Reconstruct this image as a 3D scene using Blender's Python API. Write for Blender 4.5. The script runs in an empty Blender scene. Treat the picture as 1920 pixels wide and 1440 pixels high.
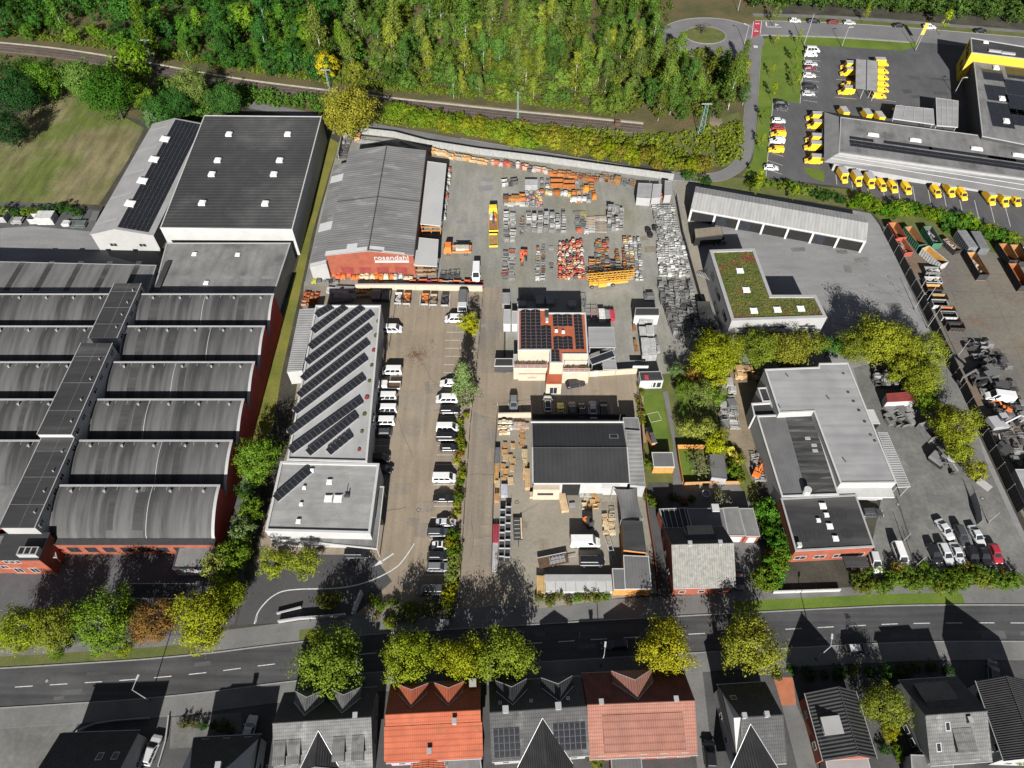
import bpy, math, random
import numpy as np
from mathutils import Vector, Matrix

# ---------------------------------------------------------------- camera, sky, sun, exposure
SC = bpy.context.scene
COL = SC.collection
R = math.radians
CAM_H, CAM_PITCH, CAM_F = 130.0, R(52.7), 1333.0      # metres, below horizontal, focal length in photo pixels
cd = bpy.data.cameras.new('camera')
cd.sensor_width = 36.0
cd.lens = 36.0 * CAM_F / 1920.0
cd.clip_start, cd.clip_end = 1.0, 3000.0
cam = bpy.data.objects.new('camera', cd)
cam.location = (0, 0, CAM_H)
cam.rotation_euler = (math.pi / 2 - CAM_PITCH, 0, 0)
COL.objects.link(cam)
SC.camera = cam

SUN_EL, SUN_AZ = R(28.0), R(181.0)                    # azimuth clockwise from +Y: the sun stands behind the camera
W = bpy.data.worlds.new('World'); SC.world = W; W.use_nodes = True
nt = W.node_tree; nt.nodes.clear()
sky = nt.nodes.new('ShaderNodeTexSky'); sky.sky_type = 'NISHITA'; sky.sun_disc = False
sky.air_density = 0.45; sky.dust_density = 0.2; sky.sun_elevation = SUN_EL; sky.sun_rotation = SUN_AZ
hs = nt.nodes.new('ShaderNodeHueSaturation'); hs.inputs['Saturation'].default_value = 0.45
bg = nt.nodes.new('ShaderNodeBackground'); bg.inputs['Strength'].default_value = 0.05
wo = nt.nodes.new('ShaderNodeOutputWorld')
nt.links.new(sky.outputs[0], hs.inputs['Color']); nt.links.new(hs.outputs[0], bg.inputs[0]); nt.links.new(bg.outputs[0], wo.inputs[0])
sd = bpy.data.lights.new('sun', 'SUN'); sd.energy = 5.0; sd.angle = R(0.5); sd.color = (1.0, 0.965, 0.91)
sun = bpy.data.objects.new('sun', sd); COL.objects.link(sun)
sdir = Vector((math.sin(SUN_AZ) * math.cos(SUN_EL), math.cos(SUN_AZ) * math.cos(SUN_EL), math.sin(SUN_EL)))
sun.rotation_euler = sdir.to_track_quat('Z', 'Y').to_euler()
sun.location = sdir * 300
vs = SC.view_settings
vs.view_transform = 'Standard'; vs.look = 'None'; vs.gamma = 1.0; vs.exposure = 1.15; vs.use_curve_mapping = False
SC.cycles.max_bounces = 6; SC.cycles.diffuse_bounces = 1; SC.cycles.glossy_bounces = 2
SC.cycles.transmission_bounces = 2; SC.cycles.transparent_max_bounces = 4
SC.cycles.caustics_reflective = False; SC.cycles.caustics_refractive = False

RNG = random.Random(7)
_O1 = 'first second third fourth fifth sixth seventh eighth ninth tenth eleventh twelfth thirteenth fourteenth fifteenth sixteenth seventeenth eighteenth nineteenth'.split()
def nth(i):
    """0 -> first, 1 -> second ..."""
    n = i+1
    if n < 20: return _O1[n-1]
    t = ['twent','thirt','fort','fift','sixt','sevent','eight','ninet'][n//10-2]
    return t+'ieth' if n % 10 == 0 else t+'y-'+_O1[n % 10-1]

# ---------------------------------------------------------------- from a photo pixel to a point of the place at height z
_c, _s = math.cos(CAM_PITCH), math.sin(CAM_PITCH)
def G(px, py, z=0.0):
    x = (px - 960.0) / CAM_F; y = (720.0 - py) / CAM_F
    t = (CAM_H - z) / (_s - y * _c)
    return Vector((x * t, (_c + y * _s) * t, z))
def G2(px, py, z=0.0):
    v = G(px, py, z); return (v.x, v.y)
def rectpx(bl, br, fr, fl, z):
    """four corners in the picture at height z -> centre x, y, angle, width, depth of the best rectangle"""
    a, b, c, d = [Vector(G2(p[0], p[1], z)) for p in (bl, br, fr, fl)]
    ctr = (a + b + c + d) / 4
    u = (b - a).normalized() + (c - d).normalized(); u.normalize()
    v1 = ((a - d).normalized() + (b - c).normalized()).normalized()
    u2 = Vector((v1.y, -v1.x)); u = (u + u2).normalized(); v = Vector((-u.y, u.x))
    w = (abs((b - a).dot(u)) + abs((c - d).dot(u))) / 2
    dd = (abs((a - d).dot(v)) + abs((b - c).dot(v))) / 2
    return ctr.x, ctr.y, math.atan2(u.y, u.x), w, dd

# ---------------------------------------------------------------- mesh builder
class MB:
    def __init__(s): s.v = []; s.f = []; s.mi = []; s.m = 0
    def add(s, vs_, fs):
        o = len(s.v); s.v += [tuple(p) for p in vs_]
        for f in fs: s.f.append(tuple(i + o for i in f)); s.mi.append(s.m)
        return s
    def poly(s, pts): return s.add(pts, [tuple(range(len(pts)))])
    def bx(s, x0, x1, y0, y1, z0, z1):
        return s.add([(x0,y0,z0),(x1,y0,z0),(x1,y1,z0),(x0,y1,z0),(x0,y0,z1),(x1,y0,z1),(x1,y1,z1),(x0,y1,z1)],
                     [(3,2,1,0),(4,5,6,7),(0,1,5,4),(1,2,6,5),(2,3,7,6),(3,0,4,7)])
    def box(s, cx, cy, z0, sx, sy, sz, a=0.0):
        c, n = math.cos(a), math.sin(a); P = []
        for z in (z0, z0 + sz):
            for ux, uy in ((-.5,-.5),(.5,-.5),(.5,.5),(-.5,.5)):
                x, y = ux * sx, uy * sy; P.append((cx + x*c - y*n, cy + x*n + y*c, z))
        return s.add(P, [(3,2,1,0),(4,5,6,7),(0,1,5,4),(1,2,6,5),(2,3,7,6),(3,0,4,7)])
    def prism(s, poly, z0, z1, cap=True, bottom=False):
        n = len(poly); P = [(x, y, z0) for x, y in poly] + [(x, y, z1) for x, y in poly]
        F = [(i, (i+1) % n, (i+1) % n + n, i + n) for i in range(n)]
        if cap: F.append(tuple(range(n, 2*n)))
        if bottom: F.append(tuple(range(n-1, -1, -1)))
        return s.add(P, F)
    def tube(s, p0, p1, r, n=6, r2=None, caps=True):
        p0 = Vector(p0); p1 = Vector(p1); r2 = r if r2 is None else r2
        d = (p1 - p0)
        if d.length < 1e-6: return s
        d.normalize(); a = d.orthogonal().normalized(); b = d.cross(a); P = []
        for p, rr in ((p0, r), (p1, r2)):
            for k in range(n):
                t = 2*math.pi*k/n; P.append(p + (a*math.cos(t) + b*math.sin(t))*rr)
        F = [(k, (k+1) % n, (k+1) % n + n, k + n) for k in range(n)]
        if caps: F += [tuple(range(n-1,-1,-1)), tuple(range(n, 2*n))]
        return s.add(P, F)
    def cyl(s, cx, cy, z0, z1, r, n=12, r2=None): return s.tube((cx,cy,z0), (cx,cy,z1), r, n, r2)
    def ring(s, cx, cy, z0, z1, ro, ri, n=14):
        P = []
        for z, r in ((z0, ro), (z1, ro), (z1, ri), (z0 + (z1-z0)*.15, ri)):
            for k in range(n):
                t = 2*math.pi*k/n; P.append((cx + r*math.cos(t), cy + r*math.sin(t), z))
        F = []
        for j in range(3):
            for k in range(n): F.append((j*n+k, j*n+(k+1) % n, (j+1)*n+(k+1) % n, (j+1)*n+k))
        F.append(tuple(3*n+k for k in range(n)))
        return s.add(P, F)
    def loft(s, secs, closed=True, ends=True):
        """list of point rings of equal length"""
        n = len(secs[0]); P = [p for q in secs for p in q]; F = []
        for j in range(len(secs)-1):
            for k in range(n if closed else n-1):
                F.append((j*n+k, j*n+(k+1) % n, (j+1)*n+(k+1) % n, (j+1)*n+k))
        if ends and closed: F += [tuple(range(n-1,-1,-1)), tuple(range((len(secs)-1)*n, len(secs)*n))]
        return s.add(P, F)
    def mesh(s, name, mats, smooth=False):
        me = bpy.data.meshes.new(name); me.from_pydata(s.v, [], s.f)
        for m in (mats if isinstance(mats, (list, tuple)) else [mats]): me.materials.append(m)
        if max(s.mi, default=0): me.polygons.foreach_set('material_index', s.mi)
        if smooth: me.polygons.foreach_set('use_smooth', [True]*len(s.f))
        me.update(); return me
    def build(s, name, mats, parent=None, smooth=False, loc=None, rz=0.0, color=None):
        return place(s.mesh(name, mats, smooth), name, parent, loc, rz, color)

def place(me, name, parent=None, loc=None, rz=0.0, color=None, scale=None):
    o = bpy.data.objects.new(name, me)
    if loc is not None: o.location = loc
    if rz: o.rotation_euler = (0, 0, rz)
    if scale is not None: o.scale = scale
    if color is not None: o.color = (color[0], color[1], color[2], 1.0)
    if parent is not None: o.parent = parent
    COL.objects.link(o); return o
def tag(o, label=None, cat=None, group=None, kind=None):
    if label: o['label'] = label
    if cat: o['category'] = cat
    if group: o['group'] = group
    if kind: o['kind'] = kind
    return o
def thing(name, label, cat, loc=(0, 0, 0), rz=0.0, group=None):
    o = bpy.data.objects.new(name, None); o.location = loc; o.rotation_euler = (0, 0, rz); o.empty_display_size = .3
    COL.objects.link(o); return tag(o, label, cat, group)

# ---------------------------------------------------------------- materials
MATS = {}
def mat(name, col, rough=.85, var=.25, scale=.6, col2=None, metal=0.0, bump=0.0, fine=.12, finescale=9.0,
        stripe=None, objcol=False, coat=0.0, spec=.3, world=False, contrast=(.35, .65), detail=5.0, tint=None, stretch=None, streak=None, courses=0.0):
    """stripe = (axis, period m, bump strength, colour darkening); tint = (rgb, noise scale, lo, hi) a second, patchy colour"""
    if name in MATS: return MATS[name]
    m = bpy.data.materials.new(name); m.use_nodes = True; N = m.node_tree.nodes; L = m.node_tree.links
    bs = N['Principled BSDF']; bs.inputs['Roughness'].default_value = rough; bs.inputs['Metallic'].default_value = metal
    bs.inputs['Specular IOR Level'].default_value = spec
    if coat: bs.inputs['Coat Weight'].default_value = coat; bs.inputs['Coat Roughness'].default_value = .08
    if world:
        g = N.new('ShaderNodeNewGeometry'); vec = g.outputs['Position']
    else:
        tc = N.new('ShaderNodeTexCoord'); vec = tc.outputs['Object']
    if stretch:
        mp = N.new('ShaderNodeMapping'); mp.inputs['Scale'].default_value = stretch; L.new(vec, mp.inputs['Vector']); nvec = mp.outputs[0]
    else: nvec = vec
    def noise(sc, det=detail, rgh=.6):
        n = N.new('ShaderNodeTexNoise'); n.inputs['Scale'].default_value = sc; n.inputs['Detail'].default_value = det
        n.inputs['Roughness'].default_value = rgh; L.new(nvec, n.inputs['Vector']); return n.outputs['Fac']
    def ramp(fac, lo, hi):
        r = N.new('ShaderNodeMapRange'); r.inputs['From Min'].default_value = lo; r.inputs['From Max'].default_value = hi
        L.new(fac, r.inputs['Value']); return r.outputs[0]
    def mix(fac, a, b, mode='MIX'):
        x = N.new('ShaderNodeMix'); x.data_type = 'RGBA'; x.blend_type = mode
        if hasattr(fac, 'is_linked'): L.new(fac, x.inputs[0])
        else: x.inputs[0].default_value = fac
        for i, q in ((6, a), (7, b)):
            if hasattr(q, 'is_linked'): L.new(q, x.inputs[i])
            else: x.inputs[i].default_value = (q[0], q[1], q[2], 1)
        return x.outputs[2]
    if objcol:
        oi = N.new('ShaderNodeObjectInfo'); base = oi.outputs['Color']
        base2 = mix(1.0, base, (1-var, 1-var, 1-var), 'MULTIPLY')
    else:
        base = col; base2 = col2 if col2 else tuple(c*(1-var) for c in col)
    c = mix(ramp(noise(scale), *contrast), base, base2)
    if tint: c = mix(ramp(noise(tint[1]), tint[2], tint[3]), c, tint[0])
    if fine: c = mix(1.0, c, mix(noise(finescale, 3.0), (1-fine*2,)*3, (1.0+fine*.6,)*3), 'MULTIPLY')
    if streak:   # drag marks: noise stretched along one direction
        mp2 = N.new('ShaderNodeMapping'); mp2.inputs['Scale'].default_value = streak[0]; L.new(vec, mp2.inputs['Vector'])
        n2 = N.new('ShaderNodeTexNoise'); n2.inputs['Scale'].default_value = 1.0; n2.inputs['Detail'].default_value = 4.0; L.new(mp2.outputs[0], n2.inputs['Vector'])
        c = mix(1.0, c, mix(ramp(n2.outputs['Fac'], .35, .65), (1-streak[1],)*3, (1+streak[1]*.4,)*3), 'MULTIPLY')
    if world:    # small dark spots and drips
        n3 = noise(.55, 6.0, .7); c = mix(1.0, c, mix(ramp(n3, .60, .74), (1, 1, 1), (.72, .71, .70)), 'MULTIPLY')
    if courses:
        sp2 = N.new('ShaderNodeSeparateXYZ'); L.new(vec, sp2.inputs[0]); mt2 = N.new('ShaderNodeMath'); mt2.operation = 'MULTIPLY'; mt2.inputs[1].default_value = 2*math.pi/courses; L.new(sp2.outputs[2], mt2.inputs[0])
        sn2 = N.new('ShaderNodeMath'); sn2.operation = 'SINE'; L.new(mt2.outputs[0], sn2.inputs[0]); c = mix(1.0, c, mix(ramp(sn2.outputs[0], -1.0, -.5), (.72,)*3, (1, 1, 1)), 'MULTIPLY')
    hsrc = None
    if stripe:
        ax, per, bst, dk = stripe
        sp = N.new('ShaderNodeSeparateXYZ'); L.new(vec, sp.inputs[0])
        mt = N.new('ShaderNodeMath'); mt.operation = 'MULTIPLY'; mt.inputs[1].default_value = 2*math.pi/per
        L.new(sp.outputs[{'x':0,'y':1,'z':2}[ax]], mt.inputs[0])
        sn = N.new('ShaderNodeMath'); sn.operation = 'SINE'; L.new(mt.outputs[0], sn.inputs[0]); hsrc = (sn.outputs[0], bst)
        if dk: c = mix(1.0, c, mix(ramp(sn.outputs[0], -1.0, -.2), (1-dk,)*3, (1, 1, 1)), 'MULTIPLY')
    elif bump:
        hsrc = (noise(finescale, 4.0), bump)
    if hsrc and hsrc[1]:
        b = N.new('ShaderNodeBump'); b.inputs['Strength'].default_value = hsrc[1]; b.inputs['Distance'].default_value = .05
        L.new(hsrc[0], b.inputs['Height']); L.new(b.outputs[0], bs.inputs['Normal'])
    L.new(c, bs.inputs['Base Color'])
    MATS[name] = m; return m

M = {}
def K(k, *a, **kw): M[k] = mat(k, *a, **kw)
K('soil', (.07,.065,.05), var=.5, scale=.15, world=True, finescale=2.0, fine=.3)
K('lane_grey', (.15,.148,.152), col2=(.12,.118,.122), scale=.1, world=True, finescale=1.5, fine=.12)
K('asphalt', (.066,.066,.068), col2=(.046,.046,.048), scale=.06, world=True, finescale=1.5, fine=.15)
K('road', (.066,.066,.068), col2=(.046,.046,.048), scale=.12, streak=((.03,.9,1),.28), world=True, finescale=2.0, fine=.12)
K('asphalt_dark', (.088,.088,.092), col2=(.068,.068,.072), scale=.05, streak=((.4,.15,1),.12), world=True, finescale=1.2, fine=.14)
K('asphalt_light', (.205,.205,.207), col2=(.17,.17,.172), scale=.07, streak=((.12,.5,1),.10), world=True, finescale=1.5, fine=.12, tint=((.135,.135,.138), .025, .55, .7))
K('tan_paving', (.265,.217,.16), col2=(.195,.16,.12), scale=.05, streak=((.9,.05,1),.14), world=True, finescale=1.6, fine=.14, tint=((.155,.148,.138), .03, .5, .68))
K('alley', (.24,.198,.15), col2=(.18,.157,.128), scale=.06, streak=((.9,.05,1),.16), world=True, finescale=1.6, fine=.16, tint=((.15,.145,.138), .04, .5, .68))
K('concrete_yard', (.245,.238,.215), col2=(.175,.172,.155), scale=.05, streak=((.5,.12,1),.13), world=True, finescale=1.2, fine=.16, tint=((.185,.18,.13), .035, .5, .66))
K('wood_yard', (.25,.222,.178), col2=(.19,.175,.145), scale=.08, world=True, finescale=1.4, fine=.16, tint=((.17,.17,.125), .06, .52, .68))
K('rusty_concrete', (.165,.145,.115), col2=(.115,.108,.097), scale=.05, world=True, finescale=1.0, fine=.2, tint=((.15,.085,.05), .07, .53, .72))
K('grey_concrete', (.17,.168,.16), col2=(.105,.103,.098), scale=.06, streak=((.3,.3,1),.15), world=True, finescale=1.2, fine=.2)
K('paving', (.15,.148,.144), col2=(.11,.108,.105), scale=.2, world=True, finescale=3.0, fine=.15)
K('paving_dark', (.075,.075,.075), col2=(.05,.05,.05), scale=.2, world=True, finescale=3.0, fine=.2)
K('kerb', (.24,.24,.235), var=.2, scale=1.0, world=True)
K('marking', (.55,.55,.55), var=.35, scale=2.0, world=True, rough=.7)
K('red_marking', (.36,.04,.06), var=.2, scale=1.0, world=True)
K('red_paving', (.36,.13,.07), var=.2, scale=.8, world=True)
K('lawn', (.12,.17,.02), col2=(.075,.125,.014), scale=.15, world=True, finescale=3.5, fine=.3)
K('lawn_dry', (.19,.175,.035), col2=(.12,.13,.022), scale=.12, world=True, finescale=3.0, fine=.3)
K('verge', (.13,.13,.04), col2=(.08,.105,.024), scale=.3, world=True, finescale=4.0, fine=.35)
K('meadow', (.19,.165,.085), col2=(.10,.13,.024), streak=((.5,.09,1),.3), scale=.045, world=True, finescale=1.6, fine=.28, contrast=(.42,.58), tint=((.14,.125,.05), .1, .5, .7))
K('ballast', (.12,.10,.085), col2=(.08,.07,.06), scale=.4, world=True, finescale=6.0, fine=.35)
K('sandy', (.27,.215,.15), col2=(.15,.125,.085), scale=.12, world=True, finescale=2.5, fine=.3)
K('leaf_litter', (.13,.10,.045), col2=(.07,.075,.028), scale=.12, world=True, finescale=1.8, fine=.4)
K('duct', (.42,.38,.31), var=.25, scale=.5, world=True)
K('rail_steel', (.16,.12,.10), rough=.5, metal=.5)
# ---------------------------------------------------------------- the setting
from mathutils.geometry import tessellate_polygon
SHEETS = [0]
def sheet(name, px, m, layer, kind='structure', label=None):
    """a flat sheet; every layer lies 4 mm above the one below"""
    z = .004 * layer
    SHEETS[0] += 1; z += .0003 * (SHEETS[0] % 10)
    pts = [(*G2(x, y), z) for x, y in px]
    tri = tessellate_polygon([[Vector((p[0], p[1], 0)) for p in pts]])
    mb = MB(); mb.add(pts, [tuple(t) for t in tri])
    o = mb.build(name, M[m]); tag(o, label, None, None, kind); 
    for p_ in o.data.polygons:
        if p_.normal.z < 0: p_.flip()
    return o
def smooth_px(pts, n=6):
    """Catmull-Rom through ground points"""
    P = [Vector((p[0], p[1])) for p in pts]; out = []
    for i in range(len(P)-1):
        p0 = P[max(i-1,0)]; p1 = P[i]; p2 = P[i+1]; p3 = P[min(i+2, len(P)-1)]
        for k in range(n):
            t = k/n; out.append(.5*((2*p1) + (p2-p0)*t + (2*p0-5*p1+4*p2-p3)*t*t + (3*p1-p0-3*p2+p3)*t**3))
    out.append(P[-1]); return out
def offset(P, d):
    out = []
    for i, p in enumerate(P):
        t = (P[min(i+1, len(P)-1)] - P[max(i-1, 0)]).normalized(); out.append(p + Vector((-t.y, t.x))*d)
    return out
def strip(name, px, d0, d1, m, layer=0, h=0.0, kind='structure', n=6, ground=None):
    """band along a line, between the offsets d0 and d1 (metres, + is to its left); h > 0 makes it a raised slab"""
    P = smooth_px([G2(*p) for p in px], n) if ground is None else ground
    A = offset(P, d0); B = offset(P, d1); z = .004*layer; mb = MB()
    if h:
        mb.loft([[(a.x,a.y,-.02),(a.x,a.y,h+z),(b.x,b.y,h+z),(b.x,b.y,-.02)] for a, b in zip(A, B)], closed=True)
    else:
        for i in range(len(A)-1):
            mb.poly([(A[i].x,A[i].y,z),(A[i+1].x,A[i+1].y,z),(B[i+1].x,B[i+1].y,z),(B[i].x,B[i].y,z)])
    o = mb.build(name, M[m]); tag(o, None, None, None, kind)
    if not h and len(o.data.polygons) and o.data.polygons[0].normal.z < 0: o.data.flip_normals()
    return o

g = MB().poly([(-900,-300,0),(900,-300,0),(900,1300,0),(-900,1300,0)]).build('ground', M['soil']); tag(g, kind='structure')
sheet('factory_yard', [(0,372),(190,395),(300,480),(540,560),(520,760),(440,1170),(330,1200),(0,1215)], 'asphalt_dark', 1)
sheet('rear_yard', [(0,428),(60,424),(190,436),(205,480),(300,505),(0,500)], 'asphalt_light', 2)
sheet('parking_lot', [(570,528),(908,540),(893,690),(874,960),(860,1152),(660,1158),(520,1168),(443,1172),(478,1060),(500,960),(540,840),(560,700)], 'tan_paving', 2)
sheet('entrance_apron', [(443,1172),(478,1060),(520,1040),(700,1040),(735,1090),(660,1158),(520,1168)], 'asphalt', 3)
sheet('alley', [(908,538),(948,538),(940,790),(926,1000),(925,1080),(1000,1100),(1000,1140),(985,1152),(860,1152),(874,960),(893,690)], 'alley', 3)
sheet('machine_yard', [(640,252),(760,262),(1000,298),(1282,336),(1300,420),(1318,560),(1345,660),(1262,700),(1196,704),(948,700),(948,538),(570,536),(600,400)], 'concrete_yard', 2)
sheet('forecourt', [(891,700),(1196,694),(1200,792),(930,792),(887,770)], 'tan_paving', 4)
sheet('timber_yard', [(930,784),(1200,786),(1212,930),(1232,1112),(1000,1142),(925,1082),(926,1000)], 'wood_yard', 5)
sheet('grey_yard', [(1284,340),(1296,420),(1322,560),(1345,640),(1420,700),(1600,760),(1700,950),(1960,1110),(1960,1082),(1900,955),(1655,430),(1632,400)], 'asphalt_light', 2)
sheet('gravel_lane', [(1268,340),(1292,342),(1304,440),(1330,560),(1352,640),(1318,640),(1298,500),(1282,400)], 'wood_yard', 4)
sheet('works_yard', [(1600,690),(1770,650),(1800,700),(1850,870),(1915,1010),(1960,1082),(1600,1082),(1630,1040),(1660,900)], 'grey_concrete', 3)
sheet('container_yard', [(1655,424),(1740,452),(1960,480),(1960,1040),(1902,940)], 'rusty_concrete', 4)
sheet('delivery_lot', [(1511,84),(1690,95),(1726,78),(1960,96),(1960,450),(1790,420),(1590,352),(1436,332),(1450,186),(1500,194)], 'asphalt_dark', 2)
sheet('garden_ground', [(1195,694),(1262,694),(1400,650),(1420,900),(1420,960),(1215,960),(1200,830)], 'verge', 1)
sheet('dirt_track', [(1345,690),(1420,690),(1415,760),(1440,900),(1410,900),(1380,830),(1352,820)], 'sandy', 4)
sheet('lawn', [(1206,735),(1241,735),(1254,828),(1212,830)], 'lawn', 5)
sheet('lawn', [(1272,742),(1292,742),(1294,786),(1270,786)], 'lawn', 5)
sheet('lawn', [(1270,842),(1292,842),(1300,900),(1278,902)], 'lawn', 5)
sheet('garden_path', [(1243,735),(1252,733),(1290,960),(1262,960),(1262,830)], 'paving', 6)
sheet('garden_path', [(1196,735),(1206,735),(1212,830),(1200,830)], 'tan_paving', 6)
sheet('paved_garden', [(1215,905),(1265,905),(1280,960),(1222,1000)], 'paving_dark', 5)
sheet('paved_garden', [(1278,908),(1385,908),(1410,950),(1285,955)], 'paving', 5)
sheet('driveway', [(1362,1000),(1420,1000),(1440,1112),(1372,1112)], 'paving', 5)
sheet('side_yard', [(1212,930),(1245,950),(1258,1130),(1232,1112)], 'paving_dark', 6)
# meadow, banks and wood floor
sheet('woodland_floor', [(-300,-60),(1400,-60),(1460,40),(1425,75),(1400,330),(1260,318),(960,275),(690,230),(480,195),(330,240),(-300,100)], 'leaf_litter', 1)
sheet('meadow', [(-60,268),(20,228),(60,196),(120,180),(190,196),(270,240),(240,300),(186,384),(0,378),(-60,378)], 'meadow', 2)
sheet('bank', [(720,182),(1000,212),(1160,232),(1260,250),(1385,210),(1400,250),(1388,310),(1280,316),(1000,276),(700,228)], 'verge', 2)
sheet('sand_slip', [(1332,205),(1352,220),(1365,262),(1345,266),(1330,235)], 'sandy', 4)
sheet('grass_strip', [(617,258),(636,268),(616,330),(585,440),(560,560),(528,700),(512,800),(488,860),(470,840),(500,700),(540,560),(575,430),(604,320)], 'lawn_dry', 4)
sheet('lawn', [(1425,74),(1461,66),(1508,67),(1660,74),(1727,78),(1718,88),(1690,95),(1511,84),(1500,194),(1450,186),(1436,332),(1392,330),(1411,300),(1420,230)], 'lawn', 4)
sheet('lawn', [(1508,314),(1545,320),(1545,342),(1525,334),(1512,325)], 'lawn', 4)
sheet('roof_meadow_edge', [(1344,640),(1400,640),(1390,690),(1330,690)], 'verge', 3)
sheet('bank', [(1270,330),(1400,334),(1600,356),(1790,424),(1960,460),(1960,490),(1735,452),(1660,420),(1630,396),(1300,342)], 'verge', 4)
# roads
ROAD = [(-120,1297),(0,1290),(130,1282),(263,1273),(388,1261),(515,1245),(697,1225),(820,1217),(1004,1206),(1117,1199),(1295,1189),(1472,1180),(1591,1174),(1712,1169),(1894,1168),(2060,1170)]
RG = smooth_px([G2(*p) for p in ROAD], 8)
sheet('south_plots', [(-100,1300),(700,1236),(1300,1200),(2040,1180),(2040,1600),(-100,1600)], 'paving_dark', 1)
strip('north_pavement', None, 3.3, 7.2, 'paving', 4, .0, ground=RG)
strip('road', None, -3.25, 3.25, 'road', 6, ground=RG)
strip('kerb', None, 3.25, 3.45, 'kerb', 0, .12, ground=RG)
strip('kerb', None, -3.45, -3.25, 'kerb', 0, .12, ground=RG)
strip('south_pavement', None, -6.6, -3.46, 'paving', 0, .11, ground=RG)
sheet('gravel_garden', [(322,1345),(452,1336),(458,1396),(318,1404)], 'grey_concrete', 4)
sheet('gravel_plot', [(-20,1358),(150,1345),(125,1405),(92,1460),(-20,1470)], 'grey_concrete', 3)
# verges of the road
def seg(a, b):   # part of the road line between two picture columns
    return [p for p in RG if G2(a, 1230)[0]-3 <= p.x <= G2(b, 1230)[0]+3]
strip('grass_verge', None, 3.5, 5.4, 'verge', 5, ground=[p for p in RG if -92 < p.x < -56])
strip('grass_verge', None, 3.5, 5.6, 'verge', 5, ground=[p for p in RG if -39 < p.x < -35])
strip('grass_verge', None, 3.5, 5.6, 'lawn', 5, ground=[p for p in RG if 40 < p.x < 86])
sheet('driveway', [(1278,1130),(1355,1126),(1350,1160),(1284,1164)], 'paving', 5)
sheet('red_driveway', [(1450,1270),(1487,1270),(1493,1322),(1466,1323)], 'red_paving', 4)
sheet('driveway', [(1466,1323),(1493,1322),(1520,1380),(1535,1460),(1500,1460)], 'paving', 4)
sheet('driveway', [(1283,1250),(1316,1250),(1340,1460),(1310,1460)], 'paving', 4)
sheet('driveway', [(700,1262),(740,1262),(712,1440),(700,1440)], 'paving_dark', 4)
for k in range(len(ROAD)):
    pass
def along(P):
    d = [0.0]
    for a, b in zip(P, P[1:]): d.append(d[-1] + (b-a).length)
    return d
def at_len(P, D, s):
    for i in range(len(P)-1):
        if D[i+1] >= s:
            t = (s-D[i])/max(D[i+1]-D[i], 1e-6); return P[i].lerp(P[i+1], t), (P[i+1]-P[i]).normalized()
    return P[-1], (P[-1]-P[-2]).normalized()
DG = along(RG); mk = bpy.data.meshes
dash = MB().bx(-1.5,1.5,-.07,.07,0,.002).mesh('lane_dash', M['marking'])
s0 = 3.0
road_o = [o for o in COL.objects if o.name == 'road'][0]
while s0 < DG[-1] - 3:
    p, t = at_len(RG, DG, s0)
    if not (G2(530,1245)[0] < p.x < G2(640,1230)[0]):
        place(dash, 'lane_dash', road_o, (p.x, p.y, .0285), math.atan2(t.y, t.x))
    s0 += 5.93
# railway
RAIL = [(-60,84),(100,100),(240,122),(385,148),(480,163),(615,180),(730,194),(830,205),(960,219),(1085,231),(1205,243)]
TG = smooth_px([G2(*p) for p in RAIL], 10)
strip('ballast', None, -2.6, 2.4, 'ballast', 0, .35, ground=TG)
strip('cable_duct', None, 2.6, 3.4, 'duct', 0, .3, ground=TG)
strip('service_path', None, 3.4, 4.4, 'sandy', 3, ground=[p for p in TG if p.x > -30])
tr = thing('railway_track', 'single railway track with dark sleepers running below the wood', 'railway track')
for sgn in (-.72, .72): 
    o = strip('rail', None, sgn-.05, sgn+.05, 'rail_steel' if 'rail_steel' in M else 'ballast', 0, .62, ground=TG, kind=None); o.parent = tr
D = along(TG); sm = MB().bx(-.13,.13,-1.25,1.25,.3,.47)
SLP = mat('sleeper', (.085,.065,.05), var=.4, scale=2.0); sl = sm.mesh('sleeper', SLP)
q = 20.0; cnt = 0; rest = MB()
while q < D[-1]-1:
    p, t = at_len(TG, D, q); a = math.atan2(t.y, t.x)
    if p.x > -2 and cnt < 130: place(sl, 'sleeper', tr, (p.x, p.y, 0), a); cnt += 1
    else: rest.box(p.x, p.y, .3, .26, 2.5, .17, a)
    q += 0.75 if p.x > -2 else 1.0
o = rest.build('sleepers', SLP, tr); o['kind'] = 'stuff'
# path behind the yards, bend and lane up to the turning circle
PATH = [(300,172),(480,199),(700,238),(860,266),(960,283),(1100,306),(1245,328),(1330,333),(1366,324),(1390,303),(1402,268),(1408,200),(1413,140),(1417,88)]
strip('lane', PATH, -1.8, 1.8, 'lane_grey', 5)
strip('kerb', PATH[3:], 1.9, 2.05, 'kerb', 0, .06); strip('kerb', PATH[3:], -2.05, -1.9, 'kerb', 0, .06)
TOP = [(1300,52),(1420,53),(1560,57),(1700,66),(1820,76),(1980,90)]
strip('back_road', TOP, -4.6, 3.4, 'lane_grey', 5)
strip('parking_lane', TOP[1:], 3.4, 5.8, 'lane_grey', 4)
strip('kerb', TOP[1:], 5.8, 6.0, 'kerb', 0, .1); strip('kerb', TOP[1:4], -5.6, -4.6, 'kerb', 0, .1)
strip('back_pavement', TOP[1:], 9.2, 11.6, 'paving', 5)
strip('grass_verge', TOP[1:], 6.0, 9.2, 'verge', 5)
c0 = G(1322,66); 
cir = [Vector((c0.x+2 + 19*math.cos(t), c0.y - 2 + 15*math.sin(t))) for t in np.linspace(0, 2*math.pi, 49)]
mb = MB(); mb.poly([(p.x, p.y, .018) for p in cir[:-1]]); tag(mb.build('turning_circle', M['lane_grey']), kind='structure')
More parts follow.
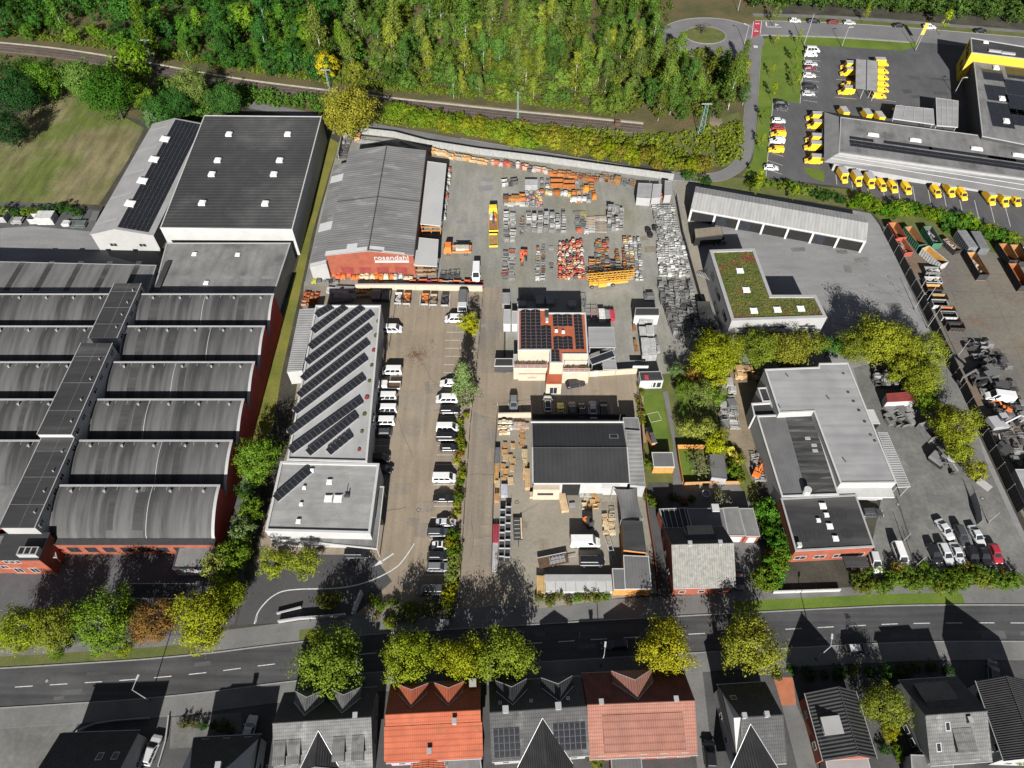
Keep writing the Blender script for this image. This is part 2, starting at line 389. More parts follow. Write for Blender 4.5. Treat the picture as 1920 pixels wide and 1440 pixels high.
strip('kerb', None, -.3, 0.0, 'kerb', 0, .1, ground=cir[3:34])
mb = MB(); el = [(c0.x + 7.6*math.cos(t), c0.y + 6.4*math.sin(t)) for t in np.linspace(0, 2*math.pi, 29)[:-1]]
mb.prism(el, 0, .12); tag(mb.build('island', M['verge']), kind='structure')
mb = MB(); mb.ring(c0.x, c0.y, 0, .16, 1, .96, 28); mb.v = [(c0.x+(x-c0.x)*7.7, c0.y+(y-c0.y)*6.5, z) for x, y, z in mb.v]; mb.f = mb.f[:84]; mb.mi = mb.mi[:84]
tag(mb.build('kerb', M['kerb']), kind='structure')
# crossing and its signs
sheet('crossing', [(1414,40),(1427,40),(1424,64),(1410,71)], 'red_marking', 7)
for pts in ([(1412.4,40),(1413.6,40),(1410,71),(1408.8,71)], [(1427.4,40),(1428.6,40),(1426,63),(1424.8,63)], [(1435,41),(1437.5,41),(1438.5,49),(1436,49)], [(1437,50),(1465,50.6),(1465,51.6),(1437,51)], [(1453,44),(1461,46.5),(1453,49)]):
    sheet('road_marking', pts, 'marking', 8)
for cx_, cy_ in ((1420,44.5),(1418,58.5)):   # bicycles painted on the crossing
    for dx in (-2.2, 2.0):
        mb = MB(); p = G(cx_+dx, cy_); mb.ring(p.x, p.y, .033, .0345, .42, .3, 10); tag(mb.build('road_marking', M['marking']), kind='structure')
    sheet('road_marking', [(cx_-2.2,cy_-.6),(cx_+2.0,cy_-.6),(cx_+.4,cy_+.5)], 'marking', 9)
sheet('road_marking', [(1413,85),(1421,86),(1420.5,90),(1413.5,90)], 'marking', 8)
# parking bays, arrows and lines: pairs of picture points, width in metres
def lines(pairs, w=.12, layer=8, m='marking', name='bay_line'):
    for a, b in pairs:
        A = Vector(G2(*a)); B = Vector(G2(*b)); t = (B-A).normalized(); nrm = Vector((-t.y, t.x))*w/2; z = .004*layer
        mb = MB(); mb.poly([(*(A-nrm),z),(*(B-nrm),z),(*(B+nrm),z),(*(A+nrm),z)]); tag(mb.build(name, M[m]), kind='structure')
lines([((837,623),(872,623)),((835,638),(871,638)),((834,653),(869,653)),((834,668),(866,668)),((832,684),(852,684)),((831,699),(846,699)),
       ((826,763),(864,763)),((825,781),(864,781)),((820,835),(857,835)),((819,853),(858,853)),((817,871),(855,871)),((813,909),(856,909)),((808,949),(852,949)),((807,970),(851,970)),
       ((804,1012),(846,1012)),((802,1034),(846,1034)),((800,1056),(844,1056)),((798,1078),(838,1078)),((806,1101),(838,1101)),
       ((688,825),(732,825)),((686,836),(730,836)),((684,854),(700,854)),((700,757),(712,757)),
       ((751,553),(750,573)),((770,553),(768,576)),((788,553),(787,574)),((806,553),(805,577)),((844,552),(842,576)),
       ((933,756),(932,777)),((953.5,758),(953,777)),((975,758),(975,778)),((996,758),(996,778)),((1039,758),(1039,779)),((1060,760),(1060,779)),((1080,760),(1081,780)),((1103,760),(1104,780)),((1123,760),(1125,780)),((1146,760),(1148,780))], .13)
lines([((479,1168),(482,1155))], .2)
arc = [(477,1170),(483,1150),(494,1134),(510,1119),(530,1109),(560,1105),(600,1104),(640,1102),(680,1094),(715,1080),(745,1062),(762,1042),(777,1019)]
strip('guide_line', arc, -.11, .11, 'marking', 8)
lines([((738,1038),(717,1052))], .32); sheet('road_marking', [(698,1064),(713,1050),(718,1056)], 'marking', 9)
lines([((753,1095),(778,1085))], .25); lines([((778,1085.5),(784,1079))], .25); sheet('road_marking', [(784,1069),(787,1080),(781,1080)], 'marking', 9)
# delivery lot bays
B = []
for i in range(9): t = i/8; B.append(((1512-.0-6*t, 112+76*t), (1538-7*t+1, 115+77*t)))
for i in range(9): t = i/8; B.append(((1449-13*t, 205+128*t), (1476-11*t, 209+135*t)))
for i in range(12): B.append(((1566+29*i, 314+6.6*i+2), (1569+29.6*i, 344+7.2*i+2)))
B += [((1565,182),(1606,186)),((1625,183),(1680,191)),((1568,149),(1592,151)),((1511,84),(1500,194)),((1450,186),(1436,332))]
lines(B, .14)
# ridges in the lots: gutters and cracks in the slabs of the container yard
for a, b in (((1700,480),(1960,560)),((1760,545),(1960,552)),((1700,520),(1960,512)),((1790,600),(1960,590)),((1820,655),(1960,650)),((1760,470),(1835,700)),((1830,470),(1960,790))):
    lines([(a, b)], .09, 6, 'asphalt_dark', 'slab_joint')
lines([((1680,930),(1706,1010))], .3, 6, 'asphalt', 'gutter'); lines([((850,660),(760,1075))], .12, 7, 'alley', 'gutter')
# manholes
mhm = [mat('iron', (.05,.05,.05), var=.3, rough=.6), M['kerb']]
for x, y in ((903,742),(1625,497),(1633,535),(1687,547),(1842,935),(1684,946),(969,942),(965,1109),(736,595),(1667,519),(1671,532),(88,1277),(809,640),(800,720),(785,956)):
    p = G(x, y); mb = MB(); mb.ring(0,0,0,.03,.42,.3,12); mb.m = 1; mb.cyl(0,0,0,.034,.29,12)
    o = mb.build('manhole_cover', mhm, None, loc=(p.x, p.y, .02)); tag(o, kind='structure')
# ---------------------------------------------------------------- building materials

K('roof_dark_ribbed', (.046,.046,.047), col2=(.03,.03,.031), scale=.12, stripe=('y', 1.25, .5, .25), rough=.8, tint=((.085,.085,.085), .06, .5, .7))
K('wall_white', (.35,.35,.345), var=.12, scale=.3, rough=.8)
K('wall_grey', (.29,.29,.285), var=.12, scale=.3, rough=.8)
K('metal_light', (.29,.29,.29), var=.18, scale=.2, stripe=('y', .33, .35, .12), rough=.55)
K('vault_felt', (.078,.078,.078), col2=(.028,.028,.029), scale=.5, stretch=(1.0, .09, .09), finescale=3.0, contrast=(.38,.62), rough=.75, tint=((.06,.06,.06), .18, .56, .66))
K('felt_dark', (.034,.034,.035), col2=(.022,.022,.023), scale=.4, stretch=(.25,1.6,1), finescale=4.0, rough=.85, tint=((.08,.08,.08), .1, .5, .7))
K('felt_grey', (.185,.185,.183), col2=(.125,.125,.123), streak=((.6,.12,1),.16), scale=.15, finescale=1.0, fine=.15, tint=((.08,.08,.08), .14, .56, .72))
K('lean_metal', (.15,.15,.15), col2=(.085,.085,.085), scale=.5, stretch=(1,.12,1), stripe=('x', .5, .3, .2), rough=.6)
K('brick_red', (.26,.074,.042), col2=(.195,.054,.032), scale=.5, finescale=6.0, fine=.2)
K('brick_wine', (.40,.06,.05), col2=(.32,.045,.04), scale=.5, finescale=6.0, fine=.2)
K('brick_dark', (.22,.04,.035), col2=(.16,.03,.027), scale=.5, finescale=6.0, fine=.2)
K('fibre_cement', (.175,.175,.175), col2=(.125,.125,.126), scale=.18, stretch=(.6,1.6,1), stripe=('y', .9, .3, .14), tint=((.225,.225,.222), .22, .55, .68))
K('rooflight', (.46,.465,.465), var=.08, scale=.6, rough=.35)
K('canopy_light', (.38,.38,.38), var=.1, scale=.15, stripe=('x', .5, .2, .05), rough=.55)
K('flat_white', (.33,.33,.33), col2=(.26,.26,.26), streak=((.5,.1,1),.10), scale=.12, fine=.1, tint=((.30,.30,.30), .08, .55, .7))
K('gravel_roof', (.27,.27,.265), col2=(.21,.21,.205), streak=((.1,.9,1),.14), tint=((.16,.16,.155), .12, .6, .75), scale=.3, finescale=8.0, fine=.2)
K('trim_white', (.41,.41,.405), var=.1, scale=.8, rough=.6)
K('trim_grey', (.30,.30,.30), var=.12, scale=.8, rough=.6)
K('trim_dark', (.05,.05,.052), var=.2, scale=.8, rough=.55)
K('solar_cell', (.012,.013,.016), col2=(.017,.018,.022), scale=.8, fine=.05, rough=.1, spec=.3)
K('panel_frame', (.10,.10,.105), var=.1)
K('tile_dark_lit', (.075,.075,.075), col2=(.052,.052,.053), scale=.6, stripe=('x', .34, .5, .35), courses=.3, tint=((.11,.11,.105), .5, .56, .68))  # lighter copy of the dark tile, sunlight on south slopes painted in
K('alu', (.42,.42,.43), var=.15, scale=1.5, rough=.45, metal=.3)
K('glass', (.022,.025,.03), var=.3, scale=1.0, rough=.08, spec=.5, fine=0)
K('red_roof', (.36,.095,.045), col2=(.29,.075,.035), scale=.5, finescale=5.0, fine=.15)
K('black_sheet', (.030,.031,.033), col2=(.022,.023,.025), scale=.2, stripe=('x', .9, .12, .15), rough=.7)
K('poly_sheet', (.26,.26,.255), col2=(.17,.17,.17), scale=.3, stripe=('y', 1.0, .25, .2), rough=.5)
K('sedum', (.125,.12,.025), col2=(.07,.10,.018), scale=.35, finescale=2.0, fine=.4, tint=((.17,.06,.03), .16, .55, .66), bump=.6)
K('white_sheet', (.27,.272,.275), col2=(.215,.215,.22), scale=.12, fine=.1, rough=.6, stripe=('y', 2.4, .08, .07), streak=((.08,.6,1),.10), tint=((.17,.17,.168), .09, .6, .75))
K('tile_grey', (.145,.145,.143), col2=(.10,.10,.10), scale=.6, stripe=('x', .30, .45, .3), courses=.3, tint=((.19,.19,.18), .5, .56, .66))
K('tile_pale', (.23,.225,.205), col2=(.15,.15,.14), scale=1.4, stripe=('x', .42, .4, .3))
K('tile_dark', (.038,.038,.04), col2=(.025,.025,.027), scale=.5, stripe=('x', .34, .6, .4), rough=.6)
K('tile_orange', (.36,.098,.048), col2=(.28,.072,.036), scale=.3, stripe=('x', .32, .4, .14), courses=.34, tint=((.24,.075,.04), .45, .55, .72))
K('tile_pink', (.275,.128,.094), col2=(.215,.096,.072), courses=.3, tint=((.2,.12,.1), .5, .6, .75), scale=.4, stripe=('x', .36, .45, .25))
K('render_pink', (.45,.27,.30), var=.15); K('render_cream', (.42,.35,.27), var=.12)
K('panel_ribbed', (.30,.30,.30), col2=(.235,.235,.235), scale=.3, stripe=('y', .55, .5, .3), rough=.5)
K('zinc', (.13,.13,.132), col2=(.10,.10,.102), scale=.2, stripe=('x', .6, .25, .12), rough=.5)
K('yellow_wall', (.52,.36,.03), var=.12, scale=.4); K('timber', (.40,.23,.10), var=.35, scale=1.5, stripe=('x', .25, .3, .2))
K('timber_pale', (.52,.40,.26), var=.25, scale=2.0); K('timber_orange', (.50,.22,.06), var=.3, scale=1.5)
K('curb_white', (.55,.55,.54), var=.06, rough=.5); K('dome', (.72,.73,.73), var=.05, rough=.25)
K('near_black', (.012,.012,.012), var=.3)

def centroid(P): return Vector((sum(p[0] for p in P)/len(P), sum(p[1] for p in P)/len(P)))
class Ctr:
    def __init__(s, v, a=0.0): s.x, s.y, s.a = v.x, v.y, a
    def to(s, x, y):
        dx, dy = x-s.x, y-s.y; ca, sa = math.cos(-s.a), math.sin(-s.a); return (dx*ca-dy*sa, dx*sa+dy*ca)
def ccw(P):
    a = sum(P[i][0]*P[(i+1) % len(P)][1] - P[(i+1) % len(P)][0]*P[i][1] for i in range(len(P)))
    return P if a > 0 else P[::-1]
def inset(P, d):
    n = len(P); out = []
    for i in range(n):
        p0 = Vector(P[i-1]); p1 = Vector(P[i]); p2 = Vector(P[(i+1) % n])
        a = (p1-p0).normalized(); b = (p2-p1).normalized(); na = Vector((-a.y,a.x)); nb = Vector((-b.y,b.x))
        m = (na+nb); m = m / max(m.dot(na), .2); out.append(tuple(p1 + m*d))
    return out
def flat_building(name, label, px, z, wall, roof, parapet=.35, pw=.3, trim='trim_white', cat='building', world=None, group=None, base=-.02, ang=0.0):
    """a flat-roofed block from the roof outline in the picture at height z (or from ground coordinates)"""
    P = ccw([tuple(p) for p in (world if world else [G2(x, y, z) for x, y in px])]); c = Ctr(centroid(P), ang)
    P = [c.to(p[0], p[1]) for p in P]
    r = thing(name, label, cat, (c.x, c.y, 0), ang, group)
    MB().prism(P, base, z-.02, cap=False).build('wall', M[wall], r)
    I = inset(P, pw); zr = z-parapet
    mb = MB(); t = tessellate_polygon([[Vector((x, y, 0)) for x, y in I]]); mb.add([(x, y, zr) for x, y in I], [tuple(q) for q in t])
    o = mb.build('roof', M[roof], r)
    for q in o.data.polygons:
        if q.normal.z < 0: q.flip()
    mb = MB(); n = len(P); O = inset(P, -.05)
    mb.loft([[(O[i % n][0],O[i % n][1],z-.22),(O[i % n][0],O[i % n][1],z),(I[i % n][0],I[i % n][1],z),(I[i % n][0],I[i % n][1],zr-.05)] for i in range(n+1)], closed=True, ends=False)
    mb.build('parapet', M[trim], r)
    return r, P, c
def loc(c, px, py, z): q = G(px, py, z); return (*c.to(q.x, q.y), z)
SKY = {}
def skylight(r, c, px, py, z, sx=1.3, sy=1.3, a=0.0, h=.45):
    k = (round(sx,1), round(sy,1))
    if k not in SKY:
        mb = MB(); mb.box(0,0,0,sx,sy,h*.6); mb.m = 1
        mb.loft([[(x*sx*.46,y*sy*.46,h*.6) for x, y in ((-1,-1),(1,-1),(1,1),(-1,1))], [(x*sx*.3,y*sy*.3,h) for x, y in ((-1,-1),(1,-1),(1,1),(-1,1))]])
        SKY[k] = mb.mesh('skylight', [M['curb_white'], M['dome']])
    return place(SKY[k], 'skylight', r, loc(c, px, py, z), a)
WIN = {}
def window(r, x, y, z, w, h, a, frame='trim_white', name='window'):
    """a: direction the window faces (radians); centre of its sill line at x, y"""
    k = (round(w,2), round(h,2), frame)
    if k not in WIN:
        mb = MB(); t = .09
        mb.bx(-w/2,w/2,-.06,.02,0,t); mb.bx(-w/2,w/2,-.06,.02,h-t,h); mb.bx(-w/2,-w/2+t,-.06,.02,t,h-t); mb.bx(w/2-t,w/2,-.06,.02,t,h-t)
        if w > 1.4: mb.bx(-.04,.04,-.05,.02,t,h-t)
        mb.m = 1; mb.bx(-w/2+t,w/2-t,-.03,.02,t,h-t); WIN[k] = mb.mesh(name, [M[frame], M['glass']])
    return place(WIN[k], name, r, (x, y, z), a + math.pi/2)
def win_row(r, p0, p1, z, n, w, h, frame='trim_white', m0=.5):
    p0 = Vector(p0); p1 = Vector(p1); d = p1-p0; a = math.atan2(d.y, d.x) - math.pi/2; nn = Vector((math.cos(a), math.sin(a)))
    for i in range(n):
        p = p0 + d*((i+m0)/n) + nn*.0; window(r, p.x, p.y, z, w, h, a, frame)
PAN = {}
def panel_mesh(w, d, t=.05):
    k = (w, d)
    if k not in PAN:
        mb = MB(); mb.bx(-w/2,w/2,-d/2,d/2,0,t); mb.m = 1; e = .028
        mb.poly([(-w/2+e,-d/2+e,t+.004),(w/2-e,-d/2+e,t+.004),(w/2-e,d/2-e,t+.004),(-w/2+e,d/2-e,t+.004)])
        PAN[k] = mb.mesh('solar_panel', [M['panel_frame'], M['solar_cell']])
    return PAN[k]
def panels_joined(r, origin, ux, uy, nx, ny, w, d, name='solar_array'):
    """many small panels of one array as one part; ux, uy unit vectors in the roof plane"""
    ux = Vector(ux); uy = Vector(uy); n = ux.cross(uy).normalized(); n = n if n.z > 0 else -n; mb = MB(); o = Vector(origin)
    for i in range(nx):
        for j in range(ny):
            a = o + ux*(i*w+.03) + uy*(j*d+.03); b = a + ux*(w-.06); c2 = b + uy*(d-.06); e = a + uy*(d-.06)
            mb.m = 0; mb.poly([p + n*.09 for p in (a, b, c2, e)]); 
            for p, q2 in ((a,b),(b,c2),(c2,e),(e,a)): mb.poly([p, q2, q2+n*.09, p+n*.09])
    mb2 = mb.build(name, [M['solar_cell']], r); mb2['kind'] = 'stuff'
    fr = MB(); b0 = o + ux*0; fr.poly([p + n*.03 for p in (o, o+ux*nx*w, o+ux*nx*w+uy*ny*d, o+uy*ny*d)]); fr.build('mounting_rails', M['trim_grey'], r)
    return mb2
def roof_slab(mb, a, b, c, d, t=.14):
    """a-b eave, c-d ridge (3D points), slab of thickness t"""
    A = [Vector(p) for p in (a, b, c, d)]; mb.add(A + [p - Vector((0,0,t)) for p in A], [(0,1,2,3),(7,6,5,4),(0,4,5,1),(1,5,6,2),(2,6,7,3),(3,7,4,0)])
def gable_house(name, label, ra, rb, zr, zeN, zeS, dN, dS, roof, wall, ov=.35, group=None, ridge_world=None, cat='house', trim='trim_white', floor_win=True, hipL=0.0, hipR=0.0):
    A = Vector(G2(*ra, zr)); Bp = Vector(G2(*rb, zr)); c = (A+Bp)/2; d = Bp-A; Lh = d.length/2; ang = math.atan2(d.y, d.x)
    r = thing(name, label, cat, (c.x, c.y, 0), ang, group)
    wl = Lh-ov; oN = ov; oS = ov
    zN = lambda y: zr - (zr-zeN)*y/dN
    zS = lambda y: zr - (zr-zeS)*y/dS
    mb = MB(); prof = [(dN-oN, -.02), (dN-oN, zN(dN-oN)-.12), (0, zr-.12), (-(dS-oS), zS(dS-oS)-.12), (-(dS-oS), -.02)]
    mb.loft([[(x, y, z) for y, z in prof] for x in (-wl, wl)])
    mb.build('wall', M[wall], r)
    mb = MB()
    if hipL or hipR:
        l = -Lh+hipL; q = Lh-hipR
        mb.add([(-Lh,dN,zeN),(Lh,dN,zeN),(q,0,zr),(l,0,zr),(-Lh,-dS,zeS),(Lh,-dS,zeS)], [(0,3,2,1),(4,5,2,3)] + ([(0,4,3)] if hipL else []) + ([(1,2,5)] if hipR else []))
    else:
        roof_slab(mb, (-Lh,dN,zeN), (Lh,dN,zeN), (Lh,0,zr), (-Lh,0,zr)); roof_slab(mb, (Lh,-dS,zeS), (-Lh,-dS,zeS), (-Lh,0,zr-.003), (Lh,0,zr-.003))
    ro = mb.build('roof', M[roof], r)
    mb = MB(); mb.tube((-Lh+hipL,0,zr+.03), (Lh-hipR,0,zr+.03), .12, 5); mb.build('ridge_cap', M[roof], ro)
    g_ = MB(); g_.tube((-Lh,dN+.07,zeN-.1),(Lh,dN+.07,zeN-.1),.08,5); g_.build('gutter', M['alu'], r)
    g_ = MB(); g_.tube((-Lh,-dS-.07,zeS-.1),(Lh,-dS-.07,zeS-.1),.08,5); g_.build('gutter', M['alu'], r)
    if floor_win:
        n = max(1, int(wl*2/3.2))
        for z in ((.9,) if min(zeN,zeS) < 4.2 else (.9, 3.4)):
            win_row(r, (-wl, -(dS-oS)), (wl, -(dS-oS)), z, n, 1.2, 1.25); win_row(r, (wl, dN-oN), (-wl, dN-oN), z, n, 1.2, 1.25)
        win_row(r, (wl, -dS*.6), (wl, dN*.6), 1.0, 2, 1.0, 1.2); win_row(r, (-wl, dN*.6), (-wl, -dS*.6), 1.0, 2, 1.0, 1.2)
    return dict(r=r, ro=ro, Lh=Lh, dN=dN, dS=dS, zr=zr, zN=zN, zS=zS, zeN=zeN, zeS=zeS, roofm=roof, c=c, a=ang)
def hpt(H, px, py, z):   # picture point at height z -> house-local x, y
    q = G(px, py, z); dx, dy = q.x-H['c'].x, q.y-H['c'].y; ca, sa = math.cos(-H['a']), math.sin(-H['a'])
    return dx*ca - dy*sa, dx*sa + dy*ca
def dormer(H, x, s, yf, w, zd, zde, kind='gable', roof=None, wall='trim_white', hip=0.0, win=True):
    """s: +1 north slope, -1 south slope; yf distance of the front from the ridge; zd ridge height, zde eave height"""
    D, ze, zr = (H['dN'], H['zeN'], H['zr']) if s > 0 else (H['dS'], H['zeS'], H['zr'])
    yof = lambda z: (zr-z)*D/(zr-ze); zat = lambda y: zr - (zr-ze)*y/D
    rm = M[roof or H['roofm']]; h = w/2; z0 = zat(yf)
    P = lambda xx, y, z: (x+xx, s*y, z)
    d = MB()
    if kind == 'shed':
        yb = yof(zd)
        d.loft([[P(-h,yf,z0-.2),P(h,yf,z0-.2),P(h,yf,zde),P(-h,yf,zde)], [P(-h,yb,zd-.1),P(h,yb,zd-.1),P(h,yb,zd),P(-h,yb,zd)]])
        o = d.build('dormer', M[wall], H['r'])
        m = MB(); roof_slab(m, P(-h-.15,yf+.25,zde+.08), P(h+.15,yf+.25,zde+.08), P(h+.15,yb,zd+.1), P(-h-.15,yb,zd+.1), .12); m.build('dormer_roof', rm, o)
    else:
        ya = yof(zd); ye = yof(zde); z1 = zde
        d.add([P(-h,yf,z0-.2),P(h,yf,z0-.2),P(h,yf,z1),P(-h,yf,z1),P(0,yf+hip*0,zd if not hip else z1),P(-h,ye,z1),P(h,ye,z1)],
              [(0,1,2,3)] + ([(3,2,4)] if not hip else []) + [(0,3,5),(1,6,2)])
        o = d.build('dormer', M[wall], H['r'])
        m = MB(); e = .2; zz = z1 - e*(zd-z1)/h
        m.add([P(-h-e,yf+e,zz+.06),P(0,yf+e-hip,zd+.06),P(0,ya,zd+.06),P(-h-e,yof(zz)+.0,zz+.06)], [(0,1,2,3)])
        m.add([P(h+e,yf+e,zz+.06),P(0,yf+e-hip,zd+.06),P(0,ya,zd+.06),P(h+e,yof(zz)+.0,zz+.06)], [(3,2,1,0)])
        if hip: m.add([P(-h-e,yf+e,zz+.06),P(h+e,yf+e,zz+.06),P(0,yf+e-hip,zd+.06)], [(0,1,2)])
        m.build('dormer_roof', rm, o)
        fl_ = MB()
        for e_ in (-1, 1): fl_.tube(P(0,ya,zd+.1), P(e_*(h+e),yof(zz),zz+.1), .06, 4); fl_.tube(P(0,yf+e-hip,zd+.09), P(e_*(h+e),yf+e,zz+.09), .06, 4)
        fl_.build('valley_flashing', M['alu'], o)
    if win and zde-z0 > .5:
        window(H['r'], x, s*(yf+.02), max(z0+.15, zde-1.3), min(w*.6, 1.6), min(1.1, zde-z0-.25), s*math.pi/2)
    return o
def chimney(H, x, y, h=1.0, w=.5, m='brick_dark', z=None):
    zz = z if z is not None else (H['zN'](y) if y > 0 else H['zS'](-y))
    mb = MB(); mb.box(x, y, zz-.6, w, w*1.2, h+.6); o = mb.build('chimney', M[m], H['ro'])
    mb = MB(); mb.box(x, y, zz+h, w+.16, w*1.2+.16, .08); mb.build('chimney_cap', M['trim_grey'], H['ro'])
def roofwin(H, x, y, w=.8, h=1.2, s=None):
    s = 1 if y > 0 else -1; D, ze = (H['dN'], H['zeN']) if s > 0 else (H['dS'], H['zeS']); zr = H['zr']; sl = (zr-ze)/D
    z = lambda yy: zr - sl*abs(yy) + .06
    mb = MB(); y0 = y-h/2; y1 = y+h/2
    mb.poly([(x-w/2,y0,z(y0)),(x+w/2,y0,z(y0)),(x+w/2,y1,z(y1)),(x-w/2,y1,z(y1))]); mb.m = 1; e = .1
    mb.poly([(x-w/2+e,y0+e,z(y0+e)+.01),(x+w/2-e,y0+e,z(y0+e)+.01),(x+w/2-e,y1-e,z(y1-e)+.01),(x-w/2+e,y1-e,z(y1-e)+.01)])
    mb.build('roof_window', [M['alu'], M['glass']], H['ro'])
def house_panels(H, x0, x1, y0, y1, nx, ny):
    """individual panels on the south slope, between local x0..x1 and distances y0..y1 from the ridge"""
    sl = (H['zr']-H['zeS'])/H['dS']; a = math.atan(sl); w = (x1-x0)/nx; d = (y1-y0)/ny
    me = panel_mesh(round(w-.03,2), round(d/math.cos(a)-.03,2))
    for i in range(nx):
        for j in range(ny):
            y = y0 + (j+.5)*d; o = place(me, 'solar_panel', H['ro'], (x0+(i+.5)*w, -y, H['zS'](y)+.12)); o.rotation_euler = (a, 0, 0)
# ================================================================ the old works with its curved sheds
CY = [119.3, 109.05, 98.5, 88.35, 78.05, 67.75, 58.3]
GUT, CREST = 4.3, 8.5
def shed_profile(y0, y1, n=14):
    out = []
    for k in range(n+1):
        t = k/n; out.append((y0 + (y1-y0)*t, GUT + (CREST-GUT)*(.55*math.cos(math.pi*t/2) + .45*math.sqrt(max(0, 1-t*t)))))
    return out
ORD = ['rearmost', 'second from the rear', 'third from the rear', 'fourth from the rear', 'fifth from the rear', 'foremost']
for side, (x0, x1) in (('right', (-88.3, -56.5)), ('left', (-152.0, -94.4))):
    for i in range(6 if side == 'right' else 5):
        y0, y1 = CY[i], CY[i+1]+.06; xm, ym = (x0+x1)/2, (y0+y1)/2
        lab = (f'curved grey works shed with red end wall, {ORD[i]} of the row' if side == 'right' else f'curved grey works shed cut by the left picture edge, {ORD[i]}')
        r = thing('works_shed', lab, 'factory hall', (xm, ym, 0), 0, 'curved works sheds')
        w = (x1-x0)/2; pr = [(y-ym, z) for y, z in shed_profile(y0, y1)]
        mb = MB(); mb.loft([[(x, y, z) for y, z in pr] for x in (-w, w)], closed=False); mb.build('roof', M['vault_felt'], r, smooth=True)
        if side == 'right':
            mb = MB(); mb.poly([(w, y, z-.03) for y, z in pr] + [(w, y1-ym, -.02), (w, y0-ym, -.02)]); mb.build('wall', M['brick_wine'], r)
        mb = MB(); mb.poly([(-w, y0-ym, -.02), (-w, y0-ym, CREST), (w, y0-ym, CREST), (w, y0-ym, -.02)]); mb.build('north_wall', M['trim_dark'], r)
        mb = MB(); mb.bx(-w,w,y0-ym-.1,y0-ym+.25,CREST-.05,CREST+.14)
        for k in range(int(w*2/2.4)): mb.bx(-w+k*2.4, -w+k*2.4+.08, y0-ym-.9, y0-ym-.1, CREST-.06, CREST+.05)
        mb.build('crest_kerb', M['trim_grey'], r)
        if side == 'right':
            for xs in (w-.35, ):
                mb = MB(); mb.loft([[(xs+a, y, z+.07) for a in (-.25, .35)] for y, z in pr], closed=False, ends=False); mb.build('verge_flashing', M['trim_grey'], r)
            xs = -w*.02 + 4*math.sin(i*1.7); mb = MB(); mb.loft([[(xs+a, y, z+.05) for a in (-.06, .06)] for y, z in pr], closed=False, ends=False); mb.build('seam', M['trim_grey'], r)
            mb = MB(); mb.loft([[(-w+a, y, z+.06) for a in (0, .25)] for y, z in pr], closed=False, ends=False); mb.build('verge_flashing', M['trim_grey'], r)
        for k in range(5 if side == 'right' else 9):
            xv = -w + (k+.55)*2*w/(5 if side == 'right' else 9); mb = MB(); mb.tube((xv,y0-ym-1.3,CREST-.15),(xv,y0-ym-1.3,CREST+.35),.16,6); mb.tube((xv,y0-ym-1.3,CREST+.35),(xv,y0-ym-1.3,CREST+.42),.28,6); mb.build('vent', M['alu'], r)
        # darker repair strips on the felt
        rr = random.Random(i*7 + (side == 'left'))
        for k in range(2):
            xs = rr.uniform(-w*.8, w*.8); ww = rr.uniform(.5, 1.1); sub = pr[rr.randint(0,2):-2]
            mb = MB(); mb.loft([[(xs+a, y, z+.03) for a in (-ww, ww)] for y, z in sub], closed=False, ends=False); mb.build('felt_patch', M['felt_dark'], r)
# front wall of the works
r = thing('brick_facade', 'low orange brick front wall of the works under the foremost curved shed', 'wall', (-72, 57.6, 0))
MB().bx(-15.6,15.5,-.2,.55,-.02,4.5).build('wall', M['brick_red'], r)
MB().bx(-15.8,15.7,-.35,.9,4.5,4.7).build('coping', M['trim_dark'], r)
for k in range(7): window(r, -12+k*3.4, -.22, 1.2, 2.2, 2.0, -math.pi/2, 'trim_dark')
mb = MB(); mb.prism([(-88.3,58.3),(-94,58.3),(-94,54.2),(-86.2,54.2)], 0, 6.2)
f = thing('works_stair_block', 'orange brick stair block with white windows at the end of the corridor roof', 'building', (-90.4, 56.0, 0))
MB().bx(-4.2,3.6,-2.6,2.5,-.02,7.0).build('wall', M['brick_red'], f)
MB().bx(-4.5,3.9,-2.9,2.6,7.0,7.2).build('roof', M['felt_dark'], f)
mb = MB(); mb.bx(.2,3.8,-2.4,-.8,7.2,8.4); mb.m = 1
for k in range(3): mb.bx(.45+k*1.12,1.3+k*1.12,-2.2,-1.0,8.4,8.43)
mb.build('chimney', [M['trim_grey'], M['near_black']], f)
for k in range(3): window(f, -2.9+k*1.1, -2.62, 5.2, .9, 1.1, -math.pi/2)
for k in range(2): window(f, -2.6+k*3, -2.62, 1.0, 1.6, 2.0, -math.pi/2)
r, P, c = flat_building('entrance_canopy', 'pale flat canopy in front of the orange stair block', [(52,1017),(100,1017),(106,1045),(44,1045)], 3.2, 'trim_grey', 'felt_grey', .1, .12, 'trim_grey', base=2.9)
for x, y in P: MB().tube((x*.9,y*.9,0),(x*.9,y*.9,2.95),.09).build('post', M['trim_dark'], r)
r, P, c = flat_building('gatehouse', 'small flat grey gatehouse with red and white band below the works', [(337,1015),(407,1017),(396,1067),(323,1066)], 3.2, 'trim_grey', 'felt_grey', .15, .2, 'trim_dark')
for k in range(5): MB().bx(-3+k*1.35,-2.4+k*1.35,P[0][1]-.03 if 0 else min(p[1] for p in P)-.05,min(p[1] for p in P)+.02,2.2,2.9).build('stripe', M['brick_dark' if k % 2 == 0 else 'trim_white'], r)
r, P, c = flat_building('bicycle_shelter', 'long low grey shelter roof beside the hedge', [(243,1094),(372,1094),(367,1122),(240,1122)], 2.6, 'trim_dark', 'felt_dark', .08, .1, 'trim_grey', base=2.3)
for x, y in P: MB().tube((x*.95,y*.85,0),(x*.95,y*.85,2.35),.07).build('post', M['alu'], r)
flat_building('works_office', 'flat grey works roof at the left picture edge above the brick gable', [(-90,905),(62,905),(18,985),(-90,1010)], 6.0, 'brick_dark', 'felt_grey', .25, .3, 'trim_dark')
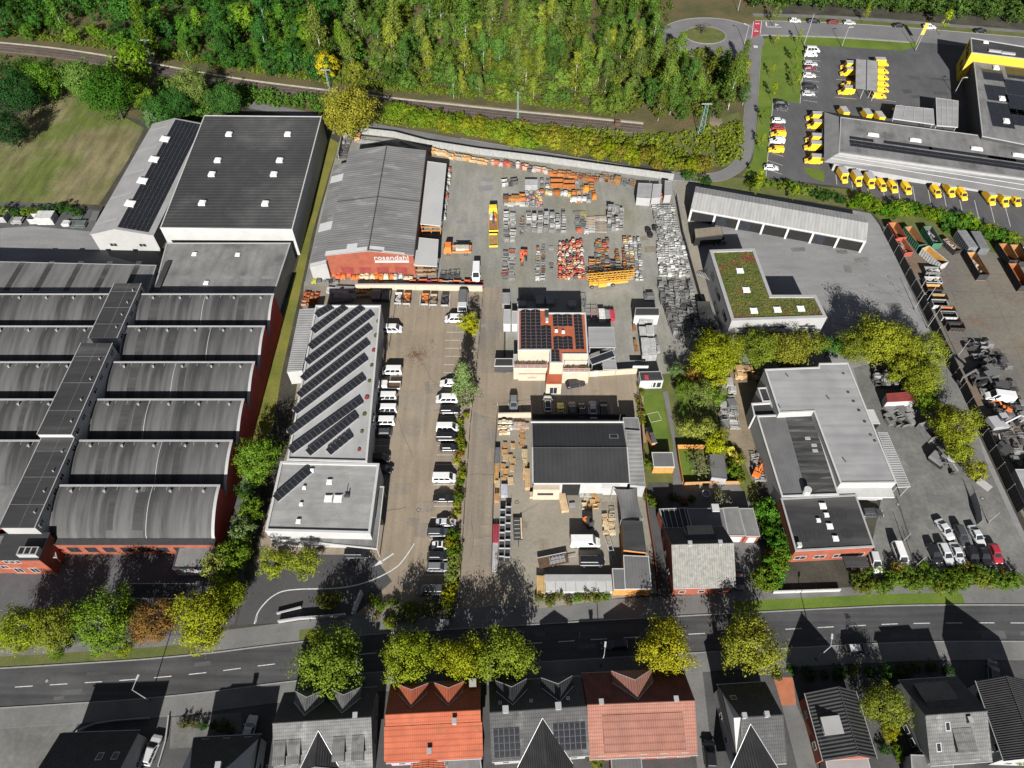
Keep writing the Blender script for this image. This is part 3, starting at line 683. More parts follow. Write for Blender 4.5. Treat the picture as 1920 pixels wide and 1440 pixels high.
r, P, c = flat_building('brick_wing', 'red brick wing with white window at the lower left edge', [(-90,1010),(18,1000),(12,1050),(-90,1052)], 6.0, 'brick_red', 'felt_grey', .2, .3, 'trim_dark')
win_row(r, P[0] if P[0][1] < 0 else P[1], (max(p[0] for p in P), min(p[1] for p in P)), 2.6, 3, 1.6, 1.4)
# corridor roof over the sheds
for nm, x0, x1, y0, y1, z, lab in (('rear', -94.6, -88.1, 104.4, 121.5, 10.0, 'rear dark corridor roof crossing the curved sheds'),
        ('mid', -94.7, -87.7, 77.9, 101.8, 11.2, 'highest middle length of the dark corridor roof with white gable end'),
        ('front', -94.4, -87.7, 58.2, 77.85, 10.0, 'front dark corridor roof ending at the orange brick stair')):
    xm, ym = (x0+x1)/2, (y0+y1)/2; w, d = (x1-x0)/2, (y1-y0)/2
    r = thing('corridor', lab, 'building', (xm, ym, 0), 0, 'corridor roofs of the works')
    MB().bx(-w+.2,w-.2,-d+.1,d-.1,-.02,z-.15).build('wall', M['trim_grey' if nm != 'front' else 'wall_grey'], r)
    MB().bx(-w,w,-d,d,z-.15,z).build('roof', M['felt_dark'], r)
    mb = MB(); mb.bx(w-.12,w+.06,-d,d,z,z+.12); mb.bx(-w-.06,-w+.12,-d,d,z,z+.12); mb.build('verge_flashing', M['trim_grey'], r)
    mb = MB(); mb.bx(.3,.36,-d,d,z,z+.03)
    for k in range(3): mb.bx(-w,w,-d+(k+.8)*d*.6,-d+(k+.8)*d*.6+.06,z,z+.03)
    mb.build('seam', M['felt_grey'], r)
    n = int(d*2/3)
    for k in range(n): window(r, w-.19, -d+(k+.5)*2*d/n, z-1.9, 1.5, 1.1, 0.0, 'trim_white')
    if nm == 'mid': MB().bx(-w+.1,w-.1,-d-.05,-d+.12,z-1.0,z-.1).build('gable_fascia', M['trim_white'], r)
    for k in range(4): MB().tube((w-1.2,-d+3+k*d*.45,z),(w-1.2,-d+3+k*d*.45,z+.5),.12).build('vent', M['alu'], r)
r, P, c = flat_building('lean_to', 'ribbed grey lean-to roof behind the curved sheds at the left edge', [(-100,488),(293,497),(276,549),(-100,545)], 6.4, 'trim_grey', 'lean_metal', .05, .12, 'trim_grey')
for k in range(8):
    x = P[0][0]; mb = MB(); xx = -24+k*7.3; mb.bx(xx, xx+1.4, min(p[1] for p in P)+.3, max(p[1] for p in P)-.3, 6.36, 6.38); mb.build('rooflight', M['felt_dark'], r)
r, P, c = flat_building('annex', 'mottled grey flat-roofed annex in front of the big dark hall', [(312,455),(545,455),(513,552),(287,550)], 6.0, 'wall_grey', 'felt_grey', .12, .3, 'trim_grey')
for x, y in ((365,477),(446,478),(387,531)): skylight(r, c, x, y, 5.9, 1.2, 1.2)
mb = MB()
for k in range(5): mb.cyl(-8+k*5.2+RNG.uniform(-.6,.6), -3.4, 5.893, 5.897, 1.2+RNG.random(), 12)
mb.v = [(x*1.0, -3.4+(y+3.4)*.4, z) for x, y, z in mb.v]; mb.build('puddle', M['asphalt_light'], r)

# ================================================================ halls at the meadow
A = [G2(179,441,5.6), G2(302,441,5.6), G2(376,229,5.6), G2(277,234,5.6)]
fl = Vector(A[0]); fr = Vector(A[1]); br = Vector(A[2]); bl = Vector(A[3]); c = (fl+fr+br+bl)/4
w = ((fr-fl).length+(br-bl).length)/4; d = (bl-fl).length/2; ang = math.atan2((fr-fl).y, (fr-fl).x)
r = thing('grey_hall', 'light grey metal hall with black solar roof beside the meadow', 'hall', (c.x, c.y, 0), R(-1.2))
mb = MB(); mb.loft([[(-w,y,-.02),(-w,y,5.5),(-w*.12,y,7.4),(w,y,5.5),(w,y,-.02)] for y in (-d, d)]); mb.build('wall', M['wall_grey'], r)
mb = MB(); roof_slab(mb, (-w-.25,-d-.2,5.55),(-w-.25,d+.2,5.55),(-w*.12,d+.2,7.52),(-w*.12,-d-.2,7.52)); roof_slab(mb, (w+.25,d+.2,5.55),(w+.25,-d-.2,5.55),(-w*.12,-d-.2,7.517),(-w*.12,d+.2,7.517)); ro = mb.build('roof', M['metal_light'], r)
for k in range(5):   # translucent bands
    y = -d + 4 + k*(2*d-8)/4; mb = MB(); mb.add([(-w,y-.5,5.62),(-w,y+.5,5.62),(-w*.2,y+.5,7.42),(-w*.2,y-.5,7.42)], [(3,2,1,0)]); mb.build('rooflight', M['trim_grey'], ro)
sx = Vector((1.12*w, 0, -1.97)).normalized(); L1 = math.hypot(1.12*w, 1.97); o0 = Vector((-w*.12, 0, 7.52))
yy = -d+.6; nb = 5; bl_ = (2*d-1.2)/nb
for k in range(nb):
    nx = int((L1-1.2)/1.1); ny = int(bl_/1.45); panels_joined(r, o0 + sx*.5 + Vector((0, yy+k*bl_, .06)), sx, (0,1,0), nx, ny, 1.1, bl_/ny)
    if k < 4:
        p = o0 + sx*.7 + Vector((0, yy+(k+.95)*bl_, .25)); q_ = place(SKY.get((2.4,2.4)) or MB().mesh('x', M['dome']), 'skylight', r, p) if (2.4,2.4) in SKY else skylight(r, Ctr(c), 0, 0, 0, 2.4, 2.4); q_.location = p; q_.rotation_euler = (0, math.atan2(1.97, 1.12*w), 0)
for xw in (-w*.45, w*.5): window(r, xw, -d-.03, 1.4, 2.0, 1.2, -math.pi/2)
r, P, c = flat_building('dark_hall', 'big hall with ribbed dark flat roof and white front wall', [(383,216),(603,218),(548,430),(300,427)], 8.8, 'wall_white', 'roof_dark_ribbed', .12, .25, 'trim_white')
for x, y in ((430,253),(540,253),(409,302),(525,302),(398,328),(514,328),(380,382),(498,383)): skylight(r, c, x, y, 8.72, 1.8, 1.8, h=.8)
# ================================================================ brick machine hall with its sign
zE, zRg = 7.4, 9.0
A = [Vector(G2(610,477,zE)), Vector(G2(775,480,zE)), Vector(G2(799,282,zE)), Vector(G2(654,282,zE))]
c = sum(A, Vector((0,0)))/4; w = ((A[1]-A[0]).length+(A[2]-A[3]).length)/4; d = ((A[3]-A[0]).length + (A[2]-A[1]).length)/4
v = ((A[3]-A[0])+(A[2]-A[1])); rz = math.atan2(v.y, v.x)-math.pi/2
r = thing('machine_hall', 'red brick hall with long grey fibre-cement gable roof and white sign', 'hall', (c.x, c.y, 0), rz)
mb = MB(); mb.loft([[(-w+.2,y,-.02),(-w+.2,y,zE-.15),(0,y,zRg-.2),(w-.2,y,zE-.15),(w-.2,y,-.02)] for y in (-d+.25, d-.25)]); mb.build('wall', M['brick_red'], r)
mb = MB(); roof_slab(mb, (-w,-d,zE),(-w,d,zE),(0,d,zRg),(0,-d,zRg)); roof_slab(mb, (w,d,zE),(w,-d,zE),(0,-d,zRg-.003),(0,d,zRg-.003)); ro = mb.build('roof', M['fibre_cement'], r)
mb = MB(); mb.tube((0,-d,zRg+.04),(0,d,zRg+.04),.16,5); mb.build('ridge_cap', M['trim_dark'], ro)
mb = MB(); ym = -d*.05; mb.add([(-w,ym,zE+.02),(-w,ym+.25,zE+.02),(0,ym+.25,zRg+.03),(0,ym,zRg+.03),(w,ym+.25,zE+.02),(w,ym,zE+.02)], [(0,3,2,1),(3,5,4,2)]); mb.build('expansion_joint', M['felt_dark'], ro)
for xa, xb, ya, yb in ((-w,-.4,-d,-d+1.5),(-w*.52,-w*.28,-d+1.5,-d+3.2),(.2,3.8,-d+.6,-d+1.8),(w*.3,w*.8,-d,-d+.5)):
    zz = lambda x: zRg - (zRg-zE)*abs(x)/w + .03
    mb = MB(); mb.poly([(xa,ya,zz(xa)),(xb,ya,zz(xb)),(xb,yb,zz(xb)),(xa,yb,zz(xa))]); mb.build('rooflight', M['rooflight'], ro)
mb = MB(); mb.tube((w+.08,-d,zE-.12),(w+.08,d,zE-.12),.12,5); mb.build('gutter', M['trim_dark'], r)
mb = MB(); mb.add([(-w-.02,-d+.08,zE-.3),(0,-d+.08,zRg-.35),(w+.02,-d+.08,zE-.3),(w+.02,-d+.08,zE-.02),(0,-d+.08,zRg-.05),(-w-.02,-d+.08,zE-.02)], [(0,1,4,5),(1,2,3,4)]); mb.build('verge_board', M['trim_grey'], r)
def lettering(r, txt, x, y, z, size, a=0.0, m='trim_white', ext=.04, name='sign_letters', sx=1.0):
    cu = bpy.data.curves.new(name, 'FONT'); cu.body = txt; cu.size = size; cu.extrude = ext; cu.align_x = 'CENTER'
    o = bpy.data.objects.new(name, cu); COL.objects.link(o)
    bpy.context.view_layer.update(); dg = bpy.context.evaluated_depsgraph_get()
    me = bpy.data.meshes.new_from_object(o.evaluated_get(dg)); bpy.data.objects.remove(o); bpy.data.curves.remove(cu)
    me.materials.clear(); me.materials.append(M[m]); q = place(me, name, r, (x, y, z)); q.rotation_euler = (math.pi/2, 0, a); q.scale = (sx, 1, 1); return q
xs0, xs1 = hpt(dict(c=c, a=rz), 702, 483, 6.2)[0], hpt(dict(c=c, a=rz), 766, 483, 6.2)[0]
lt = lettering(r, 'rosendahl', (xs0+xs1)/2, -d+.16, 5.75, 2.05, 0.0, 'trim_white', .08)
lt.scale.x = (xs1-xs0)/max(lt.dimensions.x, .1)
sb = MB().bx(xs0,xs1,-d+.12,-d+.24,4.75,5.45).build('sign_board', M['trim_white'], r)
for k in range(4): MB().bx(-8+k*4.6,-5+k*4.6,-d+.18,-d+.27,-.02,3.0).build('shutter_door', M['brick_dark'], r)
# lean-to on the west side
q0 = [hpt(dict(c=c, a=rz), *p) for p in ((582,500,4.6),(624,310,4.6))]
r2 = thing('side_shed', 'low grey lean-to with white sheets along the brick hall', 'shed', (c.x, c.y, 0), rz)
xl = (q0[0][0]+q0[1][0])/2; y0, y1 = q0[0][1], q0[1][1]
mb = MB(); mb.loft([[(xl+.1,y,-.02),(xl+.1,y,4.4),(-w+.15,y,5.6),(-w+.15,y,-.02)] for y in (y0+.1, y1-.1)]); mb.build('wall', M['wall_grey'], r2)
mb = MB(); roof_slab(mb, (xl,y0,4.55),(xl,y1,4.55),(-w+.18,y1,5.8),(-w+.18,y0,5.8), .1); mb.build('roof', M['fibre_cement'], r2)
for ya, yb in ((y1-8.5, y1-5.2),(y0+13, y0+16.5),(y0, y0+1.2)):
    mb = MB(); mb.add([(xl+.1,ya,4.6),(xl+.1,yb,4.6),(-w,yb,5.85),(-w,ya,5.85)], [(3,2,1,0)]); mb.build('rooflight', M['rooflight'], r2)
for nm, px, z, lab in (('long', [(801,302),(837,307),(826,423),(787,419)], 4.8, 'long white canopy roof over storage racks beside the brick hall'), ('short', [(782,445),(822,449),(819,499),(776,496)], 4.4, 'short white canopy roof at the corner of the brick hall')):
    r, P, c2 = flat_building('storage_canopy', lab, px, z, 'trim_grey', 'canopy_light', .04, .08, 'trim_white', base=z-.35, group='white storage canopies', cat='canopy')
    for x, y in P + [((P[0][0]+P[1][0])/2*.95, (P[0][1]+P[1][1])/2)]: MB().tube((x*.9,y*.95,0),(x*.9,y*.95,z-.3),.1,5).build('post', M['timber_orange' if nm == 'long' else 'trim_dark'], r)
    yF = min(p[1] for p in P); xs_ = [p[0] for p in P]
    mb = MB()
    for zz in (1.2, 2.6, 3.9): mb.bx(min(xs_)*.9, max(xs_)*.9, yF+.3, yF+.6, zz, zz+.16)
    mb.build('beam', M['timber_orange'], r)
# ================================================================ solar building and white office
r, P, c = flat_building('solar_building', 'long white flat-roofed building with slanting solar rows', [(592,572),(714,572),(688,866),(538,862)], 7.0, 'wall_white', 'flat_white', .35, .35, 'trim_white')
xe = max(p[0] for p in P); ys = [p[1] for p in P]
for k in range(9): window(r, xe-.35-.16*(8-k)/8-.0, min(ys)+3+k*4.6, 1.2 if k % 2 else 3.6, 2.6, 1.6, 0.0, 'trim_dark')
ROWS = [((593,592),(621,575)),((586,622),(647,576)),((581,652),(679,577)),((575,680),(697,588)),((567,711),(693,614)),((560,742),(689,642)),((552,772),(685,671)),((541,812),(681,708)),((544,846),(676,751)),((577,850),(667,779)),((615,849),(657,815))]
PM = panel_mesh(1.0, 1.66)
for (a, b) in ROWS:
    A_ = Vector(loc(c, a[0], a[1], 7.25)); B_ = Vector(loc(c, b[0], b[1], 7.25)); t = B_-A_; L_ = t.length; n = max(1, int(L_/1.04)); ang = math.atan2(t.y, t.x)
    ra = bpy.data.objects.new('panel_row', MB().bx(0, L_, -.75, -.65, -.55, -.1).bx(0, L_, .6, .7, -.55, .2).mesh('panel_row', M['alu'])); ra.location = A_; ra.rotation_euler = (0, 0, ang); ra.parent = r; COL.objects.link(ra)
    for k in range(n):
        o = place(PM, 'solar_panel', ra, ((k+.5)*L_/n, 0, .08)); o.rotation_euler = (R(13), 0, 0)
for k in range(9): MB().cyl(xe-2.0-.16*k/8, min(ys)+3+k*4.4, 6.66, 6.9, .35+.2*RNG.random(), 7).build('sedum_tuft', M['brick_dark' if k % 3 == 0 else 'sedum'], r)
r, P, c = flat_building('corrugated_shed', 'narrow corrugated grey shed along the solar building', [(562,580),(591,578),(566,694),(538,697)], 4.6, 'wall_white', 'panel_ribbed', .03, .08, 'trim_grey')
r, P, c = flat_building('white_office', 'white flat-roofed office with one slanting solar row', [(526,865),(711,869),(694,1000),(497,995)], 6.8, 'wall_white', 'gravel_roof', .35, .45, 'trim_white')
A_ = Vector(loc(c,516,936,7.0)); B_ = Vector(loc(c,579,882,7.0)); t = B_-A_; L_ = t.length; n = int(L_/1.04)
ra = place(MB().bx(0, L_, -.75, -.65, -.55, -.1).bx(0, L_, .6, .7, -.55, .2).mesh('panel_row', M['alu']), 'panel_row', r, A_, math.atan2(t.y, t.x))
for k in range(n): o = place(PM, 'solar_panel', ra, ((k+.5)*L_/n, 0, .08)); o.rotation_euler = (R(13), 0, 0)
for x, y, s in ((618,904,1.1),(616,935,1.5),(634,935,1.6),(585,883,.9),(571,915,.7),(565,946,.7),(560,978,.9)): skylight(r, c, x, y, 6.46, s, s)
mb = MB(); p = loc(c,651,931,6.45); mb.box(p[0],p[1],p[2],1.0,.5,.5); mb.tube((p[0]-.2,p[1]+.3,p[2]),(p[0]-.2,p[1]+.3,p[2]+1.4),.08); mb.tube((p[0]+.3,p[1],p[2]+.4),(p[0]+.3,p[1],p[2]+1.0),.12); mb.build('roof_unit', M['trim_dark'], r)
y_ = sorted(P, key=lambda p: p[1]); F0, F1 = sorted(y_[:2]); 
for k in range(2): window(r, F0[0]+3+k*1.6, F0[1]-.02, 4.4, 1.2, .9, -math.pi/2, 'trim_dark'); window(r, F0[0]+4+k*1.6, F0[1]-.02, 1.3, 1.3, 1.2, -math.pi/2, 'trim_dark')
r, P, c = flat_building('office_canopy', 'dark L-shaped canopy roof wrapping the corner of the white office', [(562,1000),(694,1002),(709,912),(720,912),(707,1029),(560,1014)], 4.2, 'trim_grey', 'felt_grey', .12, .14, 'trim_white', base=3.7)
for k in range(3): window(r, -3+k*3.6, 1.2, .2, 2.6, 2.6, -math.pi/2, 'trim_white')
for x, y in (P[0], P[-1], P[1], P[2]): MB().tube((x*.97,y*.95,0),(x*.97,y*.95,3.75),.1).build('post', M['alu'], r)
# ================================================================ red-roofed head office
r, P, c = flat_building('head_office', 'cream office block with red roof almost covered in solar panels', [(971,579),(1028,579),(1028,586),(1098,586),(1103,664),(1056,664),(1056,680),(1031,680),(1031,656),(971,656)], 8.0, 'render_cream', 'red_roof', .25, .3, 'trim_white')
def panel_block(r, c, x0, y0, x1, y1, z, nx, ny, gap=.0):
    a = Vector(loc(c, x0, y0, z)); b = Vector(loc(c, x1, y1, z)); w = (b.x-a.x)/nx; d = (a.y-b.y)/ny; me = panel_mesh(round(abs(w)-.04,2), round(abs(d)-.05,2))
    for i in range(nx):
        for j in range(ny):
            o = place(me, 'solar_panel', r, (a.x+(i+.5)*w, a.y-(j+.5)*d, z)); o.rotation_euler = (0, R(9) if i % 2 else R(-9), 0)
panel_block(r, c, 976, 580.5, 1014, 611, 7.95, 4, 5); panel_block(r, c, 976, 611.5, 1035, 654, 7.95, 6, 7)
panel_block(r, c, 1036, 590, 1074, 612, 7.95, 4, 4); panel_block(r, c, 1075, 590, 1096, 655, 7.95, 2, 10); panel_block(r, c, 1037, 632, 1075, 655, 7.95, 4, 4); panel_block(r, c, 1032, 657, 1050, 678, 7.95, 2, 4)
for x, y in ((1043,621),(1056,623)): skylight(r, c, x, y, 7.8, .7, .8)
p = loc(c, 1025, 592, 7.8); mb = MB(); mb.box(p[0],p[1],7.75,.9,1.6,.7); mb.m = 1; mb.box(p[0],p[1]-1.6,7.75,.6,1.2,.5); mb.build('roof_unit', [M['trim_dark'], M['trim_white']], r)
for k in range(4): MB().tube(loc(c,1104-.1*k,600+k*15,7.2),loc(c,1104-.1*k,600+k*15,7.9),.08).build('vent', M['trim_dark'], r)
ym = min(p[1] for p in P)
r2, P2, c2 = flat_building('entrance_block', 'low orange-roofed entrance block below the solar roof of the office', [(1028,681),(1053,681),(1053,719),(1024,719)], 4.0, 'render_cream', 'red_roof', .06, .12, 'red_roof')
skylight(r2, c2, 1034, 687, 3.95, .8, 1.1); MB().cyl(*loc(c2,1044,686,3.95)[:2],3.94,4.2,.45,10).build('vent', M['trim_white'], r2)
lx, rx = loc(c2,1024,719,4)[0], loc(c2,1053,719,4)[0]; window(r2, (lx+rx)/2, min(p[1] for p in P2)-.02, .2, 1.8, 2.4, -math.pi/2)
for nm, px, lab in (('l', [(963,664),(1026,664),(1026,690),(963,690)], 'roof terrace with plants and white railing left of the orange entrance'), ('r', [(1056,668),(1104,668),(1105,697),(1055,697)], 'roof terrace with white pergola right of the orange entrance')):
    r3, P3, c3 = flat_building('terrace', lab, px, 4.2, 'render_cream', 'flat_white', .05, .1, 'trim_white', cat='terrace', group='office terraces')
    x0, x1 = min(p[0] for p in P3), max(p[0] for p in P3); y0, y1 = min(p[1] for p in P3), max(p[1] for p in P3)
    for k in range(6): MB().tube((x0+.1+k*(x1-x0-.2)/5,y0+.1,4.2),(x0+.1+k*(x1-x0-.2)/5,y0+.1,5.2),.035).build('baluster', M['trim_white'], r3)
    MB().bx(x0,x1,y0+.07,y0+.13,5.15,5.22).build('handrail', M['trim_white'], r3)
    MB().bx(x0+.2,x1-.2,y0+.5,y0+1.0,4.15,4.6).build('planter', M['brick_red'], r3)
    mb = MB()
    for k in range(26):
        a_ = RNG.uniform(x0+.3,x1-.3); b_ = y0+.75+RNG.uniform(-.2,.2); hh = RNG.uniform(.3,1.0)
        mb.add([(a_-.2,b_,4.6),(a_+.2,b_+.1,4.6),(a_+RNG.uniform(-.2,.3),b_-.2,4.6+hh)], [(0,1,2)])
    mb.build('plants', M['verge'], r3)['kind'] = 'stuff'
    if nm == 'l': MB().bx(x0+.8,x0+2.6,y1-1.6,y1-.4,4.16,4.3).build('mat', M['red_roof'], r3)
    if nm == 'r':
        for k in range(3): MB().bx(x0+.4+k*2,x0+.52+k*2,y0+1.0,y1-.1,6.4,6.5).build('pergola_beam', M['trim_white'], r3)
        MB().bx(x0+.3,x1-.3,y0+1.0,y0+1.1,6.3,6.4).build('pergola_beam', M['trim_white'], r3)
        for xx in (x0+.4, x1-.4): MB().tube((xx,y0+1.05,4.2),(xx,y0+1.05,6.35),.05).build('post', M['trim_white'], r3)
w0 = Vector(G2(972,713)); w1 = Vector(G2(1022,713))
r4 = thing('garden_wall', 'cream boundary wall with red dot and small lettering left of the entrance', 'wall', (*((w0+w1)/2), 0)); L_ = (w1-w0).length/2
MB().bx(-L_,L_,-.12,.12,-.02,2.3).build('wall_panel', M['render_cream'], r4); lettering(r4, 'rosendahl', 0, -.16, 1.0, .55, 0, 'trim_dark', .01, 'sign_text')
MB().tube((0,-.13,1.75),(0,-.18,1.75),.14,10).build('sign_dot', M['red_marking'], r4)
w0 = Vector(G2(1104,706)); w1 = Vector(G2(1196,700)); t = w1-w0
r4 = thing('garden_wall', 'cream boundary wall right of the head office with one white section', 'wall', (*((w0+w1)/2), 0), math.atan2(t.y, t.x)); L_ = t.length/2
MB().bx(-L_,L_,-.12,.12,-.02,1.9).build('wall_panel', M['render_cream'], r4); MB().bx(-L_+1.0,-L_+2.0,-.15,.15,-.02,1.95).build('wall_panel', M['trim_white'], r4)
for px, z, lab in (([(1103,613),(1151,613),(1154,651),(1105,651)], 4.0, 'plain grey flat carport roof right of the solar office'), ([(1129,674),(1154,674),(1157,692),(1131,692)], 2.6, 'small grey flat bin shelter beside the office')):
    r, P, c = flat_building('carport', lab, px, z, 'trim_grey', 'white_sheet', .06, .1, 'trim_grey', base=z-.3, cat='carport')
    for x, y in P: MB().tube((x*.93,y*.93,0),(x*.93,y*.93,z-.25),.09).build('post', M['alu'], r)
r, P, c = flat_building('glass_canopy', 'dark sloping glass canopy on the side of the office', [(1104,672),(1148,656),(1154,668),(1110,684)], 3.4, 'trim_dark', 'glass', .04, .12, 'alu', base=3.2, cat='canopy')
for x, y in P: MB().tube((x*.95,y*.9,0),(x*.95,y*.9,3.25),.06).build('post', M['alu'], r)
r, P, c = flat_building('site_cabin', 'white site cabin with dark grey roof in the machine yard', [(1192,577),(1236,577),(1236,591),(1190,591)], 3.4, 'trim_white', 'felt_dark', .06, .1, 'trim_grey', cat='cabin')
for px, lab in (([(945,580),(957,580),(957,607),(944,607)], 'white container left of the solar office, the outer one'), ([(960,583),(970,583),(970,607),(960,607)], 'white container squeezed against the solar office')):
    flat_building('storage_container', lab, px, 2.8, 'trim_white', 'flat_white', .05, .08, 'trim_white', cat='container')
MB_ = flat_building('low_wall_roof', 'low dark roofed shelter with white edge left of the office terrace', [(929,672),(962,672),(962,686),(927,686)], 2.4, 'trim_dark', 'felt_dark', .05, .1, 'trim_white', cat='shelter')
# ================================================================ timber yard hall
H = gable_house('timber_hall', 'black sheet roofed timber workshop with white front', (998,839), (1176,839), 7.0, 5.6, 5.6, G(1086,793,5.6).y-G(1086,839,7.0).y, G(1086,839,7.0).y-G(1086,905,5.6).y, 'black_sheet', 'wall_white', .3, cat='workshop', floor_win=False)
r = H['r']
for k in range(3): MB().bx(-H['Lh']+(k+1)*2*H['Lh']/4-.05,-H['Lh']+(k+1)*2*H['Lh']/4+.05,0,H['dN'],0,.08).build('roof_rib', M['felt_dark'], H['ro']).rotation_euler = (0,0,0)
for ch in list(H['ro'].children):
    if ch.name.startswith('roof_rib'): ch.location.z = 7.0; ch.rotation_euler = (-math.atan((7.0-5.6)/H['dN']), 0, 0)
x, y = hpt(H, 1151, 817, 6.6); roofwin(H, x, y, 1.8, 1.2)
mb = MB(); mb.bx(-H['Lh']-.15,H['Lh']+.15,H['dN']+.0,H['dN']+.25,5.4,5.95); mb.build('parapet', M['trim_white'], r)
for s in (-1, 1): MB().add([(s*(H['Lh']+.1),H['dN'],5.7),(s*(H['Lh']+.1),0,7.15),(s*(H['Lh']+.1),-H['dS'],5.7),(s*(H['Lh']-.15),-H['dS'],5.7),(s*(H['Lh']-.15),0,7.15),(s*(H['Lh']-.15),H['dN'],5.7)], [(0,1,4,5),(1,2,3,4)]).build('verge_trim', M['trim_grey'], r)
yF = -H['dS']+.3
MB().bx(-H['Lh']+.1,-H['Lh']+5.4,yF-1.1,yF-.02,-.02,4.2).build('shop_front', M['render_cream'], r); window(r, -H['Lh']+2.6, yF-1.12, 2.0, 3.2, .8, -math.pi/2, 'trim_dark')
MB().bx(-H['Lh']+6,-H['Lh']+9.6,yF-.1,yF+.05,-.02,4.4).build('gate_opening', M['near_black'], r)
MB().bx(-H['Lh']+14,-H['Lh']+17.5,yF-.08,yF-.02,2.9,4.5).build('painted_sign', M['trim_grey'], r)
r, P, c = flat_building('sheet_lean_to', 'translucent grey sheet roof leaning on the timber workshop', [(1173,806),(1200,808),(1210,912),(1182,909)], 4.4, 'trim_grey', 'poly_sheet', .04, .08, 'trim_grey', cat='lean-to')
r, P, c = flat_building('sheet_lean_to', 'dark grey lean-to roof beside the red garden wall', [(1168,783),(1197,783),(1200,806),(1172,806)], 4.0, 'trim_grey', 'felt_grey', .05, .08, 'trim_grey', cat='lean-to')
# sail and sheds along the garden edge
sp = [G(1150,916,4.2), G(1195,914,3.6), G(1206,972,4.2), G(1165,974,3.4)]; cc = sum(sp, Vector())/4
r = thing('shade_sail', 'large grey shade sail stretched over the timber yard', 'shade sail', (cc.x, cc.y, 0)); mb = MB(); n = 10
grid = []
for i in range(n+1):
    for j in range(n+1):
        u, v = i/n, j/n; p = (sp[0]*(1-u)*(1-v) + sp[1]*u*(1-v) + sp[2]*u*v + sp[3]*(1-u)*v) - cc
        k = 4*u*(1-u)*4*v*(1-v); p = p + Vector((0,0,cc.z-.5*k)); e = .14*(1-4*(u-.5)**2)*(2*v-1); p = Vector((p.x*(1-.18*(4*v*(1-v))), p.y*(1-.1*4*u*(1-u)), p.z)); grid.append(p)
mb.add(grid, [(i*(n+1)+j, (i+1)*(n+1)+j, (i+1)*(n+1)+j+1, i*(n+1)+j+1) for i in range(n) for j in range(n)]); mb.build('fabric', M['zinc'], r, smooth=True)
for p in sp: q = p-cc; MB().tube((q.x,q.y,0),(q.x,q.y,p.z),.06).build('post', M['alu'], r)
for px, z, lab in (([(1167,976),(1204,977),(1212,1035),(1170,1030)], 3.6, 'dark flat shed roof below the grey shade sail'), ([(1169,1041),(1216,1043),(1222,1104),(1172,1104)], 3.2, 'flat grey shed with pale edge and timber front near the street'), ([(1148,1066),(1171,1066),(1173,1105),(1151,1105)], 3.0, 'ribbed grey side roof left of the street shed')):
    r, P, c = flat_building('yard_shed', lab, px, z, 'timber_orange', 'felt_dark' if z > 3.3 else 'zinc', .05, .1, 'trim_white' if z < 3.3 else 'trim_dark', cat='shed')
r = thing('wrapped_stack', 'long row of white wrapped boards behind the street bushes', 'board stack', tuple(G(1088,1104)))
for k in range(7): MB().bx(-6.6+k*1.9,-4.75+k*1.9,-1.0,1.0,.0,1.2+.04*(k % 2)).build('pack', M['trim_white'], r)
MB().bx(-6.7,6.7,1.05,2.3,0,1.3).build('cover', M['trim_grey'], r)
# ================================================================ house with pale tiles and garages
H = gable_house('tiled_house', 'brick house with pale tiled roof and rear slope blackened as shade', (1259,1022), (1376,1019), 8.4, 4.6, 4.4, 5.2, 6.6, 'tile_pale', 'brick_red')
for s in (-.42, .55): chimney(H, s*H['Lh'], .05, .7, .6, 'trim_grey', 8.3)
dormer(H, .4, 1, 4.4, 5.0, 7.4, 6.6, 'shed', 'black_sheet', 'trim_grey', win=False)
sl_ = math.atan((8.4-4.6)/5.2); mb = MB(); roof_slab(mb, (-H['Lh']-.02,5.22,4.66),(H['Lh']+.02,5.22,4.66),(H['Lh']+.02,.02,8.46),(-H['Lh']-.02,.02,8.46), .05); mb.build('north_slope_shade', M['black_sheet'], H['r'])  # black cover: shade of the north slope painted over the pale tiles
r, P, c = flat_building('flat_extension', 'flat grey roofed extension behind the pale tiled house', [(1287,953),(1356,953),(1366,1002),(1300,998)], 3.4, 'brick_red', 'zinc', .06, .15, 'trim_grey')
MB().box(*loc(c,1340,955,3.4)[:2],3.3,1.4,1.6,.9).build('chimney', M['trim_white'], r)
r, P, c = flat_building('glass_veranda', 'ribbed dark veranda roof with white glazing bars behind the tiled house', [(1236,954),(1288,952),(1299,998),(1250,998)], 3.6, 'brick_red', 'felt_dark', .06, .12, 'trim_grey')
for k in range(5):
    a, b = loc(c,1243+k*10,953,3.58), loc(c,1254+k*10,998,3.58); MB().tube(a, b, .06, 4).build('glazing_bar', M['trim_white'], r)
for px, lab in (([(1353,952),(1384,951),(1398,1004),(1360,1004)], 'left one of two pale grey garages with white doors'), ([(1385,953),(1412,953),(1425,1005),(1399,1005)], 'right one of two pale grey garages with white doors')):
    r, P, c = flat_building('garage', lab, px, 2.9, 'brick_red', 'felt_grey', .06, .1, 'trim_grey', cat='garage', group='garages of the tiled house')
    F = sorted(P, key=lambda p: p[1])[:2]; F.sort(); MB().bx(F[0][0]+.6,F[1][0]-.5,F[0][1]-.06,F[0][1]+.02,0,2.3).build('garage_door', M['trim_white'], r)
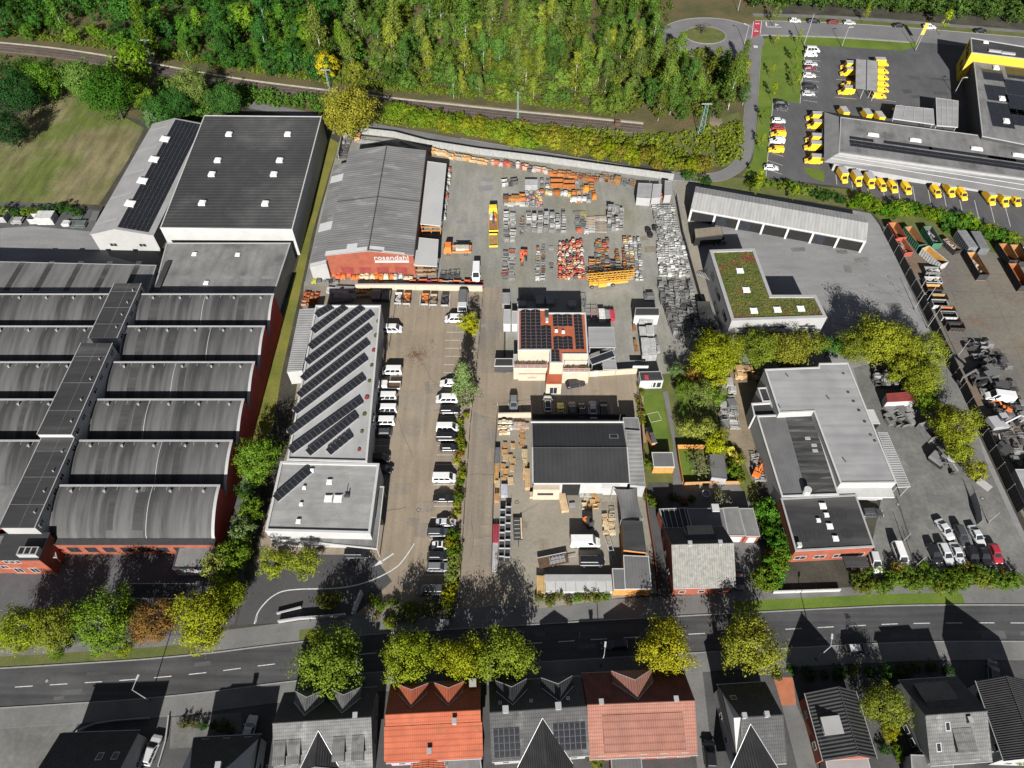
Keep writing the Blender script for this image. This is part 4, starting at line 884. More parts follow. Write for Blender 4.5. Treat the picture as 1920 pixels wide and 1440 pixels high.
# garden sheds
r, P, c = flat_building('garden_house', 'dark flat garden house with red roof hatch and glazed front', [(1198,697),(1239,696),(1244,713),(1201,714)], 3.0, 'trim_white', 'felt_dark', .05, .12, 'trim_grey', cat='garden house')
F = sorted(P, key=lambda p: p[1])[:2]; F.sort()
for k in range(2): window(r, F[1][0]-2.0+k*1.2, F[1][1]-.03, .5, .9, 1.7, -math.pi/2, 'trim_dark')
p = loc(c,1212,707,3.0); MB().box(p[0],p[1],2.95,.9,1.2,.1).build('hatch', M['red_marking'], r)
H = gable_house('pavilion', 'small dark roofed pavilion with orange sides on the lawn', (1218,812), (1228,810), 3.6, 2.5, 2.5, 1.9, 1.9, 'tile_dark', 'timber_orange', .2, cat='pavilion', floor_win=False, hipL=.3, hipR=.3)
r, P, c = flat_building('garden_shed', 'grey flat garden shed with white frame and orange timber front', [(1222,848),(1261,848),(1265,875),(1226,875)], 2.7, 'timber_orange', 'zinc', .06, .12, 'trim_white', cat='garden shed')
r, P, c = flat_building('garden_shed', 'plain grey garden shed beside the spiky tree', [(1330,852),(1357,852),(1363,897),(1335,894)], 2.8, 'trim_grey', 'zinc', .05, .1, 'zinc', cat='garden shed')
# ================================================================ row of garages, green roof building
A = [Vector(G2(*p)) for p in ((1295,392,4.2),(1625,452,4.2))]; t = A[1]-A[0]; ang = math.atan2(t.y, t.x); c = (A[0]+A[1])/2; L_ = t.length/2; n_ = Vector((-t.y, t.x)).normalized()
dR = (Vector(G2(1301,360,5.4))-A[0]).dot(n_); dB = (Vector(G2(1303,349,4.2))-A[0]).dot(n_); dB = max(dB, dR+3.0)
r = thing('vehicle_garages', 'long garage row with black doors, pale ribbed roof and white pillars', 'garages', (c.x, c.y, 0), ang)
mb = MB(); mb.loft([[(x,.25,-.02),(x,.25,4.05),(x,dR,5.25),(x,dB-.2,4.05),(x,dB-.2,-.02)] for x in (-L_+.25, L_-.25)]); 
w_ = MB(); w_.bx(-L_+.2,L_-.2,dB-.45,dB-.2,-.02,4.1); w_.bx(-L_+.2,-L_+.5,.3,dB-.45,-.02,4.4); w_.bx(L_-.5,L_-.2,.3,dB-.45,-.02,4.4); w_.build('wall', M['wall_grey'], r)
mb = MB(); roof_slab(mb, (-L_,0,4.2),(L_,0,4.2),(L_,dR,5.4),(-L_,dR,5.4), .12); K('garage_roof', (.31,.31,.305), col2=(.245,.245,.24), scale=.5, stretch=(1.4,.15,1), stripe=('x', .9, .3, .12)); mb.build('roof', M['garage_roof'], r)
mb = MB(); roof_slab(mb, (L_,dB,4.2),(-L_,dB,4.2),(-L_,dR,5.397),(L_,dR,5.397), .12); mb.build('rear_roof', M['garage_roof'], r)
nb = 7
for k in range(nb+1):
    x = -L_+.3 + k*(2*L_-.6)/nb; MB().bx(x-.28,x+.28,.05,.75,-.02,4.05).build('pillar', M['trim_white'], r)
MB().bx(-L_+.2,L_-.2,.1,.32,3.55,4.06).build('lintel', M['trim_white'], r)
for k in range(nb):
    x0 = -L_+.6 + k*(2*L_-.6)/nb; x1 = x0+(2*L_-.6)/nb-.6
    MB().bx(x0,x1,.5,.56,-.02,3.5).build('closed_door', M['near_black'], r); MB().bx(x0,x1,.2,.26,3.3,3.38).build('door_rail', M['alu'], r)  # black door panels put across each bay front so the bays read dark
    if k in (1,2,5): MB().bx(x0,(x0+x1)/2,.42,.48,0,3.2).build('folding_door', M['glass'], r)
GX = [(1330.5,468.6),(1414.6,465.7),(1447,553),(1530,553),(1551,595),(1372,601)]
r, P, c = flat_building('green_roof_building', 'grey L-shaped building with mossy planted roof', GX, 7.6, 'wall_grey', 'sedum', .3, .75, 'trim_grey')
for x, y in ((1387,508),(1399,544),(1413,583),(1457,581),(1501,579)): skylight(r, c, x, y, 7.4, 1.7, 1.7)
mb = MB(); rr = random.Random(3)
I = inset(P, 1.0)
from mathutils.geometry import intersect_point_tri_2d
def inside(p, Q):
    k = False; j = len(Q)-1
    for i in range(len(Q)):
        if (Q[i][1] > p[1]) != (Q[j][1] > p[1]) and p[0] < (Q[j][0]-Q[i][0])*(p[1]-Q[i][1])/(Q[j][1]-Q[i][1])+Q[i][0]: k = not k
        j = i
    return k
xs_, ys_ = [p[0] for p in I], [p[1] for p in I]
for k in range(2600):
    p = (rr.uniform(min(xs_),max(xs_)), rr.uniform(min(ys_),max(ys_)))
    if not inside(p, I): continue
    s = rr.uniform(.12,.34); a = rr.random()*6.28; z = 7.31
    mb.add([(p[0]+s*math.cos(a+q),p[1]+s*math.sin(a+q),z+(.1 if i % 2 else .25)*rr.random()) for i, q in enumerate((0,1.57,3.14,4.71))], [(0,1,2,3)])
o = mb.build('sedum_plants', M['sedum'], r); o['kind'] = 'stuff'
E_ = sorted(P, key=lambda p: p[0])
SW = c.to(*G2(1372,601,7.6)); NW = c.to(*G2(1330.5,468.6,7.6)); SE = c.to(*G2(1551,595,7.6))
for t_, z_, wd in ((.12,1.2,2.2),(.3,4.4,2.2),(.55,4.2,3.6),(.62,1.0,3.6),(.85,4.2,3.0)):
    x_ = NW[0]+(SW[0]-NW[0])*t_; y_ = NW[1]+(SW[1]-NW[1])*t_; a_ = math.atan2(NW[1]-SW[1], NW[0]-SW[0])+math.pi/2; window(r, x_+.02*math.cos(a_), y_+.02*math.sin(a_), z_, wd, 1.4, a_, 'trim_dark')
for t_ in (.15,.5,.8):
    x_ = SW[0]+(SE[0]-SW[0])*t_; y_ = SW[1]+(SE[1]-SW[1])*t_; window(r, x_, y_-.03, 4.6, 5.0, .5, -math.pi/2, 'trim_dark'); window(r, x_, y_-.03, 1.6, 4.0, 1.6, -math.pi/2, 'trim_dark')
# outside stair of the green roof building
s0 = G(1326,532,3.4); s1 = G(1336,556,.2)
r = thing('steel_stair', 'grey outside stair on the shaded wall of the green roof building', 'stair', (s0.x, s0.y, 0))
for k in range(12):
    t_ = k/11; p = (G(1309,512,0).lerp(G(1338,545,0), t_)) - Vector((s0.x, s0.y, 0)); MB().box(p.x,p.y,.2+3.2*t_,.3,1.6,.07,-.6).build('tread', M['trim_grey'], r)
MB().box(*(G(1342,548).xy - s0.xy),3.35,2.6,2.4,.12).build('landing', M['white_sheet'], r)
for q in ((1336,553),(1350,553)): p = G(*q).xy - s0.xy; MB().tube((p.x,p.y,0),(p.x,p.y,3.4),.07).build('post', M['trim_white'], r)
# ================================================================ white works with dark lean roofs, brick office
r, P, c = flat_building('white_works', 'large white works building with pale grey flat roof', [(1434,692),(1535,688),(1536,681),(1590,680),(1681,905),(1576,906),(1526,771),(1461,774)], 7.0, 'wall_white', 'white_sheet', .15, .3, 'trim_white')
for x, y in ((1581,700),(1590,735),(1600,752),(1610,769),(1621,790),(1632,815),(1640,826)): MB().cyl(*loc(c,x,y,6.85)[:2],6.84,6.9,.35,8).build('stain_patch', M['felt_dark'], r)
for x, y in ((1478,706),(1463,764),(1586,866),(1555,748)): MB().tube(loc(c,x,y,6.8),loc(c,x,y,7.7),.1).build('vent', M['trim_dark'], r)
pS = c.to(*G2(1630,906,7.0)); MB().bx(pS[0]-4.8,pS[0]+4.2,pS[1]-.12,pS[1]+.05,.1,4.4).build('gate', M['trim_grey'], r); MB().bx(pS[0]-6.2,pS[0]+5.2,pS[1]-2.0,pS[1]+.1,4.6,5.0).build('canopy', M['trim_white'], r)
r, P, c = flat_building('dark_lean_roof', 'grey and black streaked low roof in the corner of the white works', [(1419,779),(1524,775),(1573,927),(1466,931)], 5.4, 'wall_white', 'zinc', .25, .3, 'trim_white')
a_ = [c.to(*G2(*q, 5.2)) for q in ((1472,778),(1522,777),(1569,925),(1513,927))]
MB().poly([(x,y,5.19) for x, y in a_]).build('black_roof', mat('streaked', (.025,.025,.026), col2=(.075,.075,.075), scale=.5, stretch=(.25,1.6,1), stripe=('y',1.4,.4,.3), tint=((.13,.13,.13),.35,.58,.7)), r)
for x, y in ((1514,822),(1526,835),(1528,845)): MB().box(*loc(c,x,y,5.2)[:2],5.19,1.1,.7,.15).build('roof_patch', M['trim_grey'], r)
mb = MB(); p = loc(c,1511,924,5.2); mb.cyl(p[0],p[1],5.1,6.6,.75,10); mb.build('roof_tank', M['trim_white'], r)
r, P, c = flat_building('box_bay', 'white box bay with dark roof on the west wall of the works', [(1421,727),(1437,726),(1447,752),(1430,753)], 5.0, 'wall_white', 'felt_dark', .2, .25, 'trim_white')
r, P, c = flat_building('box_bay', 'larger white box bay with black roof near the works corner', [(1409,756),(1446,754),(1459,777),(1414,779)], 5.0, 'wall_white', 'felt_dark', .5, .25, 'trim_white')
r, P, c = flat_building('ribbed_canopy', 'pale ribbed canopy along the east side of the white works', [(1646,811),(1664,811),(1707,912),(1684,913)], 4.4, 'trim_grey', 'panel_ribbed', .03, .06, 'trim_white', base=4.1, cat='canopy')
for x, y in P: MB().tube((x*.96,y*.96,0),(x*.96,y*.96,4.15),.1).build('post', M['alu'], r)
r, P, c = flat_building('skip_box', 'white lidded roof box against the white works', [(1626,768),(1638,768),(1650,794),(1637,794)], 2.8, 'trim_grey', 'trim_white', .04, .1, 'trim_white', cat='box')
r, P, c = flat_building('brick_office', 'red brick office with stained dark flat roof and small rooflights', [(1464,934),(1605,927),(1640,1025),(1492,1033)], 5.2, 'brick_red', 'felt_dark', .15, .3, 'trim_grey')
for x, y, s in ((1542,949,1.3),(1549,966,.9),(1534,976,.8),(1555,987,1.2),(1566,1010,1.1)): skylight(r, c, x, y, 5.05, s, s)
MB().box(*loc(c,1497,1024,5.1)[:2],5.05,.8,.8,.9).build('chimney', M['trim_white'], r)
for q in range(6): MB().cyl(*loc(c,1512+q*16+RNG.uniform(-6,6),960+RNG.uniform(-10,45),5.05)[:2],5.052,5.056+.0002*q,.8+RNG.random(),9).build('stain_patch', M['black_sheet'], r)
F0 = c.to(*G2(1492,1033,5.2)); F1 = c.to(*G2(1640,1025,5.2)); W0 = c.to(*G2(1464,934,5.2))
win_row(r, F0, F1, 1.2, 4, 2.2, 1.4); win_row(r, W0, F0, 1.2, 3, 1.4, 1.3)
MB().bx(F0[0]+9.5,F0[0]+14,F0[1]-2.2,F0[1]-.1,2.8,3.05).build('porch_roof', M['felt_dark'], r)
# ================================================================ delivery base
r, P, c = flat_building('delivery_tower', 'tall yellow-walled head building of the delivery base', [(1820,70),(1990,98),(1990,118),(1822,98)], 10.0, 'yellow_wall', 'felt_dark', .25, .3, 'trim_grey', ang=R(-15))
skylight(r, c, 1848, 80, 9.8, 1.6, 1.4)
for x, y in ((1866,97),(1890,101)): MB().box(*loc(c,x,y,9.8)[:2],9.75,4.2,1.0,.5).build('roof_unit', M['alu'], r)
W0 = c.to(*G2(1820,70,10)); W1 = c.to(*G2(1822,98,10)); 
for t_, z_ in ((.25,7.0),(.5,6.6),(.7,6.2),(.45,2.4),(.75,2.2)):
    x_ = W0[0]+(W1[0]-W0[0])*t_; y_ = W0[1]+(W1[1]-W0[1])*t_; a_ = math.atan2(W1[1]-W0[1], W1[0]-W0[0])-math.pi/2; window(r, x_, y_, z_, 1.6, 2.0, a_, 'trim_dark')
r, P, c = flat_building('sorting_hall', 'grey sorting hall roof with many solar panels beside the yellow wall', [(1825,107),(2010,140),(2030,292),(1842,255)], 7.2, 'trim_dark', 'felt_grey', .15, .25, 'trim_grey', ang=R(-15))
def pblock(r, c, o_px, z, nx, ny, w, d, a=0.0):
    p = loc(c, *o_px, z); panels_joined(r, (p[0], p[1], z-.05), (math.cos(a), math.sin(a), 0), (math.sin(a), -math.cos(a), 0), nx, ny, w, d)
for o_px, nx, ny in (((1840,128),3,3),((1845,158),3,4),((1850,190),3,6),((1884,125),3,3),((1881,148),5,4),((1884,176),5,5),((1892,203),5,4)): pblock(r, c, o_px, 7.1, nx, ny, 2.1, 2.3)
for x, y in ((1867,128),(1878,186),(1886,228),(1860,112)): skylight(r, c, x, y, 7.05, 1.8, 2.2, R(0), .7)
r, P, c = flat_building('delivery_wing', 'long dark wing of the delivery base with a double solar row', [(1576,219),(1842,254),(1990,276),(1990,345),(1573,286)], 6.2, 'trim_grey', 'zinc', .1, .25, 'trim_grey', ang=R(-14.3))
MB().poly([(x,y,6.115) for x, y in inset(P, .3)]).build('roof_felt', M['felt_grey'], r)
for o_px, nx in (((1593,262),40),((1594,268),40)):
    p = loc(c, *o_px, 6.2); panels_joined(r, (p[0], p[1], 6.15), (1,-.004,0), (0,-1,0), nx, 1, 1.7, 1.5)
for o_px, nx in (((1593,255),4),((1657,263),8),((1741,275),14),((1852,291),8)): p = loc(c, *o_px, 6.2); panels_joined(r, (p[0], p[1], 6.15), (1,-.004,0), (0,-1,0), nx, 1, 1.7, 1.5)
for x, y in ((1637,254),(1716,264),(1831,280),(1909,292)): skylight(r, c, x, y, 6.1, 3.2, 1.3, 0, .6)
mb = MB(); q = [c.to(*G2(*k)) + (k[2],) for k in ((1573,284,6.2),(1990,343,6.2),(1990,384,2.6),(1545,304,3.4))]; mb.poly(q[::-1]); q2 = q
o = mb.build('front_slope', M['zinc'], r); 
for t_ in (.35,.62): MB().tube(Vector(q[0]).lerp(Vector(q[3]), t_)+Vector((0,0,.06)), Vector(q[1]).lerp(Vector(q[2]), t_)+Vector((0,0,.06)), .1, 4).build('snow_rail', M['trim_white'], r)
mb = MB(); q = [c.to(*G2(*k)) + (k[2],) for k in ((1546,210,3.6),(1573,219,6.2),(1573,286,6.2),(1545,304,3.6))]; mb.poly(q); mb.build('end_slope', M['panel_ribbed'], r)
mb = MB(); q = [c.to(*G2(*k)) + (k[2],) for k in ((1546,210,3.6),(1675,228,4.4),(1675,232,6.2),(1574,219,6.2))]; mb.poly(q[::-1]); mb.build('rear_slope', M['felt_dark'], r)
for px, z, lab in (([(1680,197),(1750,204),(1752,233),(1674,222)], 4.6, 'pale loading canopy with white ribs behind the delivery wing'), ([(1755,183),(1797,189),(1796,238),(1757,235)], 4.8, 'pale loading canopy nearest the yellow delivery hall')):
    r, P, c = flat_building('loading_canopy', lab, px, z, 'trim_grey', 'white_sheet', .04, .1, 'trim_white', base=z-.3, cat='canopy', group='loading canopies')
    q0, q1, q2, q3 = [Vector((*loc(c, x, y, z)[:2], z)) for x, y in px]
    for k in (.25,.5,.75): MB().tube(q0.lerp(q1, k), q3.lerp(q2, k), .08, 4).build('rib', M['trim_white'], r)
    for x, y in P: MB().tube((x*.95,y*.9,0),(x*.95,y*.9,z-.25),.12).build('post', M['alu'], r)
r, P, c = flat_building('van_carport', 'ribbed pale carport roof over the yellow delivery vans', [(1605,110),(1646,114),(1645,171),(1604,166)], 3.6, 'trim_grey', 'panel_ribbed', .03, .06, 'trim_dark', base=3.4, cat='carport', ang=R(-3))
for x, y in P + [(0, P[0][1]*.9), (0, -P[0][1]*.9)]: MB().tube((x*.5,y*.97,0),(x*.5,y*.97,3.45),.12).build('post', M['alu'], r)
MB().tube(loc(c,1625.5,112.5,3.64), loc(c,1624.5,168,3.64), .12, 4).build('valley_gutter', M['trim_dark'], r)
# ================================================================ houses along the street
H = gable_house('grey_house', 'grey tiled double house with two pointed street dormers', (511,1357), (696,1345), 8.8, 4.6, 4.6, 5.6, 6.6, 'tile_grey', 'wall_grey')
sl_ = MB(); roof_slab(sl_, (-H['Lh']-.02,5.62,4.66),(H['Lh']+.02,5.62,4.66),(H['Lh']+.02,.02,8.86),(-H['Lh']-.02,.02,8.86), .05); sl_.build('north_slope_shade', M['tile_dark'], H['r'])  # darker tile over the grey roof, north-side shade put into the colour
for x in (-3.0, 2.9): dormer(H, x, 1, 5.2, 4.6, 8.0, 6.2, 'gable', 'tile_grey', 'trim_grey', 1.6)
dormer(H, -.6, -1, 6.2, 5.6, 8.0, 5.2, 'gable', 'tile_dark', 'trim_dark')
for x in (-6.6, -4.3, 2.6, 5.6): dormer(H, x, -1, 5.4, 1.6, 7.4, 6.9, 'shed', 'tile_grey', 'trim_dark')
chimney(H, 5.2, .4, .7, .6, 'trim_grey')
H = gable_house('orange_house', 'house with bright orange tiled roof and two orange dormers', (722,1341), (901,1332), 8.4, 4.6, 4.8, 5.6, 6.2, 'tile_orange', 'render_pink')
for x in (-3.6, 2.4): dormer(H, x, 1, 5.0, 4.6, 7.7, 6.0, 'gable', 'tile_orange', 'trim_grey', 1.4)
dormer(H, 0.0, -1, 5.9, 15.2, 7.5, 5.6, 'shed', 'tile_orange', 'trim_white', win=False)
chimney(H, 3.4, -1.4, 1.1, .6, 'trim_grey'); chimney(H, -.6, -5.2, 1.6, .6, 'brick_dark')
chimney(H, 6.3, 4.8, 1.2, 1.0, 'tile_orange')
E1 = gable_house('rear_wing', 'small orange tiled rear wing of the orange house', (804,1398), (801,1452), 5.4, 4.2, 4.2, 2.7, 2.7, 'tile_orange', 'wall_white', .2)
flat_building('terrace', 'flat grey terrace roof behind the orange house', [(836,1404),(898,1400),(904,1450),(838,1450)], 3.2, 'wall_white', 'felt_grey', .06, .15, 'trim_grey')
H = gable_house('dark_house', 'dark tiled double house with solar panels and black rear gable', (918,1336), (1100,1324), 8.6, 4.8, 4.8, 5.6, 6.4, 'tile_dark', 'wall_grey')
mb = MB(); roof_slab(mb, (H['Lh']+.01,-6.42,4.86),(-H['Lh']-.01,-6.42,4.86),(-H['Lh']-.01,-.05,8.63),(H['Lh']+.01,-.05,8.63), .04); mb.build('south_slope_lit', M['tile_dark_lit'], H['ro'])  # lighter tile over the dark roof, sunlit side put into the colour
for x in (-4.0, 3.6): dormer(H, x, 1, 5.2, 4.8, 7.9, 6.2, 'gable', 'tile_dark', 'trim_dark', 1.6)
dormer(H, .6, -1, 9.0, 8.4, 7.9, 4.4, 'gable', 'tile_dark', 'wall_white')
for x in (-5.2, 3.2): chimney(H, x, .2, .7, .8, 'trim_white')
house_panels(H, H['Lh']-5.6, H['Lh']-.4, 2.0, 5.6, 6, 4); house_panels(H, -H['Lh']+.4, -H['Lh']+4.6, 2.2, 6.0, 5, 4)
for x in (-6, -1, 5): roofwin(H, x, 1.6, .5, .6)
H = gable_house('pink_house', 'house with salmon pink tiled roof and broad rear dormer', (1101,1322), (1303,1314), 8.8, 4.6, 4.4, 6.0, 7.0, 'tile_pink', 'brick_red')
mb = MB(); roof_slab(mb, (-H['Lh']-.02,6.02,4.66),(H['Lh']+.02,6.02,4.66),(H['Lh']+.02,.02,8.86),(-H['Lh']-.02,.02,8.86), .05); mb.build('north_slope_shade', mat('tile_pink_shaded', (.15,.045,.035), var=.3, stripe=('x',.36,.4,.3)), H['r'])  # dark copy of the pink tile: shade of the street side painted in
dormer(H, -.4, 1, 5.6, 6.4, 8.4, 6.2, 'gable', 'tile_pink', 'trim_dark', 2.2)
dormer(H, .1, -1, 6.4, 12.6, 7.9, 6.4, 'shed', 'tile_pink', 'timber', win=False)
for x in (-6.4, 5.6): chimney(H, x, .3, .8, .6, 'trim_grey')
roofwin(H, -5.6, 3.6, .7, .7)
flat_building('terrace', 'ribbed grey veranda roof behind the pink house', [(1144,1400),(1200,1397),(1206,1460),(1148,1460)], 3.0, 'brick_red', 'zinc', .05, .12, 'trim_grey')
H = gable_house('black_house', 'black tiled house with pale rear gables beside the narrow drive', (1372,1346), (1468,1340), 8.6, 4.6, 4.6, 6.0, 6.2, 'tile_dark', 'wall_white', hipL=1.5)
dormer(H, -1.2, -1, 8.6, 9.0, 8.0, 3.6, 'gable', 'tile_dark', 'wall_white')
for x in (-2.2, 1.4): chimney(H, x, .1, .8, .6, 'trim_white')
mb = MB(); roof_slab(mb, (H['Lh']+.01,-6.22,4.66),(-H['Lh']+.6,-6.22,4.66),(-H['Lh']+1.6,-.05,8.63),(H['Lh']+.01,-.05,8.63), .04); mb.build('south_slope_lit', M['tile_dark_lit'], H['ro'])  # sunlight on the south side painted as a lighter tile
roofwin(H, -2.4, 3.5, 1.0, .8)
# ridge running away from the street
H = gable_house('gabled_house', 'black ribbed house standing gable to the street with small side dormer', (1611,1417), (1572,1287), 8.0, 4.4, 4.4, 4.3, 4.3, 'tile_dark', 'brick_red', .35)
dormer(H, -.4, 1, 3.4, 2.4, 7.2, 6.2, 'shed', 'wall_grey', 'trim_white')
K('tile_rib', (.046,.046,.048), col2=(.034,.034,.036), scale=.5, stripe=('x', .55, .8, .5), rough=.5); H['ro'].data.materials[0] = M['tile_rib']
flat_building('veranda', 'ribbed glass veranda below the black ribbed house', [(1548,1425),(1627,1421),(1640,1470),(1556,1470)], 3.0, 'trim_grey', 'white_sheet', .05, .1, 'trim_white')
H = gable_house('corner_house', 'grey tiled house with street slope darkened as shade and square garage windows', (1735,1342), (1851,1334), 8.4, 4.4, 4.4, 6.4, 6.4, 'tile_grey', 'wall_grey')
mb = MB(); roof_slab(mb, (-H['Lh']-.02,6.42,4.46),(H['Lh']+.02,6.42,4.46),(H['Lh']+.02,.02,8.46),(-H['Lh']-.02,.02,8.46), .05); mb.build('north_slope_shade', M['tile_dark'], H['r'])  # street slope's shade painted as dark tile over the grey
dormer(H, .6, -1, 5.0, 2.8, 7.2, 6.4, 'shed', 'tile_grey', 'trim_dark', win=False); chimney(H, 1.8, -1.0, .8, .6, 'trim_dark')
for x, y in ((-1.6,-1.6),(-3.4,-4.2)): roofwin(H, x, y)
roofwin(H, 1.4, 1.4)
dormer(H, -.8, 1, 5.2, 5.4, 7.7, 6.0, 'shed', 'tile_dark', 'trim_dark', win=False)
r = thing('garage_row', 'dark low building with six square white-framed windows beside the corner house', 'garages', tuple(G(1715,1380)), R(-80))
MB().bx(-6,6,-1.6,1.6,-.02,2.6).build('wall', M['trim_dark'], r); MB().bx(-6.1,6.1,-1.7,1.7,2.6,2.75).build('roof', M['felt_dark'], r)
for k in range(6): window(r, -5+k*2, -1.63, .8, 1.3, 1.3, -math.pi/2)
H = gable_house('white_house', 'white gabled house at the right picture edge', (1944,1420), (1886,1266), 8.6, 5.0, 5.0, 3.0, 7.0, 'tile_dark', 'wall_white', .3)
flat_building('carport', 'flat dark carport beside the corner house', [(1848,1365),(1890,1360),(1915,1405),(1858,1410)], 2.7, 'trim_dark', 'felt_dark', .05, .1, 'trim_grey', cat='carport')
flat_building('terrace', 'flat grey rear roof of the corner house', [(1708,1415),(1785,1418),(1792,1470),(1712,1470)], 3.0, 'wall_white', 'felt_grey', .05, .12, 'trim_grey')
H = gable_house('slate_house', 'dark slate house at the lower left with its street slope in shade', (64,1452), (222,1446), 8.0, 4.6, 4.6, 6.4, 6.4, 'tile_dark', 'wall_grey')
for x in (2.2, 4.6): roofwin(H, x, 2.4, 1.0, 1.2)
H = gable_house('hipped_house', 'dark hipped house with ribbed corner slope at the lower left', (330,1455), (466,1448), 8.0, 4.4, 4.4, 6.0, 6.0, 'tile_dark', 'wall_white', hipR=4.5, hipL=2.0); chimney(H, .6, 1.2, .8, .7, 'trim_white')
# cabin roofs at the right edge of the works yard
flat_building('container_office', 'pale flat container office at the right picture edge', [(1904,880),(1990,880),(1990,950),(1936,950)], 2.8, 'trim_white', 'white_sheet', .05, .1, 'trim_white')
for k, px in enumerate(([(1197,343),(1223,344),(1220,372),(1194,370)], [(1225,345),(1241,345),(1239,370),(1222,371)], [(1247,338),(1259,340),(1259,365),(1246,366)])):
    flat_building('store_container', ['wide grey ribbed storage container in the corner of the machine yard', 'grey and white storage container between its two neighbours', 'narrow pale storage container against the lane fence'][k], px, 2.7, 'trim_grey', ['panel_ribbed','flat_white','white_sheet'][k], .05, .08, 'trim_grey', cat='container')
flat_building('green_shed', 'low dark flat shed beside the racks under the green roof building', [(1307,565),(1330,565),(1344,612),(1316,614)], 2.8, 'trim_dark', 'felt_dark', .05, .1, 'trim_dark', cat='shed')
# ================================================================ vehicles
K('paint', (1,1,1), objcol=True, var=.06, scale=1.5, fine=.03, rough=.32, coat=.6, spec=.5)
K('tyre', (.018,.018,.018), var=.2, scale=3.0); K('rim', (.35,.35,.36), var=.2, rough=.35, metal=.6)
K('lamp_glass', (.75,.75,.72), var=.1, rough=.15, fine=0); K('tail_red', (.35,.015,.015), var=.1, rough=.2, fine=0)
K('plain', (1,1,1), objcol=True, var=.3, scale=.9, finescale=4.0, fine=.18, rough=.75)
K('cargo_bed', (.10,.06,.035), var=.4, scale=2.0)
VC = {'white':(.58,.58,.575),'silver':(.42,.43,.44),'grey':(.13,.135,.14),'black':(.012,.012,.014),'red':(.28,.02,.03),'yellow':(.78,.46,.02),'lemon':(.62,.50,.03),'dark':(.045,.047,.05),'wine':(.13,.015,.02),'orange':(.62,.16,.03)}
VK = {
 'hatch': dict(L=4.2,W=1.8,H=1.47,b=.92,base=(-1.95,1.05),roof=(-1.45,.25),hood=[(1.05,.92),(1.6,.84),(2.0,.7)],tail=[(-1.95,.9)]),
 'sedan': dict(L=4.6,W=1.82,H=1.43,b=.9,base=(-1.55,1.05),roof=(-.95,.2),hood=[(1.05,.9),(1.8,.82),(2.2,.68)],tail=[(-2.2,.88),(-1.6,.94)]),
 'estate': dict(L=4.7,W=1.83,H=1.48,b=.92,base=(-2.2,1.1),roof=(-1.95,.2),hood=[(1.1,.92),(1.8,.84),(2.25,.7)],tail=[(-2.25,.9)]),
 'suv': dict(L=4.5,W=1.88,H=1.68,b=1.05,base=(-2.05,1.1),roof=(-1.75,.25),hood=[(1.1,1.05),(1.75,.98),(2.15,.82)],tail=[(-2.1,1.0)]),
 'sport': dict(L=4.0,W=1.75,H=1.28,b=.82,base=(-1.45,.85),roof=(-.8,.05),hood=[(.85,.82),(1.5,.76),(1.9,.62)],tail=[(-1.9,.8),(-1.4,.86)]),
 'van': dict(L=4.95,W=1.92,H=1.96,b=1.08,base=(-2.4,1.85),roof=(-2.3,1.05),hood=[(1.85,1.1),(2.2,.98),(2.4,.8)],tail=[(-2.42,1.05)],tw=.74),
 'caddy': dict(L=4.6,W=1.82,H=1.84,b=1.1,base=(-2.2,1.35),roof=(-2.12,.65),hood=[(1.35,1.05),(1.9,.95),(2.2,.78)],tail=[(-2.24,1.05)],tw=.8,blind=True),
 'sprinter': dict(L=5.9,W=2.0,H=2.55,b=1.3,base=(-2.9,2.05),roof=(-2.85,1.35),hood=[(2.05,1.25),(2.5,1.1),(2.85,.85)],tail=[(-2.92,1.2)],tw=.86,blind=True),
}
VM = {}
def ring8(x, hw, zb, zt): return [(x,-hw*.9,zb),(x,-hw,zb+.18),(x,-hw,zt-.14),(x,-hw*.86,zt),(x,hw*.86,zt),(x,hw,zt-.14),(x,hw,zb+.18),(x,hw*.9,zb)]
